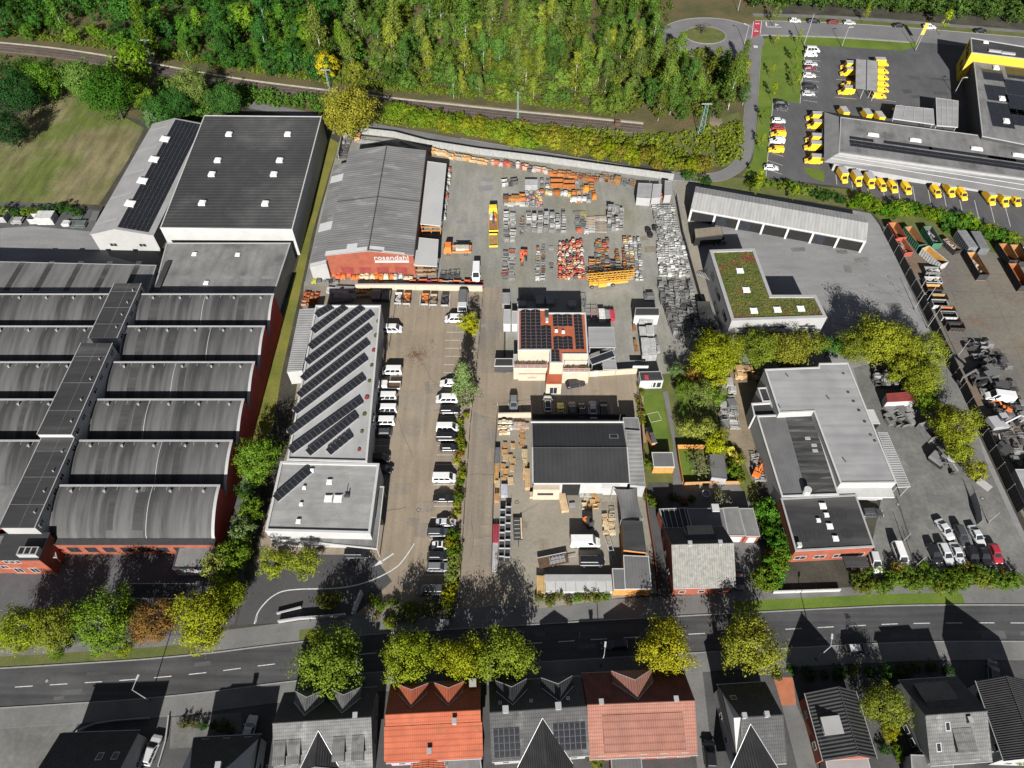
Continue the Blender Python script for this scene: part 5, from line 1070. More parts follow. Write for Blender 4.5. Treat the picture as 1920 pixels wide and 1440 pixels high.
def vmeshes(kind):
    if kind in VM: return VM[kind]
    k = VK[kind]; L, W_, H_, b = k['L'], k['W'], k['H'], k['b']; hw = W_/2; out = []
    mb = MB(); st = [ring8(-L/2, hw*.84, .35, k['tail'][0][1]-.12)]
    for x, z in k['tail']: st.append(ring8(x+.06, hw*.95, .22, z))
    st.append(ring8(k['base'][0]+.5, hw, .22, b)); st.append(ring8(0, hw, .22, b))
    for i, (x, z) in enumerate(k['hood']): st.append(ring8(x, hw*(.99, .95, .87)[min(i,2)], .24, z))
    st.append(ring8(L/2, hw*.74, .34, k['hood'][-1][1]-.14)); mb.loft(st)
    bx0, bx1 = k['base']; rx0, rx1 = k['roof']; tw = k.get('tw', .70); bw = hw*.93; rw = hw*tw
    z1 = H_-.07; f = .93
    rect = lambda x0, x1, w, z: [(x0,-w,z),(x1,-w,z),(x1,w,z),(x0,w,z)]
    mb.loft([rect(bx0,bx1,bw,b-.05), rect(rx0+(bx0-rx0)*.06,rx1+(bx1-rx1)*.06,rw+(bw-rw)*.06,z1), rect(rx0+.1,rx1-.12,rw*.92,H_)])
    out.append(('body', mb.mesh('body', M['paint'], False), True))
    A = lambda x, y, z: Vector((x, y, z)); zb_, zt_ = b-.02, z1-.03
    def lerp(z): t = (z-(b-.05))/(z1-(b-.05)); return bx0+(rx0-bx0)*t*.94, bx1+(rx1-bx1)*t*.94, bw+(rw-bw)*t*.94
    (a0, a1, aw), (c0, c1, cw) = lerp(zb_), lerp(zt_); e = .014
    m2 = MB(); m2.poly([A(a1+e,-aw*.9,zb_),A(a1+e,aw*.9,zb_),A(c1+e,cw*.88,zt_),A(c1+e,-cw*.88,zt_)]); out.append(('windscreen', m2.mesh('windscreen', M['glass']), False))
    m2 = MB(); m2.poly([A(a0-e,aw*.86,zb_),A(a0-e,-aw*.86,zb_),A(c0-e,-cw*.84,zt_),A(c0-e,cw*.84,zt_)]); out.append(('rear_window', m2.mesh('rear_window', M['glass']), False))
    for s in (-1, 1):
        m2 = MB(); xm = a0+(a1-a0)*.62 if not k.get('blind') else a0+(a1-a0)*.72
        segs = [(.08,.34),(.37,.63),(.66,.93)] if not k.get('blind') else [(.74,.94)]
        for u, v in segs:
            q = [A(a0+(a1-a0)*u, s*(aw+e), zb_), A(a0+(a1-a0)*v, s*(aw+e), zb_), A(c0+(c1-c0)*v, s*(cw+e), zt_), A(c0+(c1-c0)*u, s*(cw+e), zt_)]; m2.poly(q if s < 0 else q[::-1])
        out.append(('side_window', m2.mesh('side_window', M['glass']), False))
    for sx in (-1, 1):
        for sy in (-1, 1):
            m2 = MB(); x = sx*L*.31; y = sy*(hw-.1); m2.tube((x,y-.1*1,.33),(x,y+.1,.33),.33,12); m2.m = 1; m2.tube((x,y+sy*.1,.33),(x,y+sy*.115,.33),.2,10)
            out.append(('wheel', m2.mesh('wheel', [M['tyre'], M['rim']]), False))
    for sy in (-1, 1):
        m2 = MB(); hz = k['hood'][-1][1]-.17; m2.bx(L/2-.17,L/2+.01,sy*hw*.56-.16,sy*hw*.56+.16,hz-.05,hz+.1); out.append(('headlight', m2.mesh('headlight', M['lamp_glass']), False))
        m2 = MB(); tz = k['tail'][0][1]-.25; m2.bx(-L/2-.015,-L/2+.16,sy*hw*.68-.1,sy*hw*.68+.1,tz-.1,tz+.12); out.append(('tail_light', m2.mesh('tail_light', M['tail_red']), False))
    m2 = MB()
    for sy in (-1, 1): m2.box(bx1-.35, sy*(hw+.09), b-.02, .14, .2, .14)
    out.append(('mirrors', m2.mesh('mirrors', M['paint']), True))
    VM[kind] = out; return out
def box_body():
    """yellow cargo box with a pale roof for the parcel vans"""
    if 'box' not in VM:
        m = MB(); m.bx(-2.75,.75,-1.02,1.02,.75,2.62); n = MB(); n.bx(-2.72,.72,-.98,.98,2.62,2.68)
        VM['box'] = [('cargo_box', m.mesh('cargo_box', M['paint']), True), ('box_roof', n.mesh('box_roof', M['flat_white']), False)]
    return VM['box']
def vehicle(kind, px, py, head, color, label, cat=None, group=None, z=.7, name=None, box=False, roofcol=None):
    """head: heading in degrees, or a second picture point the vehicle points to"""
    p = G(px, py, z)
    if isinstance(head, tuple): q = G(*head, z)-p; a = math.atan2(q.y, q.x)
    else: a = R(head)
    col = VC[color] if isinstance(color, str) else color
    cat = cat or ('van' if kind in ('van','caddy','sprinter') else 'car')
    r = thing(name or ('parked_van' if cat == 'van' else 'parked_car'), label, cat, (p.x, p.y, .02), a, group)
    for nm, me, pt in vmeshes(kind): place(me, nm, r, None, 0, col if pt else None)
    if box:
        for nm, me, pt in box_body(): place(me, nm, r, None, 0, col if pt else None)
    if roofcol:
        k = VK[kind]; place(MB().bx(k['roof'][0]+.1,k['roof'][1]-.15,-k['W']*.3,k['W']*.3,k['H'],k['H']+.015).mesh('roof_panel', M['paint']), 'roof_panel', r, None, 0, VC[roofcol])
    return r
LOT = 'vehicles in the tan parking lot'
for px, py, h, kd, col, lab in (
  (735,617,0,'van','white','white van standing nose out at the top corner of the solar building'),
  (734,695,180,'van','white','white van alone below the brown stain, first under the gap'),
  (724,744,180,'van','white','white van directly below the white pickup truck'),
  (724,767,180,'van','white','white van third below the white pickup along the solar building'),
  (720,790,180,'van','white','white van last of the row beside the solar building, above the grey car'),
  (715,812,180,'suv','dark','dark grey car in the shade of the solar building'),
  (709,860,0,'van','black','black van in the deep shade at the corner of the white office'),
  (718,880,0,'hatch','black','black car half hidden behind the white office corner'),
  (853,598,180,'van','white','white van under the small yellow tree beside the alley'),
  (842,718,180,'hatch','white','white car half covered by the blue-green fir'),
  (838,748,180,'van','white','white van just below the blue-green fir'),
  (844,769,0,'estate','black','black estate car below the white van at the fir'),
  (839,802,0,'van','white','white van facing the hedge, next above the two black cars'),
  (839,820,0,'van','black','black van between the white van and a black car'),
  (843,839,0,'hatch','black','glossy black car, lowest of the close group at the hedge'),
  (833,896,0,'van','white','white van standing apart in the middle of the hedge row'),
  (833,934,0,'sedan','black','black saloon with a round shadow below the lone white van'),
  (836,979,0,'sport','silver','tiny silver car at the edge of the tree shadow'),
  (823,998,0,'estate','dark','dark estate car in the tree shadow beside the yellow bush'),
  (829,1022,0,'sport','white','white roadster with black roof among the shaded cars'),
  (823,1043,0,'suv','black','black car below the white roadster'),
  (823,1063,0,'estate','grey','grey car with shiny roof, lowest of the shaded bay row'),
  (806,1107,180,'van','dark','dark van parked by the planting at the street end'),
  (670,1039,0,'van','black','black van under the office canopy edge')):
    vehicle(kd, px, py, h, col, lab, group=LOT, roofcol='black' if 'roadster' in lab else None)
r = vehicle('sprinter', 727, 724, 180, 'white', 'white double-cab pickup with brown load bed', 'pickup', LOT, name='pickup_truck')
for o in list(r.children):
    if o.name.startswith(('body','rear_window','side_window')): bpy.data.objects.remove(o)
m_ = MB(); m_.loft([ring8(.0,.95,.5,1.2), ring8(2.0,.97,.4,1.2), ring8(2.5,.9,.4,1.05), ring8(2.9,.72,.5,.8)]); m_.loft([[(-.1,-.92,1.1),(2.0,-.92,1.1),(2.0,.92,1.1),(-.1,.92,1.1)],[(0,-.8,1.95),(1.3,-.8,1.95),(1.3,.8,1.95),(0,.8,1.95)]]); place(m_.mesh('cab', M['paint']), 'cab', r, None, 0, VC['white'])
m_ = MB(); m_.bx(-2.9,-.25,-1.0,1.0,.75,.85); b_ = place(m_.mesh('load_bed', M['cargo_bed']), 'load_bed', r)
for q in ((-2.9,-.25,-1.02,-.96),(-2.9,-.25,.96,1.02),(-2.95,-2.89,-1.0,1.0)): place(MB().bx(*q,.85,1.25).mesh('dropside', M['paint']), 'dropside', r, None, 0, VC['white'])
FC = 'cars in the forecourt bays'
for px, py, h, kd, col, lab, rc in ((963,757,-90,'suv','grey','grey car alone in the left forecourt bay',None),(1027,757,90,'suv','white','white car with black glass roof in the forecourt','black'),(1051,768,90,'sport','lemon','yellow sports car in the forecourt row','black'),
  (1073,767,90,'hatch','dark','dark car right of the yellow sports car',None),(1091,769,90,'sport','black','smallest black car in the forecourt row',None),(1112,768,-90,'sedan','silver','silver saloon in the forecourt row',None),(1132,766,90,'estate','black','black car at the right end of the forecourt row',None),(1079,719,14,'suv','black','black car parked across in front of the head office',None)):
    vehicle(kd, px, py, h, col, lab, group=FC, roofcol=rc)
vehicle('sprinter', 1097, 1017, 0, 'white', 'white high-roof van in the timber yard', name='parked_van')
vehicle('van', 1110, 1053, 0, 'black', 'black van coupled to a flat trailer in the timber yard')
WY = 'cars parked in the works yard'
for px, py, hx, hy, kd, col, lab in ((1772,992,1785,1010,'sedan','silver','silver saloon, leftmost of the back row in the works yard'),(1804,1004,1812,1022,'estate','dark','dark car in the middle of the back row in the works yard'),(1832,1004,1842,1022,'sedan','silver','silver car at the right of the back row'),
  (1753,1036,1762,1055,'hatch','black','black car at the left of the front row by the hedge'),(1774,1038,1783,1057,'estate','silver','silver estate in the front row beside the black car'),(1795,1037,1803,1055,'sedan','silver','silver coupe in the middle of the front row'),(1824,1040,1831,1058,'hatch','black','black hatchback under the silver car in the front row'),(1846,1040,1853,1058,'sedan','black','black saloon beside the red car'),(1867,1037,1873,1052,'hatch','red','red car at the right end of the front row')):
    vehicle(kd, px, py, (hx, hy), col, lab, group=WY)
vehicle('van', 1687, 1039, (1694,1058), 'white', 'white minibus with dark windows standing alone in the works yard')
vehicle('suv', 1641, 1053, (1646,1070), 'silver', 'silver car squeezed behind the brick office'); vehicle('suv', 1634, 962, 0, 'dark', 'dark car under the north-east corner of the brick office')
vehicle('estate', 1152, 1209, 183, 'black', 'black car driving along the shaded street', name='moving_car'); vehicle('suv', 1608, 1217, 2, 'dark', 'dark car with pale roof parked in the tree shadow on the street', roofcol='silver')
vehicle('estate', 467, 1369, 84, 'silver', 'silver car in the drive beside the hipped house'); vehicle('estate', 284, 1406, 80, 'silver', 'silver car beside the dark slate house')
vehicle('suv', 1331, 1416, 88, 'black', 'black car on the narrow drive between the houses'); vehicle('hatch', 1385, 1086, 85, 'black', 'black car in the drive beside the pale tiled house')
vehicle('suv', 1862, 1262, 70, 'dark', 'dark car under the hedge beside the white house')
BR = 'cars along the back road'
for px, py, kd, col, lab in ((1491,38,'hatch','white','white car nearest the red crossing on the back road'),(1526,39,'estate','black','black car second from the crossing on the back road'),(1563,41,'hatch','wine','dark red car on the back road'),(1593,42,'hatch','silver','pale car with dark shadow on the back road'),(1686,47,'sedan','black','black saloon alone on the back road'),(1743,50,'suv','white','white car beside the yellow flag pole on the back road'),(1839,57,'sedan','black','black car behind the yellow delivery tower')):
    vehicle(kd, px, py, -4, col, lab, group=BR)
EL = 'cars in the delivery lot'
for px, py, kd, col, lab, h in ((1524,94,'van','white','white van at the top of the staff bays',-3),(1520,102,'caddy','white','white van second in the staff bays',-3),(1520,119,'estate','silver','silver car above the red one in the staff bays',-3),(1519,127,'hatch','wine','dark red car in the staff bays',-3),(1518,141,'hatch','white','white hatchback in the middle of the staff bays',-3),(1519,162,'suv','black','black car in the upper staff bays',-3),(1516,175,'hatch','silver','silver car below the black one in the staff bays',-3),
  (1465,193,'suv','black','black car at the top of the lower staff bays',-4),(1465,202,'sport','dark','small dark car below the black car in the lower bays',-4),(1460,226,'hatch','white','white car above the red one in the lower bays',-4),(1459,239,'hatch','red','red car in the lower bays',-4),(1457,264,'caddy','white','white van between the two yellow vans',176),(1446,314,'hatch','white','white hatchback alone in the lowest bays',-6)):
    vehicle(kd, px, py, h, col, lab, group=EL)
YG = 'yellow parcel vans'
YV = [(1459,252,176,0,'yellow van directly above the white van in the lower bays'),(1455,281,176,0,'yellow van directly below the white van in the lower bays'),
  (1588,126,177,1,'yellow box van at the top left of the carport'),(1588,138,177,1,'yellow box van second on the left of the carport'),(1590,160,177,0,'yellow van third on the left of the carport'),(1584,173,177,1,'yellow box van lowest on the left of the carport'),
  (1653,120,-3,1,'yellow box van at the top right of the carport'),(1653,134,-3,0,'yellow van second on the right of the carport'),(1653,146,-3,0,'yellow van third on the right of the carport'),(1653,158,-3,0,'yellow van fourth on the right of the carport'),(1653,169,-3,0,'yellow van fifth on the right of the carport'),(1648,180,-4,0,'yellow van standing out below the carport'),
  (1525,222,175,1,'yellow box van topmost at the ribbed end of the delivery wing'),(1527,237,175,1,'yellow box van second at the ribbed end of the delivery wing'),(1524,263,175,1,'yellow box van third at the ribbed end of the delivery wing'),(1522,277,175,1,'yellow box van fourth at the ribbed end of the delivery wing'),(1523,302,175,1,'yellow box van above the small lawn segment'),
  (1580,333,-84,1,'yellow box van leftmost along the front of the delivery wing'),(1606,339,-84,1,'yellow box van second along the front of the wing'),(1630,343,-84,1,'yellow box van third along the front of the wing'),(1652,348,-84,0,'yellow van fourth along the front of the wing'),(1673,351,-84,0,'yellow van fifth along the front of the wing'),(1699,354,-84,0,'yellow van sixth, before the gap along the front of the wing'),
  (1754,360,-84,0,'yellow van just after the gap, partly behind the hedge'),(1780,359,-84,1,'yellow box van second after the gap'),(1803,365,-84,0,'yellow van third after the gap'),(1855,374,-84,1,'yellow box van first of the last three along the wing'),(1880,377,-84,1,'yellow box van second of the last three along the wing'),(1903,376,-84,0,'yellow van third of the last three along the wing'),
  (1578,212,96,1,'yellow box van at the first dock behind the wing'),(1621,216,96,1,'yellow box van at the second dock behind the wing'),(1644,221,96,1,'yellow box van at the third dock behind the wing'),(1682,210,96,1,'tall yellow box van beside the pale loading canopy')]
for px, py, h, bx_, lab in YV: vehicle('caddy', px, py, h, 'yellow', lab, group=YG, box=bool(bx_))
vehicle('sprinter', 1873, 745, 180-10, 'white', 'white high-roof van among machines at the right yard')
vehicle('sprinter', 893, 513, -90, 'white', 'white van with grey roof at the alley gate')

# ---------------------------------------------------------------- lorries, trailers, machines
def cuboids(r, lst):
    for nm, m, col, bx_ in lst: place(MB().bx(*bx_).mesh(nm, M[m]), nm, r, None, 0, col)
def wheels(r, xs, y, rad=.48, w=.3):
    for x in xs:
        for s in (-1, 1):
            m2 = MB(); m2.tube((x,s*y-w/2,rad),(x,s*y+w/2,rad),rad,12); m2.m = 1; m2.tube((x,s*(y+w/2),rad),(x,s*(y+w/2+.02),rad),rad*.55,10); place(m2.mesh('wheel', [M['tyre'], M['rim']]), 'wheel', r)
def lorry(px, py, a, cabc, bedc, label, L=7.5, name='lorry', cat='lorry'):
    p = G(px, py, 1.0); r = thing(name, label, cat, (p.x, p.y, .02), R(a))
    m2 = MB(); m2.loft([[(L/2-2.0,-1.15,.6),(L/2,-1.15,.6),(L/2,1.15,.6),(L/2-2.0,1.15,.6)],[(L/2-2.0,-1.15,1.7),(L/2,-1.15,1.7),(L/2,1.15,1.7),(L/2-2.0,1.15,1.7)],[(L/2-1.95,-1.05,2.9),(L/2-.35,-1.05,2.9),(L/2-.35,1.05,2.9),(L/2-1.95,1.05,2.9)]]); place(m2.mesh('cab', M['paint']), 'cab', r, None, 0, VC[cabc])
    m2 = MB(); m2.poly([(L/2-.0,-1.0,1.75),(L/2-.0,1.0,1.75),(L/2-.31,.95,2.75),(L/2-.31,-.95,2.75)]); m2.v = [(x+.02,y,z) for x, y, z in m2.v]; place(m2.mesh('windscreen', M['glass']), 'windscreen', r)
    cuboids(r, [('chassis','trim_dark',None,(-L/2,L/2-.3,-.5,.5,.5,.85)),('load_bed','plain',bedc,(-L/2,L/2-2.2,-1.2,1.2,.95,1.1)),('dropside','paint',VC[cabc],(-L/2,L/2-2.2,-1.25,-1.18,1.1,1.6)),('dropside','paint',VC[cabc],(-L/2,L/2-2.2,1.18,1.25,1.1,1.6)),('tailboard','paint',VC[cabc],(-L/2-.06,-L/2,-1.2,1.2,1.1,1.6))])
    wheels(r, (L/2-1.1, -L/2+1.4), 1.0); return r
r = lorry(925, 413, 92, 'lemon', (.30,.14,.07), 'yellow dropside lorry with orange load in the machine yard', 9.5)
cuboids(r, [('load','plain',(.55,.2,.06),(-.4,2.2,-.9,.0,1.1,1.9)),('load','plain',(.5,.5,.48),(.0,2.2,.1,1.0,1.1,1.8)),('crane_post','trim_dark',None,(-1.6,-1.2,-.3,.3,1.1,3.0)),('crane_arm','trim_dark',None,(-1.6,1.0,-.1,.1,2.9,3.2))])
p = G(925, 452, .8); r = thing('flat_trailer', 'yellow dropside trailer with timber behind the yellow lorry', 'trailer', (p.x, p.y, .02), R(92)); cuboids(r, [('deck','plain',(.32,.19,.09),(-2.4,2.4,-1.1,1.1,.7,.85)),('dropside','paint',VC['lemon'],(-2.4,2.4,-1.16,-1.08,.85,1.3)),('dropside','paint',VC['lemon'],(-2.4,2.4,1.08,1.16,.85,1.3)),('tailboard','paint',VC['lemon'],(-2.46,-2.38,-1.1,1.1,.8,1.35)),('tailboard','paint',VC['lemon'],(2.38,2.46,-1.1,1.1,.8,1.35))]); wheels(r, (-.6,.6), .95, .4)
r = lorry(858, 469, 180, 'orange', (.30,.30,.27), 'orange lorry with pump unit beside the white canopy', 7.2)
cuboids(r, [('pump_unit','plain',(.45,.42,.36),(-3.0,.4,-.8,.8,1.1,2.2)),('pipe','trim_dark',None,(-3.2,.8,-.95,-.75,2.0,2.2)),('engine','plain',(.5,.17,.04),(-3.3,-2.0,-1.1,1.1,1.1,1.7))])
r = lorry(868, 569, -90, 'silver', (.2,.2,.2), 'grey covered lorry in the corner of the parking lot', 6.5)
m2 = MB(); m2.loft([[(x,-1.15,1.1),(x,-1.15,2.3),(x,-.7,2.85),(x,.7,2.85),(x,1.15,2.3),(x,1.15,1.1)] for x in (-3.2, 1.0)]); place(m2.mesh('tarpaulin', M['zinc']), 'tarpaulin', r)
# small trailers in the bays under the wall
TR = 'small trailers in the bays'
for k, (px, col, lab) in enumerate(((747,(.52,.50,.46),'small trailer with white bags, first in the trailer bays'),(763,(.50,.16,.04),'small trailer with rubble under an orange board'),(797,(.55,.17,.04),'small trailer with orange tailgate right of the empty bay'),(813,(.34,.26,.18),'small brown box trailer with drawbar'),(834,(.05,.05,.055),'small black box trailer at the right of the trailer bays'))):
    p = G(px, 561+k*1.0, .6); r = thing('box_trailer', lab, 'trailer', (p.x, p.y, .02), R(-90), TR)
    cuboids(r, [('floor','trim_dark',None,(-1.6,1.6,-.85,.85,.45,.55)),('side','trim_dark',None,(-1.6,1.6,-.9,-.84,.55,1.1)),('side','trim_dark',None,(-1.6,1.6,.84,.9,.55,1.1)),('headboard','plain',col,(-1.66,-1.6,-.88,.88,.5,1.35)),('headboard','trim_grey',None,(1.6,1.66,-.88,.88,.5,1.1)),('drawbar','alu',None,(1.6,2.7,-.06,.06,.45,.55))]); wheels(r, (0,), .95, .32, .2)
    rr = random.Random(k)
    for q in range(7): place(MB().box(rr.uniform(-1.2,1.2),rr.uniform(-.5,.5),.55,rr.uniform(.4,.8),rr.uniform(.4,.7),rr.uniform(.2,.6),rr.random()*3).mesh('load', M['plain']), 'load', r, None, 0, (lambda f_: [q_*f_ for q_ in col])(rr.uniform(.5,1.1)))
for px, lab in ((706,'dark lidded skip, left of a pair behind the solar building'),(724,'dark open skip, right of a pair behind the solar building')):
    p = G(px, 556, .7); r = thing('skip', lab, 'skip', (p.x, p.y, .02), 0)
    m2 = MB(); m2.loft([[(-1.0,-1.3,0),(1.0,-1.3,0),(1.0,1.3,0),(-1.0,1.3,0)],[(-1.15,-1.6,1.4),(1.15,-1.6,1.4),(1.15,1.6,1.4),(-1.15,1.6,1.4)]], ends=False); place(m2.mesh('body', M['trim_dark']), 'body', r)
    place(MB().bx(-1.1,1.1,-1.55,1.55,1.1 if px > 715 else 1.4,1.2 if px > 715 else 1.46).mesh('lid', M['grey_concrete' if px > 715 else 'zinc']), 'lid', r)
# yellow folded crane
a0 = G(1100,528,1.5); a1 = G(1190,520,1.5); t = a1-a0; c = (a0+a1)/2; L_ = t.length/2
r = thing('folded_crane', 'yellow folded lattice crane on wheels lying across the machine yard', 'crane', (c.x, c.y, .02), math.atan2(t.y, t.x))
K('crane_yellow', (.62,.33,.05), var=.2, scale=1.2, rough=.5)
def lattice(r, x0, x1, y, z, h, w, nm):
    mb = MB()
    for sy in (-w/2, w/2):
        for sz in (0, h): mb.tube((x0,y+sy,z+sz),(x1,y+sy,z+sz),.09,4)
    n = int((x1-x0)/1.0)
    for i in range(n):
        xa = x0+(x1-x0)*i/n; xb = x0+(x1-x0)*(i+1)/n
        for sy in (-w/2, w/2): mb.tube((xa,y+sy,z if i % 2 else z+h),(xb,y+sy,z+h if i % 2 else z),.05,4)
        for sz in (0, h): mb.tube((xa,y-w/2,z+sz),(xb,y+w/2,z+sz),.05,4)
    place(mb.mesh(nm, M['crane_yellow']), nm, r)
lattice(r, -L_, L_, .6, 2.2, .9, .9, 'mast'); lattice(r, -L_*.95, L_*.9, -.5, 1.9, .8, .8, 'jib')
place(MB().bx(-L_*.9,L_*.7,-.9,.2,.7,1.3).bx(-3.4,-1.2,-1.5,-.6,.5,1.7).mesh('chassis', M['crane_yellow']), 'chassis', r); place(MB().bx(-L_*.5,-L_*.2,-.4,1.2,1.3,2.1).mesh('ballast_block', M['crane_yellow']), 'ballast_block', r); wheels(r, (-L_*.8, L_*.08), 1.1, .5)
place(MB().bx(-1.3,-.4,-1.6,-1.0,.9,1.9).mesh('cabinet', M['render_cream']), 'cabinet', r)
# lift, forklift, flatbed trailers of the timber yard
p = G(1104,979,1); r = thing('forklift', 'orange and black forklift in the timber yard', 'forklift', (p.x, p.y, .02), R(-60)); cuboids(r, [('counterweight','paint',VC['orange'],(-1.3,-.5,-.6,.6,.4,1.2)),('chassis','trim_dark',None,(-.5,.8,-.6,.6,.3,.9)),('mast','trim_dark',None,(.85,1.05,-.5,.5,.1,2.8)),('overhead_guard','trim_dark',None,(-.6,.7,-.55,.55,2.0,2.1)),('guard_post','trim_dark',None,(.6,.68,-.5,-.42,.9,2.0)),('guard_post','trim_dark',None,(.6,.68,.42,.5,.9,2.0)),('fork','alu',None,(1.05,2.2,-.4,-.28,.1,.16)),('fork','alu',None,(1.05,2.2,.28,.4,.1,.16))]); wheels(r, (-.8,.6), .6, .32, .2)
p = G(1040,1050,.6); r = thing('flat_trailer', 'low flat trailer with steel frames behind the black van', 'trailer', (p.x, p.y, .02), R(12)); cuboids(r, [('deck','cargo_bed',None,(-3.2,2.6,-1.05,1.05,.5,.65)),('drawbar','alu',None,(2.6,4.2,-.06,.06,.5,.6)),('rail','trim_grey',None,(-3.2,2.6,1.0,1.06,.65,.9))]); wheels(r, (-.6,.4), .9, .3, .2)
for k in range(7): place(MB().bx(-1.2+k*.1,2.0,-.7+k*.2,-.62+k*.2,.7,.78+.04*(k % 3)).mesh('steel_frame', M['alu']), 'steel_frame', r)
for k in range(5): place(MB().bx(-1.0+k*.7,-.9+k*.7,-.8,.8,.78,.84).mesh('steel_frame', M['alu']), 'steel_frame', r)
p = G(971,993,.6); r = thing('flat_trailer', 'dark narrow trailer with one pale plank in the timber yard', 'trailer', (p.x, p.y, .02), R(-88)); cuboids(r, [('deck','trim_dark',None,(-2.6,2.2,-.9,.9,.5,.65)),('plank','timber_pale',None,(-2.4,2.0,.55,.85,.7,.9)),('drawbar','trim_dark',None,(2.2,3.6,-.06,.06,.5,.6))] + [('crossbar','alu',None,(-2.0+k*.9,-1.9+k*.9,-.7,.4,.65,.72)) for k in range(5)]); wheels(r, (-.4,.4), .8, .3, .2)
for px, y0, y1, lab in ((940,950,1052,'long black rack trailer at the alley fence, the inner one'),(951,944,1054,'long black rack trailer at the alley fence, the outer one')):
    a0 = G(px+3,y0,.9); a1 = G(px,y1,.9); c = (a0+a1)/2; t = a1-a0; L_ = t.length/2; r = thing('rack_trailer', lab, 'trailer', (c.x, c.y, .02), math.atan2(t.y, t.x), 'black rack trailers')
    cuboids(r, [('frame','trim_dark',None,(-L_,L_,-.55,.55,.7,.95)),('rail','alu',None,(-L_,L_,.5,.56,1.3,1.38)),('rail','alu',None,(-L_,L_,-.56,-.5,1.3,1.38))] + [('upright','trim_grey',None,(-L_+(k+.5)*2*L_/7-.05,-L_+(k+.5)*2*L_/7+.05,-.55,.55,.95,1.4)) for k in range(7)]); wheels(r, (L_*.3, L_*.5), .5, .38, .2)
# lorry trailer in front of the garages
r, P, c = flat_building('box_trailer', 'parked semi-trailer with tan roof and dark printed side', [(1302,429),(1351,424),(1356,440),(1304,446)], 3.9, 'near_black', 'tan_paving', .03, .08, 'trim_dark', cat='trailer', base=1.1, ang=R(4))
wheels(r, (2.5,3.7,4.9), 1.0, .5)
# big machines in the right-hand yard
def digger(px, py, a, col, label, s=1.0, name='excavator'):
    p = G(px, py, 1); r = thing(name, label, 'excavator' if name == 'excavator' else 'loader', (p.x, p.y, .02), R(a)); r.scale = (s, s, s); c = VC[col] if isinstance(col, str) else col
    cuboids(r, [('track','tyre',None,(-1.9,1.9,-1.35,-.8,0,.85)),('track','tyre',None,(-1.9,1.9,.8,1.35,0,.85)),('engine_housing','paint',c,(-2.2,-.2,-1.3,1.3,.95,2.1)),('cab','glass',None,(-.2,1.2,.2,1.25,.95,2.8)),('cab_roof','paint',c,(-.25,1.25,.15,1.3,2.8,2.88)),('platform','paint',c,(-.2,1.4,-1.3,.2,.95,1.5))])
    mb = MB(); mb.tube((1.0,-.3,1.5),(3.0,-.3,3.6),.22,5); mb.tube((3.0,-.3,3.6),(5.0,-.3,2.4),.2,5); place(mb.mesh('boom', M['paint']), 'boom', r, None, 0, c)
    mb = MB(); mb.tube((5.0,-.3,2.4),(4.6,-.3,.8),.16,5); place(mb.mesh('stick', M['paint']), 'stick', r, None, 0, c); mb = MB(); mb.loft([[(4.2,-.8,.9),(5.0,-.8,.9),(5.0,.2,.9),(4.2,.2,.9)],[(4.0,-.8,.1),(4.6,-.8,.0),(4.6,.2,.0),(4.0,.2,.1)]]); place(mb.mesh('bucket', M['trim_dark']), 'bucket', r)
    return r
digger(1842, 706, 200, (.11,.11,.11), 'large dark grey excavator behind the yard wall', 1.3); digger(1885, 765, 150, 'orange', 'orange excavator part below the white van', .6); digger(1872, 795, 10, (.30,.30,.31), 'pale grey machine with framed roof in the right yard', 1.1); digger(1868, 725, 170, (.06,.06,.06), 'black machine above the white van in the right yard', 1.0); digger(1880, 838, 120, (.05,.05,.05), 'small black machine in shade near the container office', .8)
digger(1420, 885, 60, 'orange', 'small orange digger arm beside the white works wall', .55); digger(1975-100, 690-12, 190, (.07,.07,.07), 'dark loader bucket machine at the upper end of the right yard', .7)
digger(982, 478, -95, (.60,.12,.05), 'small orange-red lift machine between the crate rows', .7); digger(1760, 862, -50, (.16,.16,.165), 'grey loader with brown bucket under the yellow-green trees', .8, 'wheel_loader')
p = G(1376,860,.6); r = thing('dinghy', 'pale yellow boat hull beside the garden shed', 'boat', (p.x, p.y, .3), R(-78)); mb = MB()
mb.loft([[(x,-w_,.9),(x,-w_*.5,.15),(x,w_*.5,.15),(x,w_,.9)] for x, w_ in ((-2.6,.8),(-1,.95),(1,.85),(2.3,.4),(2.9,.05))], closed=False, ends=False); mb.loft([[(-2.6,-.8,.9),(-2.6,-.4,.15),(-2.6,.4,.15),(-2.6,.8,.9)]]*2); place(mb.mesh('hull', M['paint']), 'hull', r, None, 0, (.66,.52,.08)); cuboids(r, [('thwart','paint',(.66,.52,.08),(-1.2,-.6,-.85,.85,.75,.85)),('thwart','paint',(.66,.52,.08),(.8,1.2,-.8,.8,.75,.85)),('deck','paint',(.66,.52,.08),(-2.55,-1.7,-.78,.78,.82,.9))])
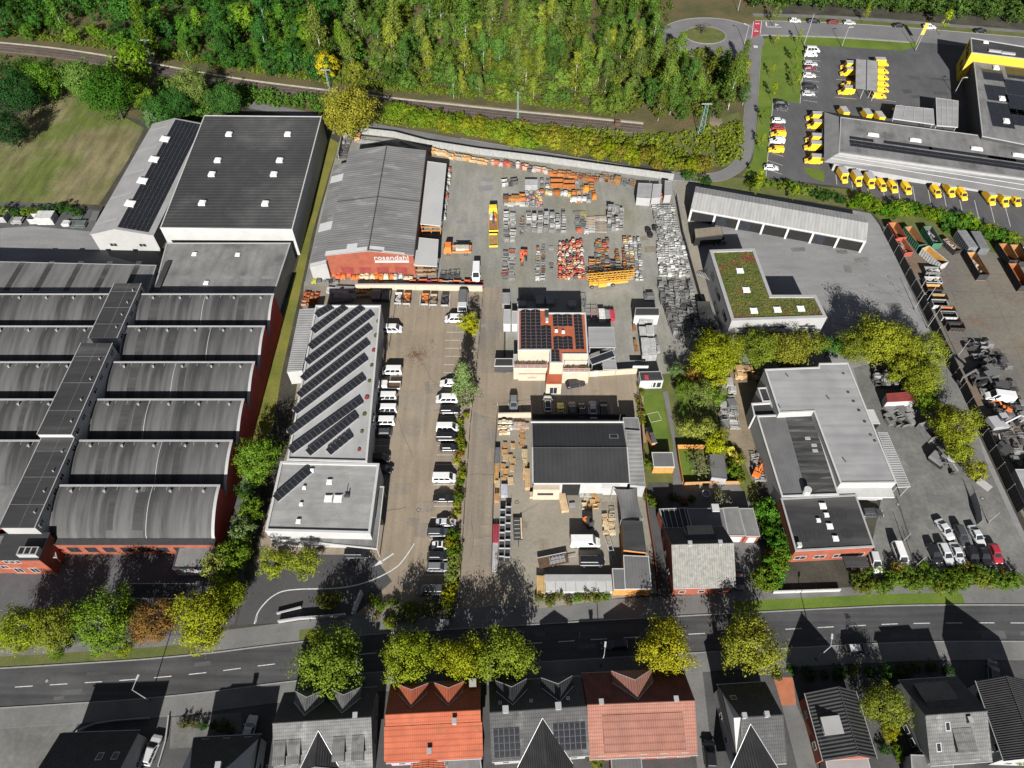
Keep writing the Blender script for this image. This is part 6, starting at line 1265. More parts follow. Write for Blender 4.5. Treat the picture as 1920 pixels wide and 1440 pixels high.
# open roll-off containers
def skipbox(a, b, w, h, col, incol, label, load=None, lid=False, group='roll-off containers'):
    """a, b: picture points of the two ends of its floor centre line"""
    A_ = G(*a); B_ = G(*b); t = B_-A_; c = (A_+B_)/2; L_ = t.length/2; r = thing('rolloff_container', label, 'container', (c.x, c.y, .02), math.atan2(t.y, t.x), group); hw = w/2
    fl = place(MB().bx(-L_,L_,-hw,hw,.15,.25).mesh('floor', M['plain']), 'floor', r, None, 0, incol)
    for nm, q in (('side',(-L_,L_,-hw,-hw+.06)),('side',(-L_,L_,hw-.06,hw)),('end',(-L_,-L_+.06,-hw+.06,hw-.06)),('end',(L_-.06,L_,-hw+.06,hw-.06))):
        mb = MB(); mb.m = 0; mb.bx(*q,.25,h); 
        place(mb.mesh(nm, M['plain']), nm, r, None, 0, col)
    inn = MB(); inn.poly([(-L_+.08,-hw+.065,.27),(L_-.08,-hw+.065,.27),(L_-.08,-hw+.065,h-.05),(-L_+.08,-hw+.065,h-.05)]); inn.poly([(-L_+.08,hw-.065,.27),(-L_+.08,hw-.065,h-.05),(L_-.08,hw-.065,h-.05),(L_-.08,hw-.065,.27)]); inn.poly([(-L_+.065,-hw+.08,.27),(-L_+.065,-hw+.08,h-.05),(-L_+.065,hw-.08,h-.05),(-L_+.065,hw-.08,.27)]); inn.poly([(L_-.065,-hw+.08,.27),(L_-.065,hw-.08,.27),(L_-.065,hw-.08,h-.05),(L_-.065,-hw+.08,h-.05)]); place(inn.mesh('lining', M['plain']), 'lining', r, None, 0, incol)
    n = max(4, int(L_*2/.75))
    for k in range(n+1):
        x = -L_+k*2*L_/n
        for s in (-1, 1): place(MB().bx(min(max(x-.05,-L_),L_-.1),min(max(x+.05,-L_+.1),L_),s*hw-(.0 if s > 0 else .08),s*hw+(.08 if s > 0 else .0),.2,h).mesh('rib', M['plain']), 'rib', r, None, 0, [q*.75 for q in col])
    place(MB().bx(-L_-.05,L_+.05,-hw-.09,-hw+.02,h,h+.1).bx(-L_-.05,L_+.05,hw-.02,hw+.09,h,h+.1).bx(-L_-.06,-L_+.04,-hw,hw,h+.002,h+.102).bx(L_-.04,L_+.06,-hw,hw,h+.002,h+.102).mesh('rim', M['plain']), 'rim', r, None, 0, col)
    if lid: place(MB().bx(-L_,L_,-hw,hw,h+.1,h+.18).mesh('lid', M['plain']), 'lid', r, None, 0, [q*1.2 for q in col])
    if load:
        rr = random.Random(int(a[0]))
        for k in range(22): place(MB().box(rr.uniform(-L_*.8,L_*.8),rr.uniform(-hw*.7,hw*.7),.25+rr.uniform(0,h*.45),rr.uniform(.3,1.1),rr.uniform(.2,.7),rr.uniform(.1,.5),rr.random()*6).mesh('scrap', M['plain']), 'scrap', r, None, 0, (lambda f_: [q*f_ for q in load])(rr.uniform(.4,1.1)))
OR, GR, BK, WH, RU = (.40,.11,.035), (.05,.16,.09), (.035,.036,.038), (.42,.42,.42), (.34,.15,.055)
skipbox((1668,428),(1686,456),2.3,2.0,(.34,.07,.05),RU,'red roll-off container at the top of the yard wall')
skipbox((1681,456),(1700,482),2.3,1.6,(.30,.07,.05),OR,'orange roll-off container with scrap below the red one', (.4,.36,.33))
skipbox((1697,436),(1724,470),2.3,2.1,GR,RU,'green roll-off container with rusty inside, left of two')
skipbox((1733,436),(1752,468),2.4,2.1,GR,(.10,.10,.10),'green roll-off container full of grey scrap, right of two', (.35,.35,.35))
skipbox((1728,476),(1764,506),2.4,2.3,WH,(.50,.26,.06),'white ribbed container standing askew with orange inside')
skipbox((1768,455),(1793,478),2.3,1.5,BK,(.2,.14,.09),'low dark container with rubble beside the lidded ones', (.4,.33,.27))
skipbox((1794,446),(1816,478),2.4,2.5,(.17,.175,.18),BK,'grey lidded container, left of two', None, True)
skipbox((1820,447),(1838,480),2.4,2.4,(.13,.135,.14),BK,'dark ribbed lidded container, right of two', None, True)
skipbox((1813,484),(1838,527),2.4,2.2,BK,(.40,.21,.08),'black container with pale timber scrap standing alone', (.5,.42,.36))
skipbox((1872,468),(1893,500),2.4,2.2,BK,(.32,.14,.04),'black container with orange inside, left of a pair at the right edge')
skipbox((1893,470),(1912,503),2.4,2.2,BK,(.34,.17,.06),'black container with orange inside, right of a pair at the right edge')
skipbox((1916,474),(1938,504),2.4,2.2,BK,(.3,.3,.3),'black container cut by the right picture edge', (.45,.45,.45))
skipbox((1890,505),(1915,548),2.4,2.2,BK,(.30,.11,.04),'black container with rust-red inside below the pair')
for k, (px, py, wd, col, inn, lab) in enumerate(((1744,513,26,(.16,.16,.16),(.2,.2,.2),'grey scrap heap container at the wall'),(1745,532,27,(.42,.42,.42),(.35,.33,.32),'white scrap container, second along the wall'),(1747,545,26,BK,(.45,.25,.08),'narrow skip with tan inside along the wall'),(1757,563,25,BK,(.28,.19,.09),'black skip with brown inside along the wall'),(1757,575,25,WH,BK,'pale low skip along the wall'),(1772,587,24,BK,(.33,.13,.06),'black skip with rust inside along the wall'),(1774,597,25,WH,BK,'pale skip below the rusty one'),(1781,607,25,BK,(.36,.12,.05),'black skip with orange-red inside along the wall'),(1788,617,25,BK,(.36,.13,.06),'last black skip with orange-red inside before the sandy patch'))):
    skipbox((px-wd*.55,py),(px+wd*.55,py+1),2.0,1.5,col,inn,lab, (.5,.5,.5) if 'scrap' in lab else None, group='skips along the black wall')
# ================================================================ goods in the yards
GM = {}
def goods(kind, sx, sy, sz):
    k = (kind, round(sx,2), round(sy,2), round(sz,2))
    if k in GM: return GM[k]
    m = MB(); x, y = sx/2, sy/2
    if kind == 'crate':
        t = .06; m.bx(-x,x,-y,y,.1,.18)
        m.bx(-x,x,-y,-y+t,.18,sz); m.bx(-x,x,y-t,y,.18,sz); m.bx(-x,-x+t,-y+t,y-t,.18,sz); m.bx(x-t,x,-y+t,y-t,.18,sz)
        for u in (-1,1):
            for v in (-1,1): m.bx(u*x-.06,u*x+.06,v*y-.06,v*y+.06,0,sz+.06)
    elif kind == 'rack':
        m.bx(-x,x,-y,y,.12,.2)
        for u in (-1,1):
            for v in (-1,1): m.box(u*(x-.05),v*(y-.05),0,.1,.1,sz)
            m.bx(-x,x,u*(y-.05)-.04,u*(y-.05)+.04,sz-.1,sz); m.bx(u*(x-.05)-.04,u*(x-.05)+.04,-y,y,sz-.1,sz-.002); m.bx(-x,x,u*(y-.05)-.03,u*(y-.05)+.03,sz*.5,sz*.5+.06)
    elif kind == 'stack':
        n = max(3, int(sz/.22)); rr = random.Random(n)
        for i in range(n): o = rr.uniform(-.05,.05); m.bx(-x+o,x+o,-y+o,y-o,i*sz/n,(i+.72)*sz/n)
    elif kind == 'slats':
        n = max(3, int(sz/.3)); q = max(4, int(sy/.35))
        for i in range(n):
            for u in (-.8, .8): m.bx(u*x-.06,u*x+.06,-y,y,i*sz/n,i*sz/n+.1)
            for j in range(q): m.bx(-x,x,-y+(j+.15)*sy/q,-y+(j+.65)*sy/q,i*sz/n+.1,i*sz/n+.17)
    elif kind == 'pallet':
        n = max(1, int(round(sz/.15)))
        for i in range(n):
            for j in range(5): m.bx(-x,x,-y+j*sy/5+.03,-y+(j+1)*sy/5-.05,i*.15+.1,i*.15+.13)
            for u in (-.85,0,.85): m.bx(u*x-.05,u*x+.05,-y,y,i*.15,i*.15+.1)
    elif kind == 'mixer':
        m.loft([[(r*math.cos(t),r*math.sin(t),z) for t in np.linspace(0,2*math.pi,13)[:-1]] for r, z in ((.25*sx,.35),(.5*sx,.65*sz),(.5*sx,.75*sz),(.36*sx,sz),(.28*sx,.95*sz),(.28*sx,.6*sz))])
        m.bx(-x,x,-.04,.04,.2,.3); m.bx(-.04,.04,-y,y,.2,.3)
        for u in (-1,1): m.tube((u*x,-.06,.18),(u*x,.06,.18),.18,8); m.box(u*.42*sx,0,.2,.06,.06,sz*.55)
    elif kind == 'tub':
        n = 12; m.loft([[(r*math.cos(t),r*math.sin(t),z) for t in np.linspace(0,2*math.pi,n+1)[:-1]] for r, z in ((.42*sx,0),(.5*sx,sz),(.44*sx,sz),(.36*sx,.25*sz))])
    elif kind == 'bag':
        m.loft([[(a*x,b*y,z) for a, b in ((-q,-p),(-p,-q),(p,-q),(q,-p),(q,p),(p,q),(-p,q),(-q,p))] for q, p, z in ((.85,.6,0),(1.0,.75,.3*sz),(1.0,.75,.75*sz),(.8,.55,sz),(.4,.3,sz*.93))])
    elif kind == 'boards':
        n = max(2, int(sx/.28)); l = max(1, int(sz/.22))
        for j in range(l):
            for i in range(n): m.bx(-x+i*sx/n+.01,-x+(i+1)*sx/n-.02,-y+.03*((i*7+j*3) % 4),y-.03*((i*5+j) % 4),j*sz/l+.02,(j+.9)*sz/l)
    elif kind == 'pipes':
        rr = random.Random(int(sy*10)); l = max(1, int(sz/.2)); n = max(3, int(sx/.22))
        for j in range(l):
            for i in range(n-j % 2): m.tube((-x+(i+.5+.5*(j % 2))*sx/n,-y+rr.uniform(0,.3),.1+j*.18),(-x+(i+.5+.5*(j % 2))*sx/n,y-rr.uniform(0,.3),.1+j*.18),.09,5)
    elif kind == 'ladder':
        for u in (-1,1): m.tube((u*x,-y,.1),(u*x,y,sz),.06,4)
        for j in range(5): t = (j+.5)/5; m.tube((-x,-y+t*sy,.1+(sz-.1)*t),(x,-y+t*sy,.1+(sz-.1)*t),.05,4)
    elif kind == 'machine':
        m.bx(-x,x,-y,y,.25,.5*sz); m.bx(-x*.5,x*.9,-y*.7,y*.7,.5*sz,.85*sz); m.tube((-x*.8,0,.4*sz),(-x*.8,0,sz),.06,5); m.tube((-x*.8,-y,sz),(-x*.8,y,sz),.05,5)
        for u in (-.6,.6):
            for v in (-1,1): m.tube((u*x,v*y-.07,.25),(u*x,v*y+.07,.25),.25,8)
    elif kind == 'drum':
        m.tube((-x,0,sz/2),(-x+.12,0,sz/2),sz/2,12); m.tube((x-.12,0,sz/2),(x,0,sz/2),sz/2,12); m.tube((-x+.12,0,sz/2),(x-.12,0,sz/2),sz*.3,10)
    elif kind == 'ring': m.ring(0,0,0,sz,x,x*.72,14)
    elif kind == 'tyres':
        for j in range(max(1,int(sz/.25))): m.ring(0,0,j*.26,j*.26+.24,x,x*.5,12)
    elif kind == 'frames':
        rr = random.Random(int(sx*100)); n = 7
        for i in range(n):
            yy = -y+(i+.5)*sy/n; h = sz*rr.uniform(.6,1.2); a = rr.uniform(-.1,.1)
            m.tube((-x,yy,0),(-x+a,yy+a,h),.035,4); m.tube((x,yy,0),(x+a,yy+a,h),.035,4); m.tube((-x+a,yy+a,h),(x+a,yy+a,h),.035,4); m.tube((-x,yy,h*.5),(x,yy,h*.5),.03,4)
        m.bx(-x,x,-y,y,0,.08)
    GM[k] = m.mesh(kind, M['plain']); return GM[k]
GREY = [(.24,.24,.235),(.19,.19,.185),(.30,.30,.29),(.14,.14,.135)]; PALE = [(.32,.32,.31),(.40,.40,.39),(.25,.25,.245),(.17,.17,.165),(.36,.355,.34)]; DARK = [(.09,.09,.09),(.13,.13,.13),(.06,.06,.06),(.18,.18,.175)]
ORA = [(.40,.13,.035),(.34,.10,.035),(.26,.06,.04),(.36,.22,.13),(.36,.35,.33)]; RED = [(.38,.085,.05),(.42,.13,.06),(.44,.28,.20),(.34,.06,.055),(.42,.38,.34),(.10,.09,.09),(.40,.16,.08)]; RST = [(.26,.12,.05),(.33,.15,.05),(.16,.09,.05),(.20,.19,.18),(.40,.18,.05)]
TIM = [(.50,.33,.17),(.46,.26,.10),(.52,.40,.25),(.40,.22,.09)]; MIX = GREY + RST[:2] + [(.45,.35,.2),(.5,.5,.48)]
GN = {'crate':('steel_crate','crate'),'rack':('post_rack','rack'),'stack':('panel_stack','stack'),'slats':('slatted_frames','stack'),'pallet':('pallet','pallet'),'mixer':('cement_mixer','mixer'),'tub':('mortar_tub','tub'),'bag':('big_bag','bag'),'boards':('timber_pack','timber'),'pipes':('pipe_bundle','pipes'),'ladder':('ladder','ladder'),'machine':('site_machine','machine'),'drum':('cable_drum','drum'),'ring':('concrete_ring','ring'),'tyres':('tyre_stack','tyres'),'frames':('scaffold_frames','frames')}
FR = random.Random(11)
def good(kind, px, py, sx, sy, sz, col, label, group=None, a=0.0, z=.02, base=None):
    nm, cat = GN[kind]; p = G(px, py, .3) if base is None else Vector(base)
    o = place(goods(kind, sx, sy, sz), nm, None, (p.x, p.y, z), a, col); return tag(o, label, cat, group)
def field(kinds, quad, nx, ny, size, cols, label, group, stack=(1,1), jit=.12, a=0.0, fill=1.0, vary=.15, lab2=None):
    """rows of goods over a picture quad (four corners: back-left, back-right, front-right, front-left)"""
    nx = max(1, round(nx*1.2)) if nx > 1 else nx; ny = max(1, round(ny*1.15)) if ny > 1 else ny; size = [q*.86 for q in size]
    A, B, C, D = [Vector(G2(*q)) for q in quad]; kinds = [kinds] if isinstance(kinds, str) else kinds; seq = {}
    for j in range(ny):
        cn = 0
        for i in range(nx):
            if FR.random() > fill: continue
            u, v = (i+.5)/nx, (j+.5)/ny; p = (A*(1-u)*(1-v) + B*u*(1-v) + C*u*v + D*(1-u)*v) + Vector((FR.uniform(-jit,jit), FR.uniform(-jit,jit)))
            kd = FR.choice(kinds); q = [FR.choice((1-vary,1,1+vary)) for _ in range(3)]; s = (size[0]*q[0], size[1]*q[1], size[2]*q[2]); n = FR.randint(*stack); z = .02; col = FR.choice(cols); aa = a + FR.uniform(-.12,.12)
            for k in range(n):
                f = FR.uniform(.85,1.12); l_ = label.replace('{k}', GN[kd][0].replace('_', ' ')) + (', ' + (nth(j) + ' row' if ny > 1 else '') + (', ' if ny > 1 and nx > 1 else '') + ((nth(cn) + ' from left') if nx > 1 else '') + ('' if n < 2 else (', upper' if k else ', lower'))); good(kd, 0, 0, *s, [c_*f for c_ in col], l_, group+' '+GN[kd][1], aa+FR.uniform(-.02,.02), z, (p.x, p.y, 0)); z += s[2]+.01
            cn += 1
# crate rows in the middle of the machine yard
field(['stack','crate'], ((943,403),(968,403),(967,455),(944,455)), 2, 7, (1.5,1.3,1.2), PALE, 'pale {k} right of the yellow lorry', 'column beside the lorry', vary=.2)
field(['crate','stack','frames'], ((941,474),(967,474),(966,525),(940,525)), 2, 8, (1.6,1.2,1.1), GREY+[(.4,.12,.08)], 'grey {k} in the column beside the alley', 'lower column by the alley', vary=.2)
field(['crate','machine'], ((975,410),(984,410),(983,444),(974,444)), 1, 5, (1.1,1.3,1.0), RST+GREY, 'brownish {k} left of the pale crate rows', 'narrow brown file')
field(['crate','stack','frames'], ((986,406),(1062,406),(1062,437),(985,437)), 6, 5, (1.35,1.25,1.1), PALE, 'pale {k} in the broad mid-yard rows', 'broad pale rows', stack=(1,2), vary=.15)
field(['crate','machine','frames'], ((1004,466),(1023,466),(1023,526),(1002,526)), 2, 10, (1.1,1.1,.95), MIX, 'mixed {k} left of the red mixers', 'double file left of the mixers')
field('mixer', ((1046,458),(1090,452),(1098,526),(1047,526)), 6, 8, (1.15,1.0,1.35), RED, 'red or orange cement mixer in the mixer corner', 'crowded mixers', fill=.85, jit=.3)
field('tub', ((1046,498),(1096,494),(1098,526),(1047,526)), 5, 4, (1.0,1.0,.8), RED+[(.55,.5,.42)], 'red or cream mortar tub among the mixers', 'tubs at the mixers', jit=.3, fill=.8)
field(['machine','crate'], ((1116,455),(1140,450),(1140,515),(1118,515)), 3, 7, (1.2,1.1,1.1), RST+DARK+[(.42,.07,.05)], 'rusty or black {k} between mixers and crane', 'rusty pile by the crane', jit=.3)
field(['frames','rack','crate'], ((1104,490),(1163,495),(1163,520),(1104,521)), 5, 3, (1.8,1.4,1.3), DARK+RST[:2], 'dark {k} just above the yellow crane', 'dark frames above the crane')
field(['crate','machine','tub'], ((1150,470),(1178,470),(1178,515),(1150,515)), 2, 6, (1.3,1.2,1.0), RST, 'rust-brown {k} right of the dark frames', 'rust-brown crates')
field(['crate','frames','machine'], ((1166,448),(1186,448),(1190,515),(1176,515)), 2, 10, (1.15,1.0,1.1), MIX, 'grey or brown {k} at the crane end', 'file at the crane end')
field(['crate','bag','stack'], ((1186,448),(1201,448),(1206,528),(1190,528)), 2, 11, (.95,.95,.85), PALE, 'pale {k} right of the yellow crane', 'pale edge file')
field(['rack','pipes','frames'], ((1076,402),(1098,402),(1098,432),(1078,434)), 2, 4, (1.8,1.6,1.0), GREY+[(.42,.34,.10)], 'grey {k} in the scaffold group', 'scaffold group')
field(['boards','pipes'], ((1098,408),(1137,408),(1137,436),(1098,436)), 2, 5, (1.3,3.6,.55), [(.33,.27,.21),(.36,.36,.35),(.28,.24,.2)], 'long scaffold {k} lying mid-yard', 'long scaffold bundles', a=R(90))
field(['stack','crate','frames'], ((1139,390),(1168,394),(1167,434),(1138,434)), 3, 7, (1.2,1.2,1.2), PALE, 'pale {k} right of the scaffold rows', 'tall pale stacks', stack=(1,2))
# right-hand stock of pale formwork and tubs, then racks
field(['tub','crate','bag','stack','ring'], ((1222,388),(1262,388),(1276,455),(1236,455)), 6, 13, (1.15,1.1,.85), PALE+GREY[:2], 'pale {k} in the upper fence stock', 'upper stock along the fence', jit=.25, fill=.95)
field(['bag','crate','stack'], ((1232,455),(1282,455),(1294,520),(1236,520)), 7, 12, (1.1,1.05,.9), PALE+[(.6,.6,.58)], 'pale {k} in the lower fence stock', 'lower stock along the fence', jit=.25)
field('rack', ((1233,536),(1297,536),(1302,572),(1238,572)), 6, 5, (1.35,1.25,1.05), GREY, 'grey post rack, front rack block', 'front rack block', stack=(1,2), vary=.08)
field('rack', ((1240,574),(1304,574),(1314,632),(1262,632)), 5, 8, (1.35,1.25,1.05), GREY+DARK[:2], 'grey post rack, block near yellow tree', 'rear rack block', stack=(1,2), vary=.08)
for k, (px, py, h_) in enumerate(((1203,604,2.4),(1216,604,2.2),(1204,628,2.0),(1217,628,2.4),(1207,652,2.6),(1220,652,2.4),(1209,668,2.3),(1221,667,2.4))): good('slats', px, py, 1.8, 2.9, h_, (.46,.46,.455), f'tall stack of pale slatted frames, number {k+1} of the file below the site cabin'.replace(f', number {k+1} of the file', ', ' + ['rear left','rear right','second left','second right','third left','third right','front left','front right'][k] + ' of the file'), 'slatted frame stacks', R(-1))
for k, (px, py) in enumerate(((1189,616),(1191,645),(1193,655),(1231,640),(1234,655))): good('boards', px, py, .7, 2.2, .8, RST[k % 2+0] if k < 3 else PALE[k % 4], ['rusty beam pack left of the slatted frames, the rear one','rusty beam pack left of the slatted frames, the middle one','rusty beam pack left of the slatted frames, the front one','pale beam pack right of the slatted frames, the rear one','pale beam pack right of the slatted frames, the front one'][k])
good('machine', 1217, 557, 2.6, 2.0, 1.5, (.12,.12,.12), 'dark covered machine above the white site cabin')
for k, (px, col, kd) in enumerate(((1103,(.10,.10,.10),'ladder'),(1114,(.30,.10,.09),'ladder'),(1128,(.56,.56,.55),'stack'),(1139,(.30,.31,.30),'pipes'),(1147,(.50,.05,.09),'pipes'))): good(kd, px, 594, 1.5, 3.2, 1.6 if kd != 'ladder' else 1.9, col, ['black ladder frame right of the office roof','red ladder frame right of the office roof','white board stack right of the office roof','grey pipe bundle right of the office roof','red pipe bundle right of the office roof'][k])
for k, (px, py) in enumerate(((949,560),(949,571))): good('stack', px, py, 2.0, 1.8, 1.6, (.24,.24,.24), ['grey panel stack left of the solar office, rear','grey panel stack left of the solar office, front'][k])
for px, py, kd, s, col, lab in ((988,557,'rack',(3.0,1.8,1.4),(.13,.13,.13),'dark frame in the office shadow'),(1012,566,'stack',(2.0,3.0,1.3),(.22,.22,.22),'ribbed grey lid in the office shadow, left'),(1031,566,'stack',(2.0,3.0,1.3),(.22,.22,.22),'ribbed grey lid in the office shadow, right'),(1072,572,'bag',(2.0,2.0,1.3),(.3,.3,.3),'pale tank in the office shadow'),(1093,568,'rack',(1.5,2.2,1.6),(.16,.16,.16),'dark rack at the corner of the office shadow'),(978,572,'bag',(2.4,1.8,1.2),(.25,.25,.25),'grey covered heap in the office shadow')): good(kd, px, py, *s, col, lab)
# goods along the rear concrete wall and the row in front of it
WO = [nth(i) for i in range(60)]
def wallrow(pts, n, kinds, size, cols, label, group, off=0):
    P = smooth_px([G2(*p) for p in pts], 6); D_ = along(P)
    for i in range(n):
        p, t = at_len(P, D_, D_[-1]*(i+.5)/n); kd = FR.choice(kinds); q = FR.uniform(.8,1.25)
        good(kd, 0, 0, size[0]*q, size[1]*FR.uniform(.8,1.2), size[2]*FR.uniform(.8,1.3), FR.choice(cols), label.replace('{k}', GN[kd][0].replace('_',' ')) + ', ' + WO[i] + ' along it', group+' '+GN[kd][1], math.atan2(t.y,t.x)+FR.uniform(-.1,.1), .02, (p.x+FR.uniform(-.3,.3), p.y+FR.uniform(-.4,.4), 0))
wallrow([(808,286),(860,298),(915,308)], 14, ['boards','crate','bag'], (1.6,1.4,1.1), TIM+[(.28,.29,.24)], 'tan {k} in the left rear wall row', 'rear wall row left')
wallrow([(920,306),(975,316),(1030,325)], 14, ['machine','crate','stack','tub'], (1.5,1.3,1.2), RED+[(.4,.4,.39),(.36,.26,.1),(.2,.2,.19)], 'bright {k} in the middle rear wall row', 'rear wall row middle')
wallrow([(1030,326),(1080,334),(1118,340)], 14, ['boards','crate','rack'], (1.6,1.3,1.1), ORA[:4]+RST[:2], 'rusty orange {k} in the rear wall row', 'rear wall row orange part')
wallrow([(1120,337),(1150,342),(1188,350)], 12, ['frames','stack','pipes','rack'], (1.7,1.6,1.3), GREY+[(.3,.16,.06)], 'grey {k} in the right rear wall row', 'rear wall row right end')
wallrow([(941,348),(968,345)], 3, ['crate','rack'], (2.0,1.8,1.2), PALE+DARK[:1], 'pale {k} top left of the machine rows', 'upper left rows')
wallrow([(946,377),(983,377)], 5, ['machine','crate','boards'], (1.5,1.6,1.3), RST+ORA[:2], 'rusty {k} in the long rusty frame', 'long rusty frame')
wallrow([(946,383),(983,384)], 5, ['pipes','boards'], (1.4,1.2,.6), [(.5,.5,.47),(.45,.3,.12)], 'pale {k} in front of the long rusty frame', 'front of the rusty frame')
field(['bag','tub','machine'], ((986,360),(1018,360),(1016,390),(986,390)), 5, 5, (.95,.95,.8), PALE+[(.5,.4,.1),(.45,.2,.2),(.12,.12,.12)], 'small {k} in the jumble of bags', 'jumble of bags', jit=.35)
good('stack', 996, 350, 3.6, 2.8, 1.9, (.36,.36,.37), 'large grey panel stack above the jumble of bags'); good('crate', 1044, 347, 3.8, 2.2, 1.7, (.32,.115,.03), 'orange steel crate, left half of a long pair'); good('crate', 1066, 349, 3.6, 2.2, 1.7, (.30,.105,.03), 'orange steel crate, right half of a long pair')
wallrow([(1014,364),(1050,366),(1080,368)], 9, ['machine','bag','stack'], (1.2,1.1,1.2), [(.38,.37,.34),(.38,.28,.09),(.40,.40,.39),(.30,.11,.03),(.12,.12,.12)], 'bright {k} before the orange crates', 'row before the orange crates')
wallrow([(1072,376),(1098,378)], 3, ['machine','crate'], (1.8,1.5,1.2), [(.55,.55,.54),(.4,.4,.4)], 'white {k} under the orange crates', 'white pieces under the crates')
good('machine', 1098, 357, 1.8, 1.8, 1.9, (.62,.24,.03), 'orange dumper right of the orange crates'); good('machine', 1114, 370, 1.2, 1.6, 1.4, (.60,.20,.03), 'small orange machine standing apart right of the crates'); good('machine', 1086, 432, 1.5, 1.3, 1.0, (.5,.11,.05), 'small red machine below the scaffold group'); good('machine', 1099, 434, 1.4, 1.4, .9, (.45,.42,.42), 'small grey machine below the scaffold group')
wallrow([(1222,370),(1250,370)], 4, ['crate','machine'], (1.4,1.4,1.2), [(.35,.12,.06),(.4,.13,.04),(.25,.25,.24)], 'rusty {k} below the storage containers', 'rusty pieces below the containers')
for px, py, w_ in ((1215,432,'middle'),(1219,441,'lowest'),(1228,428,'topmost')): good('tyres', px, py, 1.6, 1.6, .8, (.02,.02,.02), w_ + ' black tyre stack left of the upper stock', 'black tyre stacks')
field(['frames','machine','bag','stack'], ((1012,338),(1030,338),(1030,356),(1012,356)), 2, 2, (1.3,1.3,1.1), GREY+RST[:1], 'mixed {k} left of the orange crates', 'left of the orange crates', jit=.3)
field(['frames','crate','pipes','machine'], ((1078,338),(1116,346),(1118,384),(1080,384)), 3, 4, (1.3,1.3,1.0), GREY+RST, 'mixed {k} right of the orange crates', 'right of the orange crates', jit=.4, fill=.6)
field(['frames','pallet','crate'], ((1024,462),(1042,462),(1042,522),(1026,522)), 1, 5, (1.2,1.2,.7), GREY+TIM[:1], 'low {k} between the mixers and the mixed file', 'low pieces by the mixers', jit=.4, fill=.6)
field(['boards','pallet','crate'], ((938,822),(966,822),(966,905),(938,905)), 2, 7, (1.2,1.8,.5), TIM, 'timber {k} on the west side of the timber yard', 'west side timber', jit=.4, fill=.8)
field(['pallet','boards','crate'], ((1060,925),(1130,935),(1126,958),(1070,958)), 4, 2, (1.2,1.3,.5), TIM+PALE[:1], 'timber {k} in the middle of the timber yard', 'middle timber', jit=.5, fill=.7)
field(['pallet','boards'], ((976,845),(992,845),(992,900),(978,900)), 1, 5, (1.2,1.4,.8), TIM+[(.15,.15,.15)], 'timber {k} against the workshop wall', 'timber at the wall')
# racks beside the white canopy
wallrow([(842,318),(838,360),(832,415)], 15, ['stack','crate','machine','bag'], (1.2,1.0,1.1), PALE+[(.4,.1,.06),(.35,.25,.15)], 'small {k} along the long white canopy', 'file along the white canopy')
# in front of the brick hall and along the party wall
wallrow([(622,519),(700,522),(775,523)], 17, ['machine','mixer','tyres','machine'], (1.3,1.2,1.3), [(.55,.16,.04),(.55,.50,.38),(.5,.12,.06),(.42,.42,.4),(.56,.45,.3)], 'bright {k} under the brick hall sign', 'machines under the sign')
wallrow([(768,533),(830,533),(902,535)], 13, ['crate','bag'], (1.7,1.0,.9), [(.55,.10,.05),(.58,.16,.07),(.6,.45,.35),(.5,.05,.12)], 'red {k} behind the cream party wall', 'red row behind the party wall')
wallrow([(783,510),(815,508)], 4, ['rack','pipes','boards'], (1.6,2.4,1.3), GREY+TIM[:1], 'grey {k} under the short white canopy', 'under the short canopy')
field('rack', ((826,512),(862,512),(862,528),(826,528)), 3, 1, (2.0,1.8,1.5), DARK, 'black frame between canopy and white van', 'black frames')
field(['tyres','machine'], ((588,505),(620,508),(640,534),(586,534)), 4, 3, (1.3,1.3,.9), DARK+[(.5,.45,.08)], 'black {k} left of the brick hall', 'black corner heap', jit=.4)
for k, (px, py) in enumerate(((634,546),(650,543),(648,556),(640,562))): good('pipes', px, py, 2.0, 6.0, .8, GREY[k % 4] if k else (.4,.4,.4), ['grey pipe bundle behind the solar building, rear left','grey pipe bundle behind the solar building, rear right','grey pipe bundle behind the solar building, middle','grey pipe bundle behind the solar building, front'][k], None, R(82+k*5))
field('drum', ((668,540),(694,540),(694,560),(668,560)), 3, 3, (.9,1.2,1.2), TIM[:2], 'wooden cable drum behind the solar building', 'wooden cable drums')
field(['crate','machine'], ((570,550),(598,550),(594,574),(568,574)), 3, 3, (1.2,1.2,.9), ORA[:4], 'orange {k} at the grass strip corner', 'orange corner pieces', jit=.3)
field(['machine','rack'], ((640,258),(662,258),(650,300),(632,300)), 2, 4, (1.6,1.6,1.2), DARK+GREY[:2], 'dark {k} at the brick hall corner', 'dark pieces at the hall corner')
for k, (px, py) in enumerate(((690,266),(720,270),(745,272),(765,274))): good('pipes', px, py, 1.4, 7.0, .7, GREY[k], ['grey girder bundle behind the brick hall, first from the tree','grey girder bundle behind the brick hall, second from the tree','grey girder bundle behind the brick hall, third from the tree','grey girder bundle behind the brick hall, last from the tree'][k], None, R(80-k*8))
good('crate', 671, 259, 1.6, 2.6, 1.4, (.5,.28,.14), 'orange-brown crate behind the brick hall')
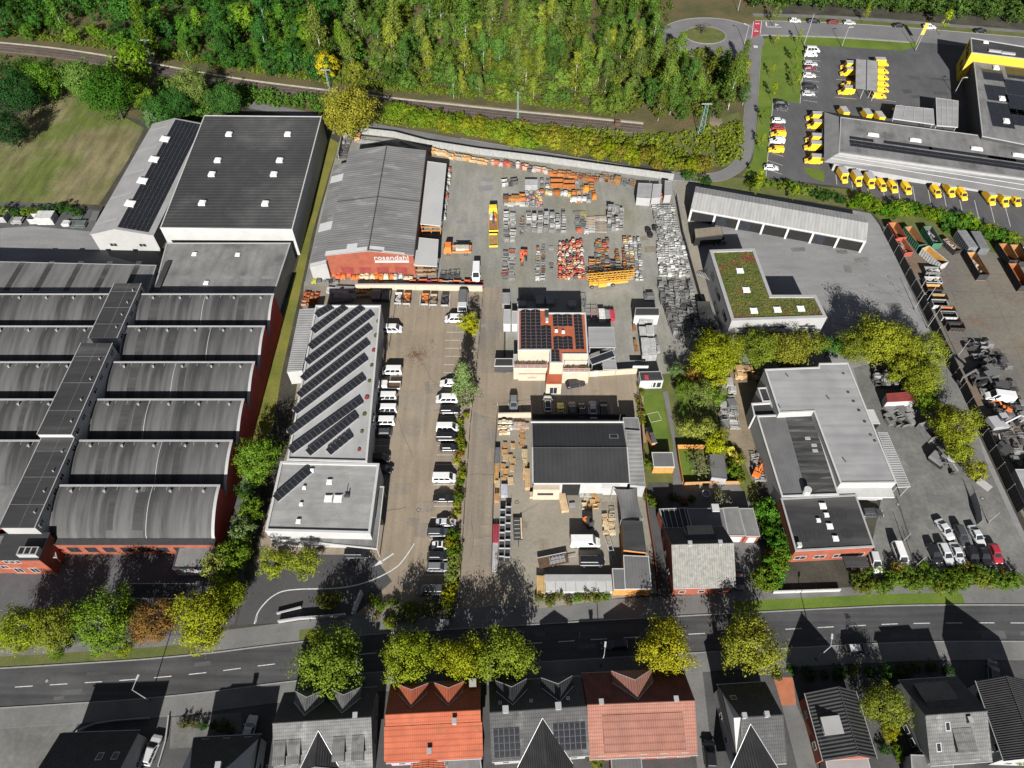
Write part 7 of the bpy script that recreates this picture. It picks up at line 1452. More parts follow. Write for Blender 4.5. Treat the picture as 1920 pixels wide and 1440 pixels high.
# timber yard
field('bag', ((934,790),(962,790),(956,818),(936,818)), 3, 3, (1.05,1.05,1.1), [(.55,.47,.36),(.5,.36,.22),(.6,.58,.5)], 'cream big bag in the timber yard corner', 'cream big bags')
field('pallet', ((962,795),(992,795),(992,806),(962,806)), 3, 2, (1.2,.9,.9), [(.5,.34,.25),(.45,.4,.36)], 'pallet pile below the pink block wall', 'pallet piles at the block wall')
field('pallet', ((973,806),(984,806),(984,840),(973,840)), 1, 6, (1.2,.9,.6), TIM, 'pallet in the file left of the black roof', 'pallet file')
field('pallet', ((1128,966),(1150,966),(1152,1003),(1131,1003)), 2, 4, (1.25,1.0,.75), [(.6,.45,.28),(.58,.48,.32)], 'pale pallet in the double pallet row', 'double pallet row')
good('boards', 1014, 929, 1.2, 4.6, .8, (.60,.44,.30), 'pale beam pack in front of the timber workshop', None, R(90)); good('boards', 1055, 938, 1.5, 5.4, .9, (.58,.42,.25), 'pale beam pack lying slanted in the timber yard', None, R(9))
for k, (px, py, l_) in enumerate(((931,888,4.4),(933,915,3.6),(932,930,3.0),(989,900,4.6))): good('boards', px, py, 1.0, l_, 1.2, TIM[(k+1) % 4], ['orange plank pack at the alley fence, rear','orange plank pack at the alley fence, middle','orange plank pack at the alley fence, front','orange packs along the west wall of the workshop'][k])
good('boards', 930, 1002, 1.3, 4.0, .9, (.30,.04,.06), 'wine red covered pack at the alley fence'); good('boards', 928, 1040, 1.1, 7.0, .6, (.42,.42,.42), 'pale long pack at the alley fence'); good('stack', 946, 921, 1.3, 2.6, 1.0, (.40,.40,.47), 'pale violet covered pile in the timber yard')
good('stack', 932, 858, 1.2, 4.0, 1.3, (.13,.13,.14), 'dark covered pile at the alley fence'); good('boards', 1014, 1098, 1.6, 3.4, 1.1, (.5,.33,.14), 'crate of firewood at the street end of the timber yard')
field(['crate','pallet'], ((1090,915),(1128,915),(1128,933),(1085,933)), 3, 2, (1.5,1.4,.8), TIM+PALE[:2], 'timber {k} before the workshop gate', 'offcuts at the gate')
good('rack', 1148, 968, 1.1, 1.6, 1.0, (.45,.4,.33), 'pale rack right of the pallets'); good('ladder', 1146, 1033, .9, 4.5, 1.0, (.4,.4,.4), 'steel frame leaning by the dark shed', None, R(14))
# junk strips by the white works
field(['stack','machine','rack'], ((1340,716),(1378,716),(1384,804),(1352,806)), 2, 6, (2.2,2.2,1.1), PALE+DARK[:2], 'pale scrap {k} between gardens and track', 'scrap strip at the track', jit=.4)
field(['tub','machine','bag'], ((1632,692),(1676,690),(1690,728),(1640,728)), 4, 4, (1.7,1.6,1.3), DARK+GREY, 'grey scrap {k} east of the works', 'upper scrap heap', jit=.5)
field(['boards','crate','pipes'], ((1652,764),(1705,762),(1716,800),(1666,800)), 3, 3, (1.8,2.2,1.2), GREY, 'grey scrap {k} below red-topped container', 'lower scrap heap', jit=.4, a=.3)
good('crate', 1738, 812, 2.4, 4.0, 1.8, (.2,.2,.2), 'dark steel bin under the yellow-green trees', None, R(20)); good('stack', 1788, 858, 2.4, 2.0, .8, (.42,.42,.42), 'pale toothed plate at the end of the tree row', None, R(40))
r, P, c = flat_building('red_top_container', 'white container with dull red roof beside the white works', [(1662,738),(1714,734),(1720,750),(1664,753)], 2.8, 'trim_white', 'brick_dark', .03, .05, 'brick_dark', cat='container')
field(['rack','boards','machine'], ((1380,690),(1420,690),(1420,712),(1380,712)), 3, 2, (2.2,1.8,1.2), TIM+RST[:1], 'timber {k} behind the yellow tree', 'timber at the track')
field(['machine','rack'], ((1405,860),(1432,850),(1440,900),(1410,905)), 2, 4, (1.4,1.3,1.0), [(.5,.16,.06),(.4,.38,.35),(.3,.3,.3)], 'small {k} under the white works wall', 'junk under the works wall', jit=.4)
field(['machine','frames','crate','tub'], ((1795,640),(1850,640),(1905,700),(1835,700)), 4, 3, (1.9,1.8,1.3), DARK, 'dark scrap {k} behind the screen wall, upper', 'upper dark scrap', jit=.6)
field(['machine','pipes','frames','stack'], ((1830,715),(1905,715),(1925,790),(1865,790)), 4, 5, (1.7,1.7,1.2), DARK+GREY[:2], 'dark scrap {k} around the white van', 'scrap round the white van', jit=.6, fill=.75)
field(['machine','frames','tyres'], ((1870,800),(1930,800),(1940,880),(1895,880)), 3, 5, (1.6,1.5,1.1), DARK+[(.3,.3,.3)], 'dark scrap {k} near the container office', 'scrap at the container office', jit=.5, fill=.8)
# left rear yard
for k, (px, py, s, col, kd) in enumerate(((90,413,(4.6,3.2,2.4),(.50,.50,.49),'stack'),(66,414,(2.0,2.4,1.8),(.42,.42,.42),'crate'),(34,414,(3.0,2.4,1.2),(.3,.3,.3),'machine'),(125,420,(2.2,2.0,1.0),(.5,.5,.5),'bag'),(150,420,(4.0,3.0,1.0),(.1,.12,.11),'machine'),(4,410,(3.6,3.0,2.0),(.33,.33,.33),'crate'),(142,410,(3.0,3.0,.9),(.12,.14,.13),'rack'))): good(kd, px, py, *s, col, ['large white stack in the rear yard at the meadow','grey bin left of the white stack at the meadow','grey machine left of the bins at the meadow','white bags right of the white stack','dark scrap machine near the grey hall','grey bin at the left edge of the rear yard','dark frame behind the white bags'][k])
flat_building('small_hut', 'small dark flat hut against the light grey hall', [(172,395),(188,395),(180,415),(165,415)], 2.8, 'trim_dark', 'zinc', .05, .1, 'trim_dark', cat='hut')
# roadside odds
p = G(834,1168,.5); mb = MB(); mb.bx(-.8,.8,-.5,.5,.1,1.1); o = mb.build('cable_cabinet', M['trim_white'], None, loc=(p.x,p.y,0)); tag(o, 'white cable cabinet on the pavement beside the alley mouth', 'cabinet')
p0 = G(1165,705,2.5)
r = thing('banner_sign', 'long white sign on the cream wall top', 'sign', tuple(G(1198,701,0))); MB().bx(-1.8,1.8,-.08,.08,2.2,3.0).build('board', M['trim_white'], r)
r = thing('soccer_goal', 'white frame of a small goal lying on the lawn', 'goal', tuple(G(1227,782)), R(15)); 
for q in ((-1.3,1.3,-1.2,-1.12),(-1.3,1.3,1.12,1.2),(-1.3,-1.22,-1.2,1.2),(1.22,1.3,-1.2,1.2)): MB().bx(*q,.03,.1).build('bar', M['trim_white'], r)

# ================================================================ walls, fences, poles
def wall_line(name, label, px, h, t, m, cat='wall', post=None, base_off=0, cap=None):
    P = [Vector(G2(*p)) for p in px]; c = sum(P, Vector((0,0)))/len(P); r = thing(name, label, cat, (c.x, c.y, 0))
    for a, b in zip(P, P[1:]):
        d = b-a; n = max(1, int(d.length/4.0)); an = math.atan2(d.y, d.x)
        for i in range(n):
            q = a.lerp(b, (i+.5)/n)-c; L_ = d.length/n
            MB().box(0,0,0,L_-.03,t,h).build('panel', M[m], r, loc=(q.x,q.y,0), rz=an)
            if post: q = a.lerp(b, i/n)-c; MB().box(0,0,0,.1,t+.06,h+.1).build('post', M[post], r, loc=(q.x,q.y,0), rz=an)
            if cap: q = a.lerp(b, (i+.5)/n)-c; MB().box(0,0,h,L_,t+.14,.1).build('coping', M[cap], r, loc=(q.x,q.y,0), rz=an)
    return r
K('wall_conc', (.27,.27,.26), col2=(.19,.19,.185), scale=.4, tint=((.22,.22,.2),.3,.55,.7))
wall_line('yard_wall', 'pale concrete panel wall along the lane behind the machine yard', [(636,300),(643,262),(668,250),(740,258),(800,274),(900,290),(1030,306),(1160,324),(1262,338)], 2.2, .18, 'wall_conc')
wall_line('dark_fence', 'dark mesh fence between the formwork stock and the gravel lane', [(1266,372),(1278,440),(1300,520),(1322,600)], 1.8, .05, 'trim_dark', 'fence', 'trim_dark')
wall_line('party_wall', 'low cream wall between brick hall and trailer bays', [(668,543),(740,543),(820,544),(905,546)], 1.9, .25, 'render_cream', cap='trim_grey')
wall_line('alley_fence', 'thin dark fence along the alley side of the parking hedge', [(905,560),(895,680),(882,800),(872,940),(866,1040),(860,1140)], 1.3, .05, 'trim_dark', 'fence', 'trim_grey')
wall_line('yard_screen', 'tall screen wall, blackened as shade, along the container yard', [(1656,436),(1720,560),(1800,730),(1870,880),(1908,962)], 2.8, .12, 'black_sheet', 'fence', 'trim_grey')  # black colour carries the shade on the wall's west face
wall_line('block_wall', 'pink block wall at the top of the timber yard', [(934,783),(996,782)], 1.7, .3, 'render_cream')
wall_line('timber_fence', 'dark board fence at the alley edge of the timber yard', [(932,786),(928,860),(924,960),(922,1078)], 2.0, .1, 'trim_dark', 'fence')
wall_line('dark_screen', 'dark screen behind the forecourt cars', [(998,785),(1096,785),(1172,786)], 1.8, .1, 'trim_dark', 'fence')
wall_line('garden_fence', 'orange timber fence across the gardens', [(1282,910),(1345,908),(1388,908)], 1.3, .08, 'timber', 'fence'); wall_line('garden_fence', 'orange-red fence around the small lawn with the spiky tree', [(1325,841),(1268,841),(1272,870),(1279,908)], 1.5, .1, 'timber_orange', 'fence'); wall_line('garden_fence', 'long red board fence beside the timber yard', [(1197,745),(1204,830),(1207,905),(1213,965),(1225,1040),(1232,1110)], 1.6, .08, 'brick_red', 'fence'); wall_line('garden_fence', 'red board fence along the tiled house', [(1240,965),(1250,1030),(1258,1100)], 1.5, .1, 'brick_red', 'fence')
wall_line('ramp_wall', 'white edged ramp parapet at the entrance of the parking lot', [(523,1168),(560,1162),(650,1155)], 1.0, .15, 'wall_grey', cap='trim_grey'); wall_line('ramp_wall', 'short white sloping beam at the entrance ramp', [(520,1152),(566,1140)], .6, .15, 'wall_grey', cap='trim_grey')
wall_line('low_wall', 'white low garden wall in front of the dark green lawn', [(1448,1112),(1574,1108)], .9, .25, 'trim_white'); wall_line('low_wall', 'curved pale garden wall before the slate house', [(125,1394),(150,1370),(180,1358),(220,1352),(282,1347)], .7, .2, 'trim_grey'); wall_line('low_wall', 'pale kerb wall beside the hipped house drive', [(318,1342),(312,1390),(298,1438)], .5, .2, 'trim_grey')
wall_line('mesh_gate', 'tall pale mesh gate at the works yard', [(1819,932),(1828,960),(1832,985)], 2.2, .05, 'trim_grey', 'gate', 'alu'); wall_line('mesh_gate', 'second mesh gate leaf near the trees', [(1830,905),(1852,922)], 2.0, .05, 'trim_grey', 'gate', 'alu')
r = thing('notice_board', 'white notice board at the entrance planting', 'sign', tuple(G(673,1134)), R(75)); MB().bx(-2.0,2.0,-.15,.15,.3,2.4).build('board', M['trim_white'], r); 
for x in (-1.6,1.6): MB().bx(x-.08,x+.08,-.1,.1,0,.3).build('post', M['alu'], r)
def lamp(px, py, h, label, arm=1.6, aa=0.0, m='alu', head=True, r0=.11):
    p = G(px, py); r = thing('street_lamp', label, 'street lamp', (p.x, p.y, 0), aa); MB().tube((0,0,0),(0,0,h),r0,7,r0*.6).build('pole', M[m], r); MB().cyl(0,0,0,.4,r0*1.8,8).build('base', M['trim_dark'], r)
    if head: MB().tube((0,0,h-.05),(arm,0,h+.15),.06,5).build('arm', M[m], r); MB().box(arm+.3,0,h+.08,.9,.32,.14).build('lamp_head', M['trim_white'], r)
lamp(281,1314,7.2,'street lamp left of the silver car beside the slate house', 1.6, R(80)); lamp(682,1280,7.0,'street lamp between the two left street trees', 1.4, R(100)); lamp(1126,1248,6.4,'street lamp in the shade below the black moving car', 1.4, R(80)); lamp(1530,1236,7.4,'street lamp beside the long gable shadow', 1.4, R(70))
lamp(1507,85,11.2,'tall lamp pole at the corner of the delivery lawn', .1, 0, 'alu', False, .12); lamp(1578,88,7.0,'shorter lamp pole on the delivery lawn', .8, 0); lamp(1500,160,6.0,'lamp pole beside the staff bays', .8, 0); lamp(1788,178,6.0,'lamp pole in the loading yard', .8, 0); lamp(1383,22,7.5,'lamp pole at the turning circle edge', .8, R(-90)); lamp(1395,84,7.0,'leaning white lamp at the crossing', 1.2, R(150)); lamp(1412,15,6.5,'lamp pole above the red crossing', .6, R(-90)); lamp(1716,96,8.0,'lamp pole beside the yellow flag pole', .1, 0, 'alu', False)
for px, py, h, lab in ((1719,552,7.5,'leaning white pole at the screen wall, upper'),(1737,565,7.5,'leaning white pole at the screen wall, second'),(1714,580,6,'leaning white pole at the screen wall, third'),(1738,615,8,'leaning white pole at the screen wall, fourth'),(1795,668,6,'leaning white pole at the screen wall, lowest'),(1716,1062,4.5,'white pole at the hedge of the works yard'),(1852,980,4.5,'white gate pole at the works yard lane'),(1693,1015,3.5,'thin pole above the white minibus')): lamp(px, py, h, lab, .1, 0, 'alu', False, .08)
p = G(1717,84); r = thing('flag_pole', 'yellow banner pole at the delivery lawn corner', 'flag', (p.x,p.y,0)); MB().tube((0,0,0),(0,0,8),.09,6).build('pole', M['alu'], r); MB().bx(.1,1.3,-.03,.03,3.6,7.8).build('banner', M['yellow_wall'], r)
K('mast_green', (.16,.26,.22), var=.2)
for px, py, h, w, lab in ((971,226,10,.5,'slender green railway mast above the machine yard'),(618,168,7,.5,'railway mast in front of the yellow tree'),(1312,252,10.5,1.6,'wide green lattice mast at the end of the track'),(288,117,8,.6,'railway mast at the left wood')):
    p = G(px, py); r = thing('railway_mast', lab, 'mast', (p.x,p.y,0), 0, 'railway masts'); mb = MB()
    for u in (-1,1):
        for v in (-1,1): mb.tube((u*w/2,v*w/2,0),(u*w/4,v*w/4,h),.09,4)
    mb.build('legs', M['mast_green'], r); mb = MB(); n = int(h/.9)
    for i in range(n):
        s0, s1 = w/2-(w/4)*i/n, w/2-(w/4)*(i+1)/n; z0, z1 = h*i/n, h*(i+1)/n; e = 1 if i % 2 else -1
        for u in (-1,1): mb.tube((e*s0,u*s0,z0),(-e*s1,u*s1,z1),.05,4); mb.tube((u*s0,e*s0,z0),(u*s1,-e*s1,z1),.05,4)
    mb.build('bracing', M['mast_green'], r)
    if px != 971: MB().bx(-1.6,1.6,-.08,.08,h-.2,h).build('crossarm', M['alu'], r)
r = thing('buffer_stop', 'rusty buffer stop beside the end of the track', 'buffer stop', tuple(G(1158,236)), R(-8)); 
for q in ((-.9,.9,-.9,-.7,.3,1.5),(-.9,.9,.7,.9,.3,1.5),(-1.0,-.7,-1.2,1.2,1.2,1.6),(-1.6,-1.0,-.5,.5,.3,.7)): MB().bx(*q).build('beam', M['cargo_bed'], r)
r = thing('picnic_spot', 'round garden planter with gravel ring behind the tiled house', 'planter', tuple(G(1323,928))); MB().ring(0,0,0,.7,.9,.7).build('ring', M['trim_grey'], r)
# ================================================================ trees and shrubs
def leaf_material(name):
    m = bpy.data.materials.new(name); m.use_nodes = True; N = m.node_tree.nodes; L = m.node_tree.links; N.clear()
    oi = N.new('ShaderNodeObjectInfo'); at = N.new('ShaderNodeAttribute'); at.attribute_name = 'lv'
    rp = N.new('ShaderNodeMapRange'); rp.inputs['To Min'].default_value = .5; rp.inputs['To Max'].default_value = 1.75; L.new(at.outputs['Fac'], rp.inputs['Value'])
    mx = N.new('ShaderNodeMix'); mx.data_type = 'RGBA'; mx.blend_type = 'MULTIPLY'; mx.inputs[0].default_value = 1.0
    L.new(oi.outputs['Color'], mx.inputs[6]); cb = N.new('ShaderNodeCombineColor')
    for i in range(3): L.new(rp.outputs[0], cb.inputs[i])
    L.new(cb.outputs[0], mx.inputs[7])
    tn = N.new('ShaderNodeMix'); tn.data_type = 'RGBA'; tn.blend_type = 'MULTIPLY'; tn.inputs[0].default_value = 1.0; tn.inputs[7].default_value = (.97, 1.03, .62, 1); L.new(mx.outputs[2], tn.inputs[6]); mx = tn
    d = N.new('ShaderNodeBsdfDiffuse'); t = N.new('ShaderNodeBsdfTranslucent'); s = N.new('ShaderNodeMixShader'); s.inputs[0].default_value = .2
    o = N.new('ShaderNodeOutputMaterial'); L.new(mx.outputs[2], d.inputs[0]); L.new(mx.outputs[2], t.inputs[0]); L.new(d.outputs[0], s.inputs[1]); L.new(t.outputs[0], s.inputs[2]); L.new(s.outputs[0], o.inputs[0]); return m
LEAF = leaf_material('leaf')
K('bark', (.09,.075,.06), var=.4, scale=2.0); K('bark_birch', (.42,.41,.38), var=.5, scale=1.5, contrast=(.4,.5))
def leaf_points(seed, shape, rx, rz, clumps, per, leaf):
    """leaf quads in the crown volume, grouped in clumps; centre of the crown at the origin"""
    g = np.random.default_rng(seed); d = g.normal(size=(clumps,3)); d /= np.linalg.norm(d, axis=1)[:,None]; rad = g.uniform(.45,1.0,clumps)**.6
    if shape == 'round':
        wob = 1 + .16*np.sin(3*np.arctan2(d[:,1],d[:,0])+seed) + .1*g.normal(size=clumps); c = d*(rad*wob)[:,None]*np.array([rx,rx,rz]); cr = .215*rx*g.uniform(.65,1.35,clumps)
    elif shape == 'birch':
        z = g.uniform(-1,1,clumps); w = np.clip(1-(.5*z+.5)**2.2,.1,1)*np.clip(1.4+z*1.0,.45,1); a = g.uniform(0,6.283,clumps); q = g.uniform(.2,1,clumps)**.5*w*rx; c = np.stack([q*np.cos(a),q*np.sin(a),z*rz],1); cr = .34*rx*g.uniform(.7,1.3,clumps)
    elif shape == 'cone':
        z = g.uniform(-1,1,clumps); w = (1-(z*.5+.5))*.95+.06; a = g.uniform(0,6.283,clumps); q = g.uniform(.55,1,clumps)*w*rx; c = np.stack([q*np.cos(a),q*np.sin(a),z*rz-.12*q],1); cr = .2*rx*g.uniform(.7,1.2,clumps)
    n = clumps*per; C = np.repeat(c, per, 0); CR = np.repeat(cr, per)[:,None]
    p = C + np.clip(g.normal(size=(n,3)),-1.5,1.5)*CR*.62*np.array([1,1,.7]); out = p/np.array([rx,rx,rz]); out /= np.linalg.norm(out,axis=1)[:,None]+1e-6
    cl = (p-C)/(CR+1e-6); nr = out*.6 + cl*.5 + g.normal(size=(n,3))*.38 + np.array([0,0,.2]); nr /= np.linalg.norm(nr,axis=1)[:,None]+1e-6
    t = np.cross(nr, g.normal(size=(n,3))); t /= np.linalg.norm(t,axis=1)[:,None]+1e-6; b = np.cross(nr, t); s = leaf*g.uniform(.6,1.25,n)[:,None]
    V = np.stack([p-t*s*.5, p+b*s*.32, p+t*s*.5, p-b*s*.32], 1)    # a pointed leaf spray
    lv = np.clip(np.repeat(g.uniform(.25,.75,clumps), per) + g.normal(size=n)*.10, 0, 1)
    return V.reshape(-1,3), np.repeat(lv, 4)
def quads_mesh(name, V, lv, m):
    n = len(V)//4; me = bpy.data.meshes.new(name); me.vertices.add(len(V)); me.vertices.foreach_set('co', V.astype(np.float32).ravel())
    me.loops.add(n*4); me.loops.foreach_set('vertex_index', np.arange(n*4, dtype=np.int32)); me.polygons.add(n); me.polygons.foreach_set('loop_start', np.arange(0,n*4,4,dtype=np.int32)); me.polygons.foreach_set('loop_total', np.full(n,4,dtype=np.int32))
    a = me.attributes.new('lv', 'FLOAT', 'POINT'); a.data.foreach_set('value', lv.astype(np.float32)); me.materials.append(m); me.update(calc_edges=True); return me
def trunk_mesh(h, r, m, limbs=5, spread=2.0, seed=0):
    rr = random.Random(seed); mb = MB(); q = (rr.uniform(-.2,.2), rr.uniform(-.2,.2)); mb.tube((0,0,-.1),(q[0],q[1],h*.55),r,7,r*.7); mb.tube((q[0],q[1],h*.55),(0,0,h),r*.7,6,r*.2)
    for i in range(limbs):
        a = 6.283*i/limbs + rr.uniform(-.4,.4); z0 = h*rr.uniform(.35,.7); mb.tube((q[0]*.8,q[1]*.8,z0),(spread*math.cos(a),spread*math.sin(a),z0+spread*rr.uniform(.5,.9)),r*.4,5,r*.1)
    return mb.mesh('trunk', m)
TV = {}
def tvar(kind, k):
    key = (kind, k)
    if key not in TV:
        sd = hash_(kind)*10+k
        if kind == 'broad': V, lv = leaf_points(sd,'round',4.3,3.7,190,56,.33); T = trunk_mesh(6.2,.24,M['bark'],6,2.4,sd); z = 5.6
        elif kind == 'small': V, lv = leaf_points(sd,'round',2.1,2.0,80,42,.25); T = trunk_mesh(3.6,.12,M['bark'],5,1.2,sd); z = 3.4
        elif kind == 'bush': V, lv = leaf_points(sd,'round',1.45,1.1,46,34,.23); T = trunk_mesh(1.3,.07,M['bark'],4,.8,sd); z = 1.05
        elif kind == 'birch': V, lv = leaf_points(sd,'birch',2.6,5.2,80,24,.5); T = trunk_mesh(11.5,.13,M['bark_birch'],5,1.1,sd); z = 7.2
        elif kind == 'wild': V, lv = leaf_points(sd,'round',3.2,3.4,70,32,.5); T = trunk_mesh(6.0,.16,M['bark'],5,1.6,sd); z = 4.6
        elif kind == 'fir': V, lv = leaf_points(sd,'cone',2.9,4.6,190,22,.34); T = trunk_mesh(8.6,.2,M['bark'],6,.8,sd); z = 4.8
        elif kind == 'sapling': V, lv = leaf_points(sd,'birch',1.1,1.9,26,14,.34); T = trunk_mesh(5.0,.07,M['bark'],4,.5,sd); z = 4.0
        elif kind == 'bare': V, lv = leaf_points(sd,'round',2.0,1.6,40,6,.3); T = trunk_mesh(3.4,.14,M['bark'],14,1.7,sd); z = 2.6
        TV[key] = (quads_mesh('crown', V, lv, LEAF), T, z)
    return TV[key]
def hash_(s): return sum(ord(c) for c in s)
TR_ = random.Random(5)
def jitter(c, f=.12): k = TR_.uniform(1-f,1+f); return (c[0]*k*TR_.uniform(.93,1.07), c[1]*k, c[2]*k)
def tree(kind, px, py, rpx, col, label, cat='tree', group=None, name=None, zs=1.0, k=None, at=None, sc=None, nm_crown='crown'):
    """px, py: middle of the crown in the picture; rpx its half width there"""
    k = TR_.randrange(4) if k is None else k; cr, T, zc = tvar(kind, k); base = {'broad':4.5,'small':2.2,'bush':1.5,'birch':2.6,'wild':3.2,'fir':2.9,'sapling':1.1,'bare':2.0}[kind]
    if at is None:
        s = 1.0
        for _ in range(4):
            p = G(px, py, zc*s*zs); dz = p.y*_c + (CAM_H-p.z)*_s; s = rpx/(CAM_F/dz)/base
        p = G(px, py, zc*s*zs)
    else: p = Vector(at); s = sc
    r = thing(name or ('tree' if cat == 'tree' else 'shrub'), label, cat, (p.x, p.y, 0), TR_.uniform(0,6.28), group); r.scale = (s, s, s*zs)
    o = place(cr, nm_crown, r, (0,0,zc), 0, col); place(T, 'trunk', r); return r
YG_, YL, GN_, DG_, PG, OL, BR_, BL = (.135,.16,.018), (.21,.19,.02), (.08,.125,.018), (.026,.062,.018), (.13,.155,.05), (.12,.13,.026), (.14,.075,.035), (.10,.14,.075)
ST = 'street trees'
for px, py, r_, c, lab in ((618,1242,60,(.10,.135,.026),'large green street tree, leftmost on the street'),(765,1232,50,YG_,'yellow-green street tree above the orange dormers'),(866,1236,46,(.165,.17,.016),'yellower of the two touching street trees'),(946,1229,52,(.12,.15,.025),'greener of the two touching street trees'),(1250,1219,51,YL,'bright yellow street tree beside the pink house'),(1405,1209,56,(.145,.145,.028),'mixed yellow and green street tree above the black house')): tree('broad', px, py, r_, c, lab, group=ST, name='street_tree')
for px, py, r_, c, lab, kd in ((593,1190,17,(.13,.15,.02),'small bright tree on the verge beside the large street tree','small'),(732,1168,13,YG_,'small half-lit shrub at the pavement','bush'),(233,1214,17,YG_,'small conical tree on the left verge','small'),(105,1222,15,GN_,'small dark tree on the left verge','small'),
  (40,1182,44,YG_,'leftmost yellow-green tree of the works hedge','broad'),(102,1172,42,OL,'olive tree second in the works hedge','broad'),(196,1163,56,GN_,'big green tree in the middle of the works hedge','broad'),(285,1166,42,BR_,'reddish-brown tree in the works hedge','broad'),(378,1160,54,(.165,.17,.018),'yellow tree at the corner of the works hedge','broad'),(425,1118,34,YG_,'yellow-green tree behind the corner of the works hedge','broad'),
  (482,860,42,(.09,.15,.025),'bright green tree at the end of the red shed walls','broad'),(470,955,26,GN_,'green tree on the strip beside the white office','small'),(452,992,26,BL,'bluish tree on the strip near the gatehouse','small'),(440,1035,30,GN_,'green tree right of the gatehouse','small'),(405,1062,28,(.17,.18,.06),'pale yellow tree over the gatehouse roof','small'),(425,1080,24,GN_,'green tree between gatehouse and yellow corner tree','small'),(460,920,20,DG_,'dark shrub tree beside the brick end walls','small'),
  (514,1052,30,(.15,.17,.025),'left one of two round bushes before the white office','small'),(570,1056,30,(.15,.17,.025),'right one of two round bushes before the white office','small'),
  (880,606,21,(.23,.22,.012),'small yellow tree beside the alley','small'),(1334,668,44,(.165,.175,.015),'large yellow-green tree beside the rack stacks','broad'),(1362,655,32,(.16,.175,.02),'green-yellow tree behind the large one at the racks','broad'),(1345,702,26,(.19,.19,.015),'yellow-green tree below the large one at the racks','small'),(1268,694,16,BL,'grey-green shrub tree at the office wall','small'),(1301,706,18,(.22,.12,.05),'orange-brown shrub between the green trees','small'),(1283,726,18,GN_,'green shrub tree at the garden top','small'),(1312,736,26,(.10,.13,.045),'green shrub mass above the garden pond','small'),(1345,742,18,GN_,'small green tree beside the scrap strip','small'),
  (1428,652,36,(.105,.13,.024),'olive green tree at the left of the works tree row','broad'),(1480,655,40,(.13,.125,.026),'rusty olive tree above the white works roof','broad'),(1525,645,26,(.11,.12,.026),'olive tree between the two larger ones','small'),(1558,648,22,(.05,.11,.03),'small dark green tree in the works tree row','small'),(1600,648,32,(.11,.125,.024),'olive tree right of the dark green one','broad'),(1648,636,46,(.165,.17,.024),'biggest yellow-green tree of the works tree row','broad'),(1690,650,38,(.15,.155,.022),'yellow-green tree right of the biggest one','broad'),(1735,655,36,(.14,.16,.03),'green tree at the right end of the works tree row','broad'),(1688,690,28,(.15,.16,.025),'lower green tree of the works row','small'),(1728,708,36,(.13,.145,.02),'green tree above the red-topped container','broad'),(1738,752,22,(.09,.13,.02),'dark green tree right of the red-topped container','small'),(1775,772,18,(.20,.19,.012),'small yellow tree on the yard bank','small'),(1795,800,42,(.15,.16,.022),'round yellow-green tree beside the lane','broad'),(1800,845,24,(.13,.145,.02),'green shrub tree below the round one','small'),(1832,880,20,(.18,.18,.02),'last yellow-green tree of the bank','small'),
  (1323,806,22,(.20,.21,.06),'pale yellow round garden tree','small'),(1352,815,18,(.12,.12,.03),'olive garden shrub right of the pale round one','small'),(1344,832,22,(.23,.24,.015),'bright yellow garden tree above the grey shed','small'),(1291,804,18,(.20,.21,.06),'pale yellow small tree left of the round one','small'),(1346,925,9,(.14,.15,.012),'small round yellow bush in the paved garden','bush'),(1240,852,10,GN_,'green shrub beside the white framed shed','bush'),(1213,870,12,(.10,.14,.03),'garden shrub beside the sheet roof','bush'),
  (1660,1322,40,(.12,.135,.03),'pale green tree beside the black ribbed house','broad'),(1668,1370,18,(.17,.16,.012),'yellow shrub below the pale green tree','small'),(1852,1312,26,(.035,.085,.03),'dark green tree beside the corner house','small'),(1912,1420,16,(.12,.15,.02),'green bush at the lower right corner','small'),(1120,1425,16,(.12,.13,.02),'ivy green shrub between dark and pink houses','small'),(692,1400,12,(.12,.14,.015),'creeper shrub on the grey house gable','bush'),
  (650,208,50,(.165,.15,.03),'broad golden brown tree behind the big dark hall','broad'),(612,122,22,(.30,.235,.02),'golden yellow tree beside the railway mast','wild'),
  (75,150,36,(.06,.12,.02),'leafy tree at the top of the meadow, left','broad'),(150,148,36,(.085,.14,.045),'pale green tree at the top of the meadow','broad'),(205,172,46,(.03,.075,.014),'broad dark green tree at the meadow edge','broad'),(262,178,24,(.075,.12,.02),'bright tree between the meadow and the grey hall','small'),(356,160,36,(.10,.13,.05),'pale willow-like tree behind the dark hall','broad'),(245,118,32,(.08,.14,.014),'bright green tree standing over the railway','wild'),(300,205,30,(.03,.08,.024),'dark bluish tree behind the grey hall','broad'),(330,190,30,(.025,.07,.024),'dark teal tree behind the dark hall','broad'),(420,185,30,(.035,.085,.028),'dark teal tree left of the golden brown one','broad'),(30,170,40,(.016,.045,.02),'very dark tree at the left picture edge','broad'),(10,240,34,(.016,.04,.02),'dark tree beside the meadow at the left edge','broad'),(285,222,20,(.08,.13,.08),'grey-green shrub at the corner of the grey hall','small')): tree(kd, px, py, r_, c, lab, cat='tree' if kd != 'bush' else 'shrub')
for k in range(0): pass
tree('fir', 868, 712, 31, (.115,.155,.085), 'blue-green fir standing between the parking lot and the alley', name='fir_tree'); tree('bare', 1315, 873, 26, (.10,.115,.07), 'spiky half-bare tree on the small fenced lawn', name='bare_tree'); tree('bare', 1320, 50, 12, (.05,.05,.05), 'small dark tree on the turning island', name='bare_tree'); tree('bare', 1352, 945-10, 18, (.12,.12,.11), 'grey leafless shrub tree in the paved garden', name='bare_tree')
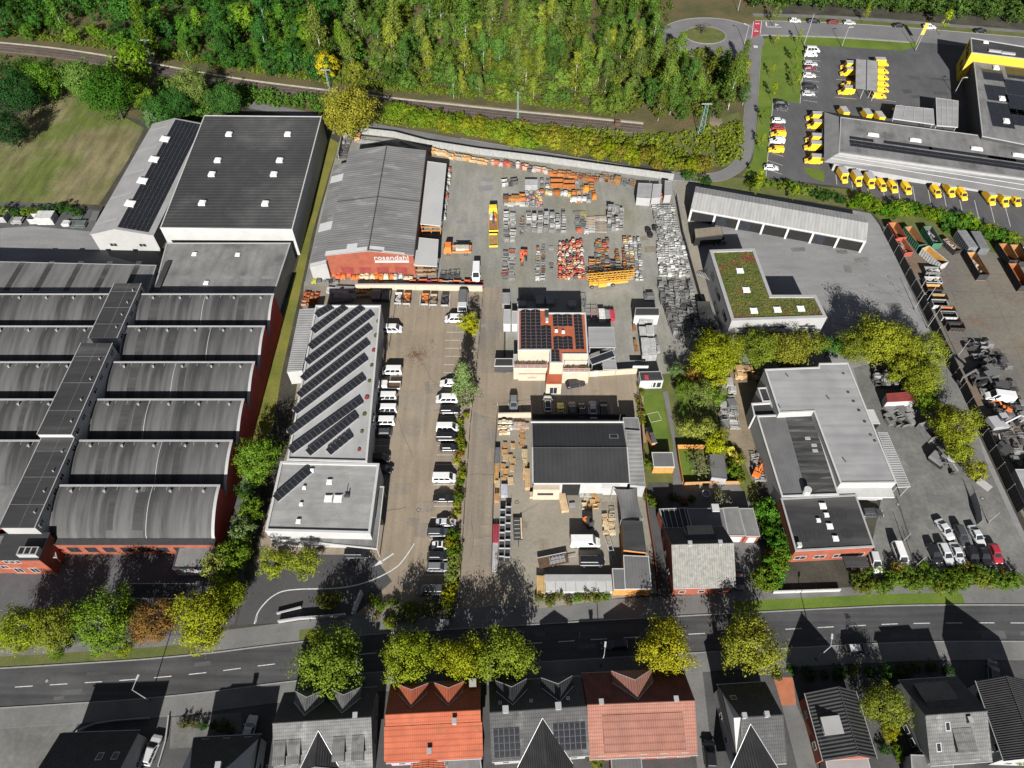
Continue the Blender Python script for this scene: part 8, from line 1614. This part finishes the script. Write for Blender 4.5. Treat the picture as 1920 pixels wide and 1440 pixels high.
# young trees of the lawn and the back road
for k, (px, py, r_, c) in enumerate(((1450,128,6,YG_),(1453,165,7,(.15,.17,.01)),(1500,75-10,6,YG_),(1458,72,5,(.2,.16,.05)),(1492,128,6,GN_),(1497,150,7,YG_),(1436,212,7,GN_),(1431,262,7,YG_),(1426,332,9,(.18,.2,.01)),(1627,18,7,YG_),(1777,33,9,(.20,.24,.02)),(1457,20,8,(.10,.13,.03)),(1421,350,8,YG_),(1492,360,8,YG_),(1494,98,7,GN_))):
    tree('sapling', px, py, r_, c, ['young tree upper left on the delivery lawn','young tree middle left on the delivery lawn','young tree at the top edge of the delivery lawn','young orange-tipped tree near the crossing','young tree beside the staff bays, upper','young tree beside the staff bays, lower','young tree right of the lane, upper','young tree right of the lane, lower','bright young tree at the lower lawn end','young tree on the back road verge','bright yellow young tree behind the delivery tower','young tree beside the red crossing path','young tree at the bend of the lane','young tree behind the garages','young tree at the white staff vans'][k], name='young_tree', group='young trees')
# shrubs in the beds: picture line, count, radius
def hedge(pts, n, r0, cols, label, name='shrub', kind='bush', group=None, wid=.8, count=True):
    P = smooth_px([G2(*p) for p in pts], 6); D_ = along(P)
    for i in range(n):
        p, t = at_len(P, D_, D_[-1]*(i+.5)/n); q = Vector((-t.y,t.x))*TR_.uniform(-wid,wid); s = r0*TR_.uniform(.75,1.3)/{'bush':1.5,'small':2.2,'wild':3.0}[kind]
        tree(kind, 0, 0, 0, jitter(TR_.choice(cols), .2), label + ', ' + HO[i] + ' from ' + ('the left' if abs(P[-1].x-P[0].x) > abs(P[-1].y-P[0].y) else 'the top'), 'shrub', group or (label + ' group'), name, at=(p.x+q.x,p.y+q.y,0), sc=s)
HO = WO
hedge([(872,775),(866,830),(862,880),(858,930),(852,985)], 16, 1.0, [YG_,GN_,(.16,.10,.03),(.19,.19,.02)], 'shrub in the bed along the alley fence')
hedge([(854,1000),(850,1040),(848,1085),(846,1140)], 9, 1.3, [(.20,.19,.012),PG,GN_], 'shrub at the lower alley fence')
hedge([(598,1128),(640,1128)], 3, 1.6, [(.10,.10,.03),PG], 'shrub on the entrance ramp bed'); hedge([(690,1130),(740,1138),(790,1135),(845,1138)], 14, 1.0, [PG,(.16,.16,.13),GN_,(.12,.13,.10)], 'shrub in the street bed of the parking lot')
hedge([(700,1160),(760,1154),(850,1148)], 9, .9, [(.11,.11,.09),PG,(.14,.13,.10)], 'low shrub at the pavement of the parking lot'); hedge([(1003,1128),(1080,1126),(1145,1122)], 8, 1.1, [(.12,.11,.04),GN_,OL], 'scrub before the wrapped boards')
hedge([(1605,1100),(1680,1096),(1760,1098),(1840,1092),(1910,1095)], 26, 1.35, [(.075,.125,.025),(.09,.13,.028),(.12,.13,.03),GN_], 'hedge shrub above the right pavement', kind='bush'); hedge([(1592,1082),(1700,1072),(1800,1075),(1890,1078)], 18, 1.1, [(.09,.13,.028),GN_,(.15,.115,.035)], 'upper hedge shrub of the works yard')
hedge([(1437,960),(1448,1000),(1458,1040),(1440,1085),(1425,1100)], 14, 2.1, [(.045,.11,.02),(.06,.13,.02),(.10,.13,.02)], 'dense green shrub left of the brick office'); hedge([(1380,860),(1382,905)], 4, 1.4, [OL,GN_], 'shrub behind the boat')
hedge([(1196,720),(1200,760),(1205,800)], 6, .8, [YG_,OL], 'hedge plant at the forecourt edge'); hedge([(1215,930),(1225,950)], 3, 1.0, [GN_,(.2,.2,.15)], 'flowering shrub by the red fence'); hedge([(1255,930),(1300,945)], 4, .8, [DG_,BR_], 'dark shrub in the shaded garden')
hedge([(1590,386),(1640,396),(1690,400),(1740,408),(1780,424),(1830,438),(1900,458)], 30, 2.1, [(.06,.13,.015),(.09,.15,.015),(.11,.15,.02),(.04,.10,.02)], 'big hedge shrub between delivery lot and container yard', kind='bush', wid=2.0)
hedge([(1395,345),(1450,350),(1520,366),(1580,378)], 12, 1.6, [(.10,.13,.03),DG_,GN_], 'shrub behind the garage row'); hedge([(1440,1262),(1560,1268),(1700,1255),(1790,1262)], 12, 1.2, [DG_,(.05,.06,.02)], 'dark front garden shrub along the right pavement'); hedge([(340,1352),(400,1360),(440,1380)], 6, 1.0, [(.08,.08,.05),DG_], 'front garden shrub beside the hipped house'); hedge([(1560,1415),(1680,1400),(1690,1440)], 6, 1.0, [DG_,GN_], 'garden shrub between the right houses'); hedge([(0,408),(40,402),(110,400),(160,402)], 8, 1.6, [(.08,.12,.02),DG_], 'shrub at the meadow foot'); hedge([(1280,335),(1330,345)], 4, 1.5, [DG_,(.07,.09,.05)], 'dark shrub at the lane corner')
# bank between railway and lane: bushes as things where they show largest, the rest as ground cover
hedge([(728,222),(790,230),(850,242),(920,256),(1000,270)], 30, 2.6, [(.085,.13,.018),(.12,.15,.02),(.16,.16,.02)], 'bank bush above the left lane', wid=2.2, kind='bush'); hedge([(1000,262),(1080,280),(1160,296),(1240,308),(1330,316)], 34, 2.4, [(.12,.145,.02),(.15,.155,.022),(.14,.115,.03),(.16,.18,.015)], 'bank bush above the right lane', wid=2.4)
hedge([(730,209),(800,219),(880,231),(960,242),(1040,255),(1130,267)], 34, 1.7, [(.10,.135,.02),(.12,.14,.025),(.15,.13,.03)], 'upper bank bush below the track', wid=1.6)
def scatter(name, label, items, cat):
    Vs, Ls, Cs = [], [], []
    return
def mass(name, pts, kinds, n, seed, colf, r_leaf=1.0, pick=None):
    """one object of many small plants inside a ground polygon"""
    g = np.random.default_rng(seed); P = [G2(*p) for p in pts]; xs = [p[0] for p in P]; ys = [p[1] for p in P]; protos = [leaf_points(900+i, *k) for i, k in enumerate(kinds)]; zc = [k[2]*.8+.2 if k[0] != 'birch' else k[2]+1.5 for k in kinds]; Vs, Ls = [], []; c = 0
    while c < n:
        p = (g.uniform(min(xs),max(xs)), g.uniform(min(ys),max(ys)))
        if not inside(p, P): continue
        i = g.integers(len(protos)); V, lv = protos[i]; s = g.uniform(.65,1.25); a = g.uniform(0,6.283); R_ = np.array([[math.cos(a),-math.sin(a),0],[math.sin(a),math.cos(a),0],[0,0,1]])
        Vs.append((V@R_.T)*s + np.array([p[0],p[1],zc[i]*s])); Ls.append(np.clip(lv + g.normal()*.15,0,1)); c += 1
    o = place(quads_mesh(name, np.concatenate(Vs), np.concatenate(Ls), LEAF), name, None, None, 0, colf); o['kind'] = 'stuff'; return o
mass('undergrowth', [(700,232),(720,208),(960,236),(1240,256),(1390,235),(1396,300),(1330,320),(1000,274)], [('round',1.1,.8,12,14,.4),('round',.8,.6,9,12,.36)], 620, 1, (.11,.13,.022))
mass('undergrowth', [(-60,108),(100,118),(240,138),(300,165),(200,190),(120,176),(60,190),(20,224),(-60,262)], [('round',1.4,1.0,12,14,.45)], 240, 7, (.035,.07,.02))
mass('undergrowth', [(300,150),(480,172),(640,190),(690,228),(480,196),(330,240),(290,200)], [('round',1.4,1.1,14,14,.45)], 260, 2, (.05,.10,.025))
mass('undergrowth', [(640,160),(960,196),(1200,215),(1330,230),(1390,150),(1340,90),(1200,120),(900,150),(640,120)], [('round',1.2,.9,12,14,.42)], 700, 3, (.085,.105,.022))
mass('undergrowth', [(-100,-60),(1280,-60),(1262,30),(1275,80),(1200,120),(900,150),(640,120),(330,100),(-100,50)], [('round',1.3,1.0,10,12,.5)], 900, 4, (.05,.075,.016))
# the wood: three hundred trees one by one, the rest as one mass
WOODP = [(-140,-70),(1250,-70),(1232,40),(1238,118),(1300,140),(1360,140),(1398,128),(1396,215),(1330,228),(1250,232),(1130,217),(1000,202),(880,188),(760,176),(640,160),(480,142),(330,117),(150,86),(-140,64)]
WP = [G2(*p) for p in WOODP]; g_ = random.Random(21); xs_ = [p[0] for p in WP]; ys_ = [p[1] for p in WP]; pts = []
tries = 0
while len(pts) < 760 and tries < 60000:
    tries += 1; p = (g_.uniform(min(xs_),max(xs_)), g_.uniform(min(ys_),max(ys_))); dd = 3.1 + 1.9*abs(math.sin(p[0]*.11+p[1]*.07)*math.cos(p[1]*.09-p[0]*.03))
    if inside(p, WP) and all((p[0]-q[0])**2+(p[1]-q[1])**2 > dd*dd for q in pts): pts.append(p)
pts.sort(key=lambda p: p[1]); far = []
NB = [(.055,.095,.026),(.068,.108,.026),(.082,.115,.03),(.046,.086,.026),(.11,.125,.026),(.07,.094,.034),(.085,.10,.028)]; DKF = [(.03,.08,.02),(.045,.10,.018),(.025,.07,.024),(.07,.12,.016)]  # DKF: darker greens for the left wood, its dimness put into the leaves
cnt = 0; picks = []
for p in pts:
    dark = p[0] < -75+25*g_.random(); vis = abs(p[0]) < p[1]*.95+5
    if cnt < 300 and vis and p[1] < 275: picks.append((p, dark)); cnt += 1
    else: far.append((p, dark))
row, k = 0, 0
for r0 in range(0, len(picks), 50):      # rows of fifty from the track backwards, each told off from the left
    for k, (p, dark) in enumerate(sorted(picks[r0:r0+50], key=lambda q: q[0][0])):
        kd = 'birch' if g_.random() < (.5 if not dark else .25) else 'wild'; col = jitter(g_.choice(DKF if dark else NB), .3); big = g_.random()
        lab = {'birch':'slender birch','wild':'bushy round tree'}[kd] + f' in the wood, {nth(r0//50)} row from the track, {nth(k)} from left'
        tree(kd, 0, 0, 0, col, lab, 'tree', 'trees of the wood behind the railway', 'birch_tree' if kd == 'birch' else 'woodland_tree', at=(p[0],p[1],0), sc=g_.uniform(.65,1.05) + (.35 if big > .8 else 0), zs=g_.uniform(.75,1.2))
def wood_mass(name, sel, col, seed):
    g = np.random.default_rng(seed); protos = [leaf_points(700+i,'birch',2.7,5.0,46,14,.68) for i in range(3)] + [leaf_points(710,'round',3.0,3.4,42,14,.7)]; zc = [7.0,7.0,7.0,4.8]; Vs, Ls = [], []
    for p in sel:
        i = g.integers(4); V, lv = protos[i]; s = g.uniform(.75,1.15); a = g.uniform(0,6.283); R_ = np.array([[math.cos(a),-math.sin(a),0],[math.sin(a),math.cos(a),0],[0,0,1]]); Vs.append((V@R_.T)*s + np.array([p[0],p[1],zc[i]*s])); Ls.append(np.clip(lv+g.normal()*.2,0,1))
    o = place(quads_mesh(name, np.concatenate(Vs), np.concatenate(Ls), LEAF), name, None, None, 0, col); o['kind'] = 'stuff'
wood_mass('woodland', [p for p, d in far if d], (.03,.08,.02), 1); wood_mass('woodland', [p for p, d in far if not d], (.058,.094,.024), 2)
TL = smooth_px([G2(*p) for p in TOP], 8)
wood_mass('woodland', [(q.x+g_.uniform(-2,2), q.y+g_.uniform(-1,1)) for k in range(9) for q in offset(TL, 15.5+k*3.0)[8::1]], (.05,.085,.03), 3)
mass('undergrowth', [(1440,22),(1480,14),(1700,22),(1960,40),(1960,10),(1700,-30),(1440,-20)], [('round',1.3,.8,10,12,.45)], 260, 8, (.06,.10,.025))
mass('undergrowth', [(0,66),(240,100),(480,140),(640,160),(800,180),(1000,200),(1150,220),(1150,206),(1000,188),(800,168),(640,146),(480,124),(240,86),(0,48)], [('round',1.0,.8,10,12,.4),('round',.7,.5,8,10,.35)], 900, 9, (.08,.105,.024))
# ================================================================ wear: repair patches and cracks in the paved ground
WR = random.Random(77)
K('works_patch', (.12,.12,.118), var=.2, scale=.3, world=True)
def patch(px, py, w, d, a, m, z):
    p = G(px, py); mb = MB(); n = 10; pts = []
    for x0, y0, x1, y1 in ((-1,-1,1,-1),(1,-1,1,1),(1,1,-1,1),(-1,1,-1,-1)):
        for k in range(3): t = k/3; pts.append(((x0+(x1-x0)*t)*w/2+WR.uniform(-.06,.06), (y0+(y1-y0)*t)*d/2+WR.uniform(-.06,.06), 0))
    mb.poly(pts); o = mb.build('repair_patch', M[m], None, loc=(p.x, p.y, z), rz=a); tag(o, kind='structure')
for k in range(26):
    p, t = at_len(RG, DG, WR.uniform(8, DG[-1]-8)); q = p + Vector((-t.y, t.x))*WR.uniform(-2.4,2.4); mb = MB(); w, d = WR.uniform(1.2,5), WR.uniform(.5,1.4)
    mb.poly([(-w/2,-d/2,0),(w/2,-d/2,0),(w/2,d/2,0),(-w/2,d/2,0)]); o = mb.build('repair_patch', M[WR.choice(('asphalt_dark','asphalt'))], None, loc=(q.x,q.y,.0262+.0001*k), rz=math.atan2(t.y,t.x)); tag(o, kind='structure')
for k, (x0, y0, x1, y1, m) in enumerate([(720,600,830,1000,'alley')]*10 + [(760,600,850,900,'tan_paving')]*0 + [(900,560,935,1080,'tan_paving')]*7 + [(860,330,930,520,'asphalt_light')]*6 + [(1350,440,1700,620,'grey_concrete')]*9 + [(960,940,1150,1090,'alley')]*6 + [(1680,860,1800,1000,'works_patch')]*4 + [(1660,90,1780,200,'asphalt')]*8 + [(1200,390,1225,600,'alley')]*3):
    patch(WR.uniform(x0,x1), WR.uniform(y0,y1), WR.uniform(1,4.5), WR.uniform(.8,3), WR.uniform(-.15,.15), m, .0345+.0001*k)
def crack(px, py, n, L_, a, m='asphalt_dark'):
    p = Vector(G2(px, py)); pts = [p.copy()]
    for k in range(n): a += WR.uniform(-.25,.25); p = p + Vector((math.cos(a), math.sin(a)))*L_; pts.append(p.copy())
    strip('crack', None, -.025, .025, m, 11, ground=pts)
for k in range(5): crack(WR.uniform(720,850), WR.uniform(590,1000), 7, 1.6, WR.uniform(0,6.28))
for k in range(10): crack(WR.uniform(880,935), WR.uniform(560,1080), 6, 1.6, WR.choice((0,1.57))+WR.uniform(-.2,.2))
for k in range(10): crack(WR.uniform(1400,1700), WR.uniform(440,640), 8, 2.2, WR.uniform(-.6,.1))
for k in range(8): crack(WR.uniform(1700,1900), WR.uniform(480,800), 8, 2.2, WR.uniform(0,6.28))
mb = MB(); c0_ = G(781,665)
for k in range(420):   # swept leaves and dirt on the parking lot
    r_ = abs(WR.gauss(0,1.0)); t_ = WR.uniform(0,6.28); x, y = c0_.x + r_*2.4*math.cos(t_), c0_.y + r_*1.7*math.sin(t_); s = WR.uniform(.05,.14); a = WR.uniform(0,6.28)
    mb.add([(x+s*math.cos(a+q),y+s*math.sin(a+q),.036+.02*WR.random()) for q in (0,1.57,3.14,4.71)], [(0,1,2,3)])
tag(mb.build('leaf_litter', mat('dry_leaf', (.16,.085,.045), var=.5, scale=3.0)), kind='stuff')
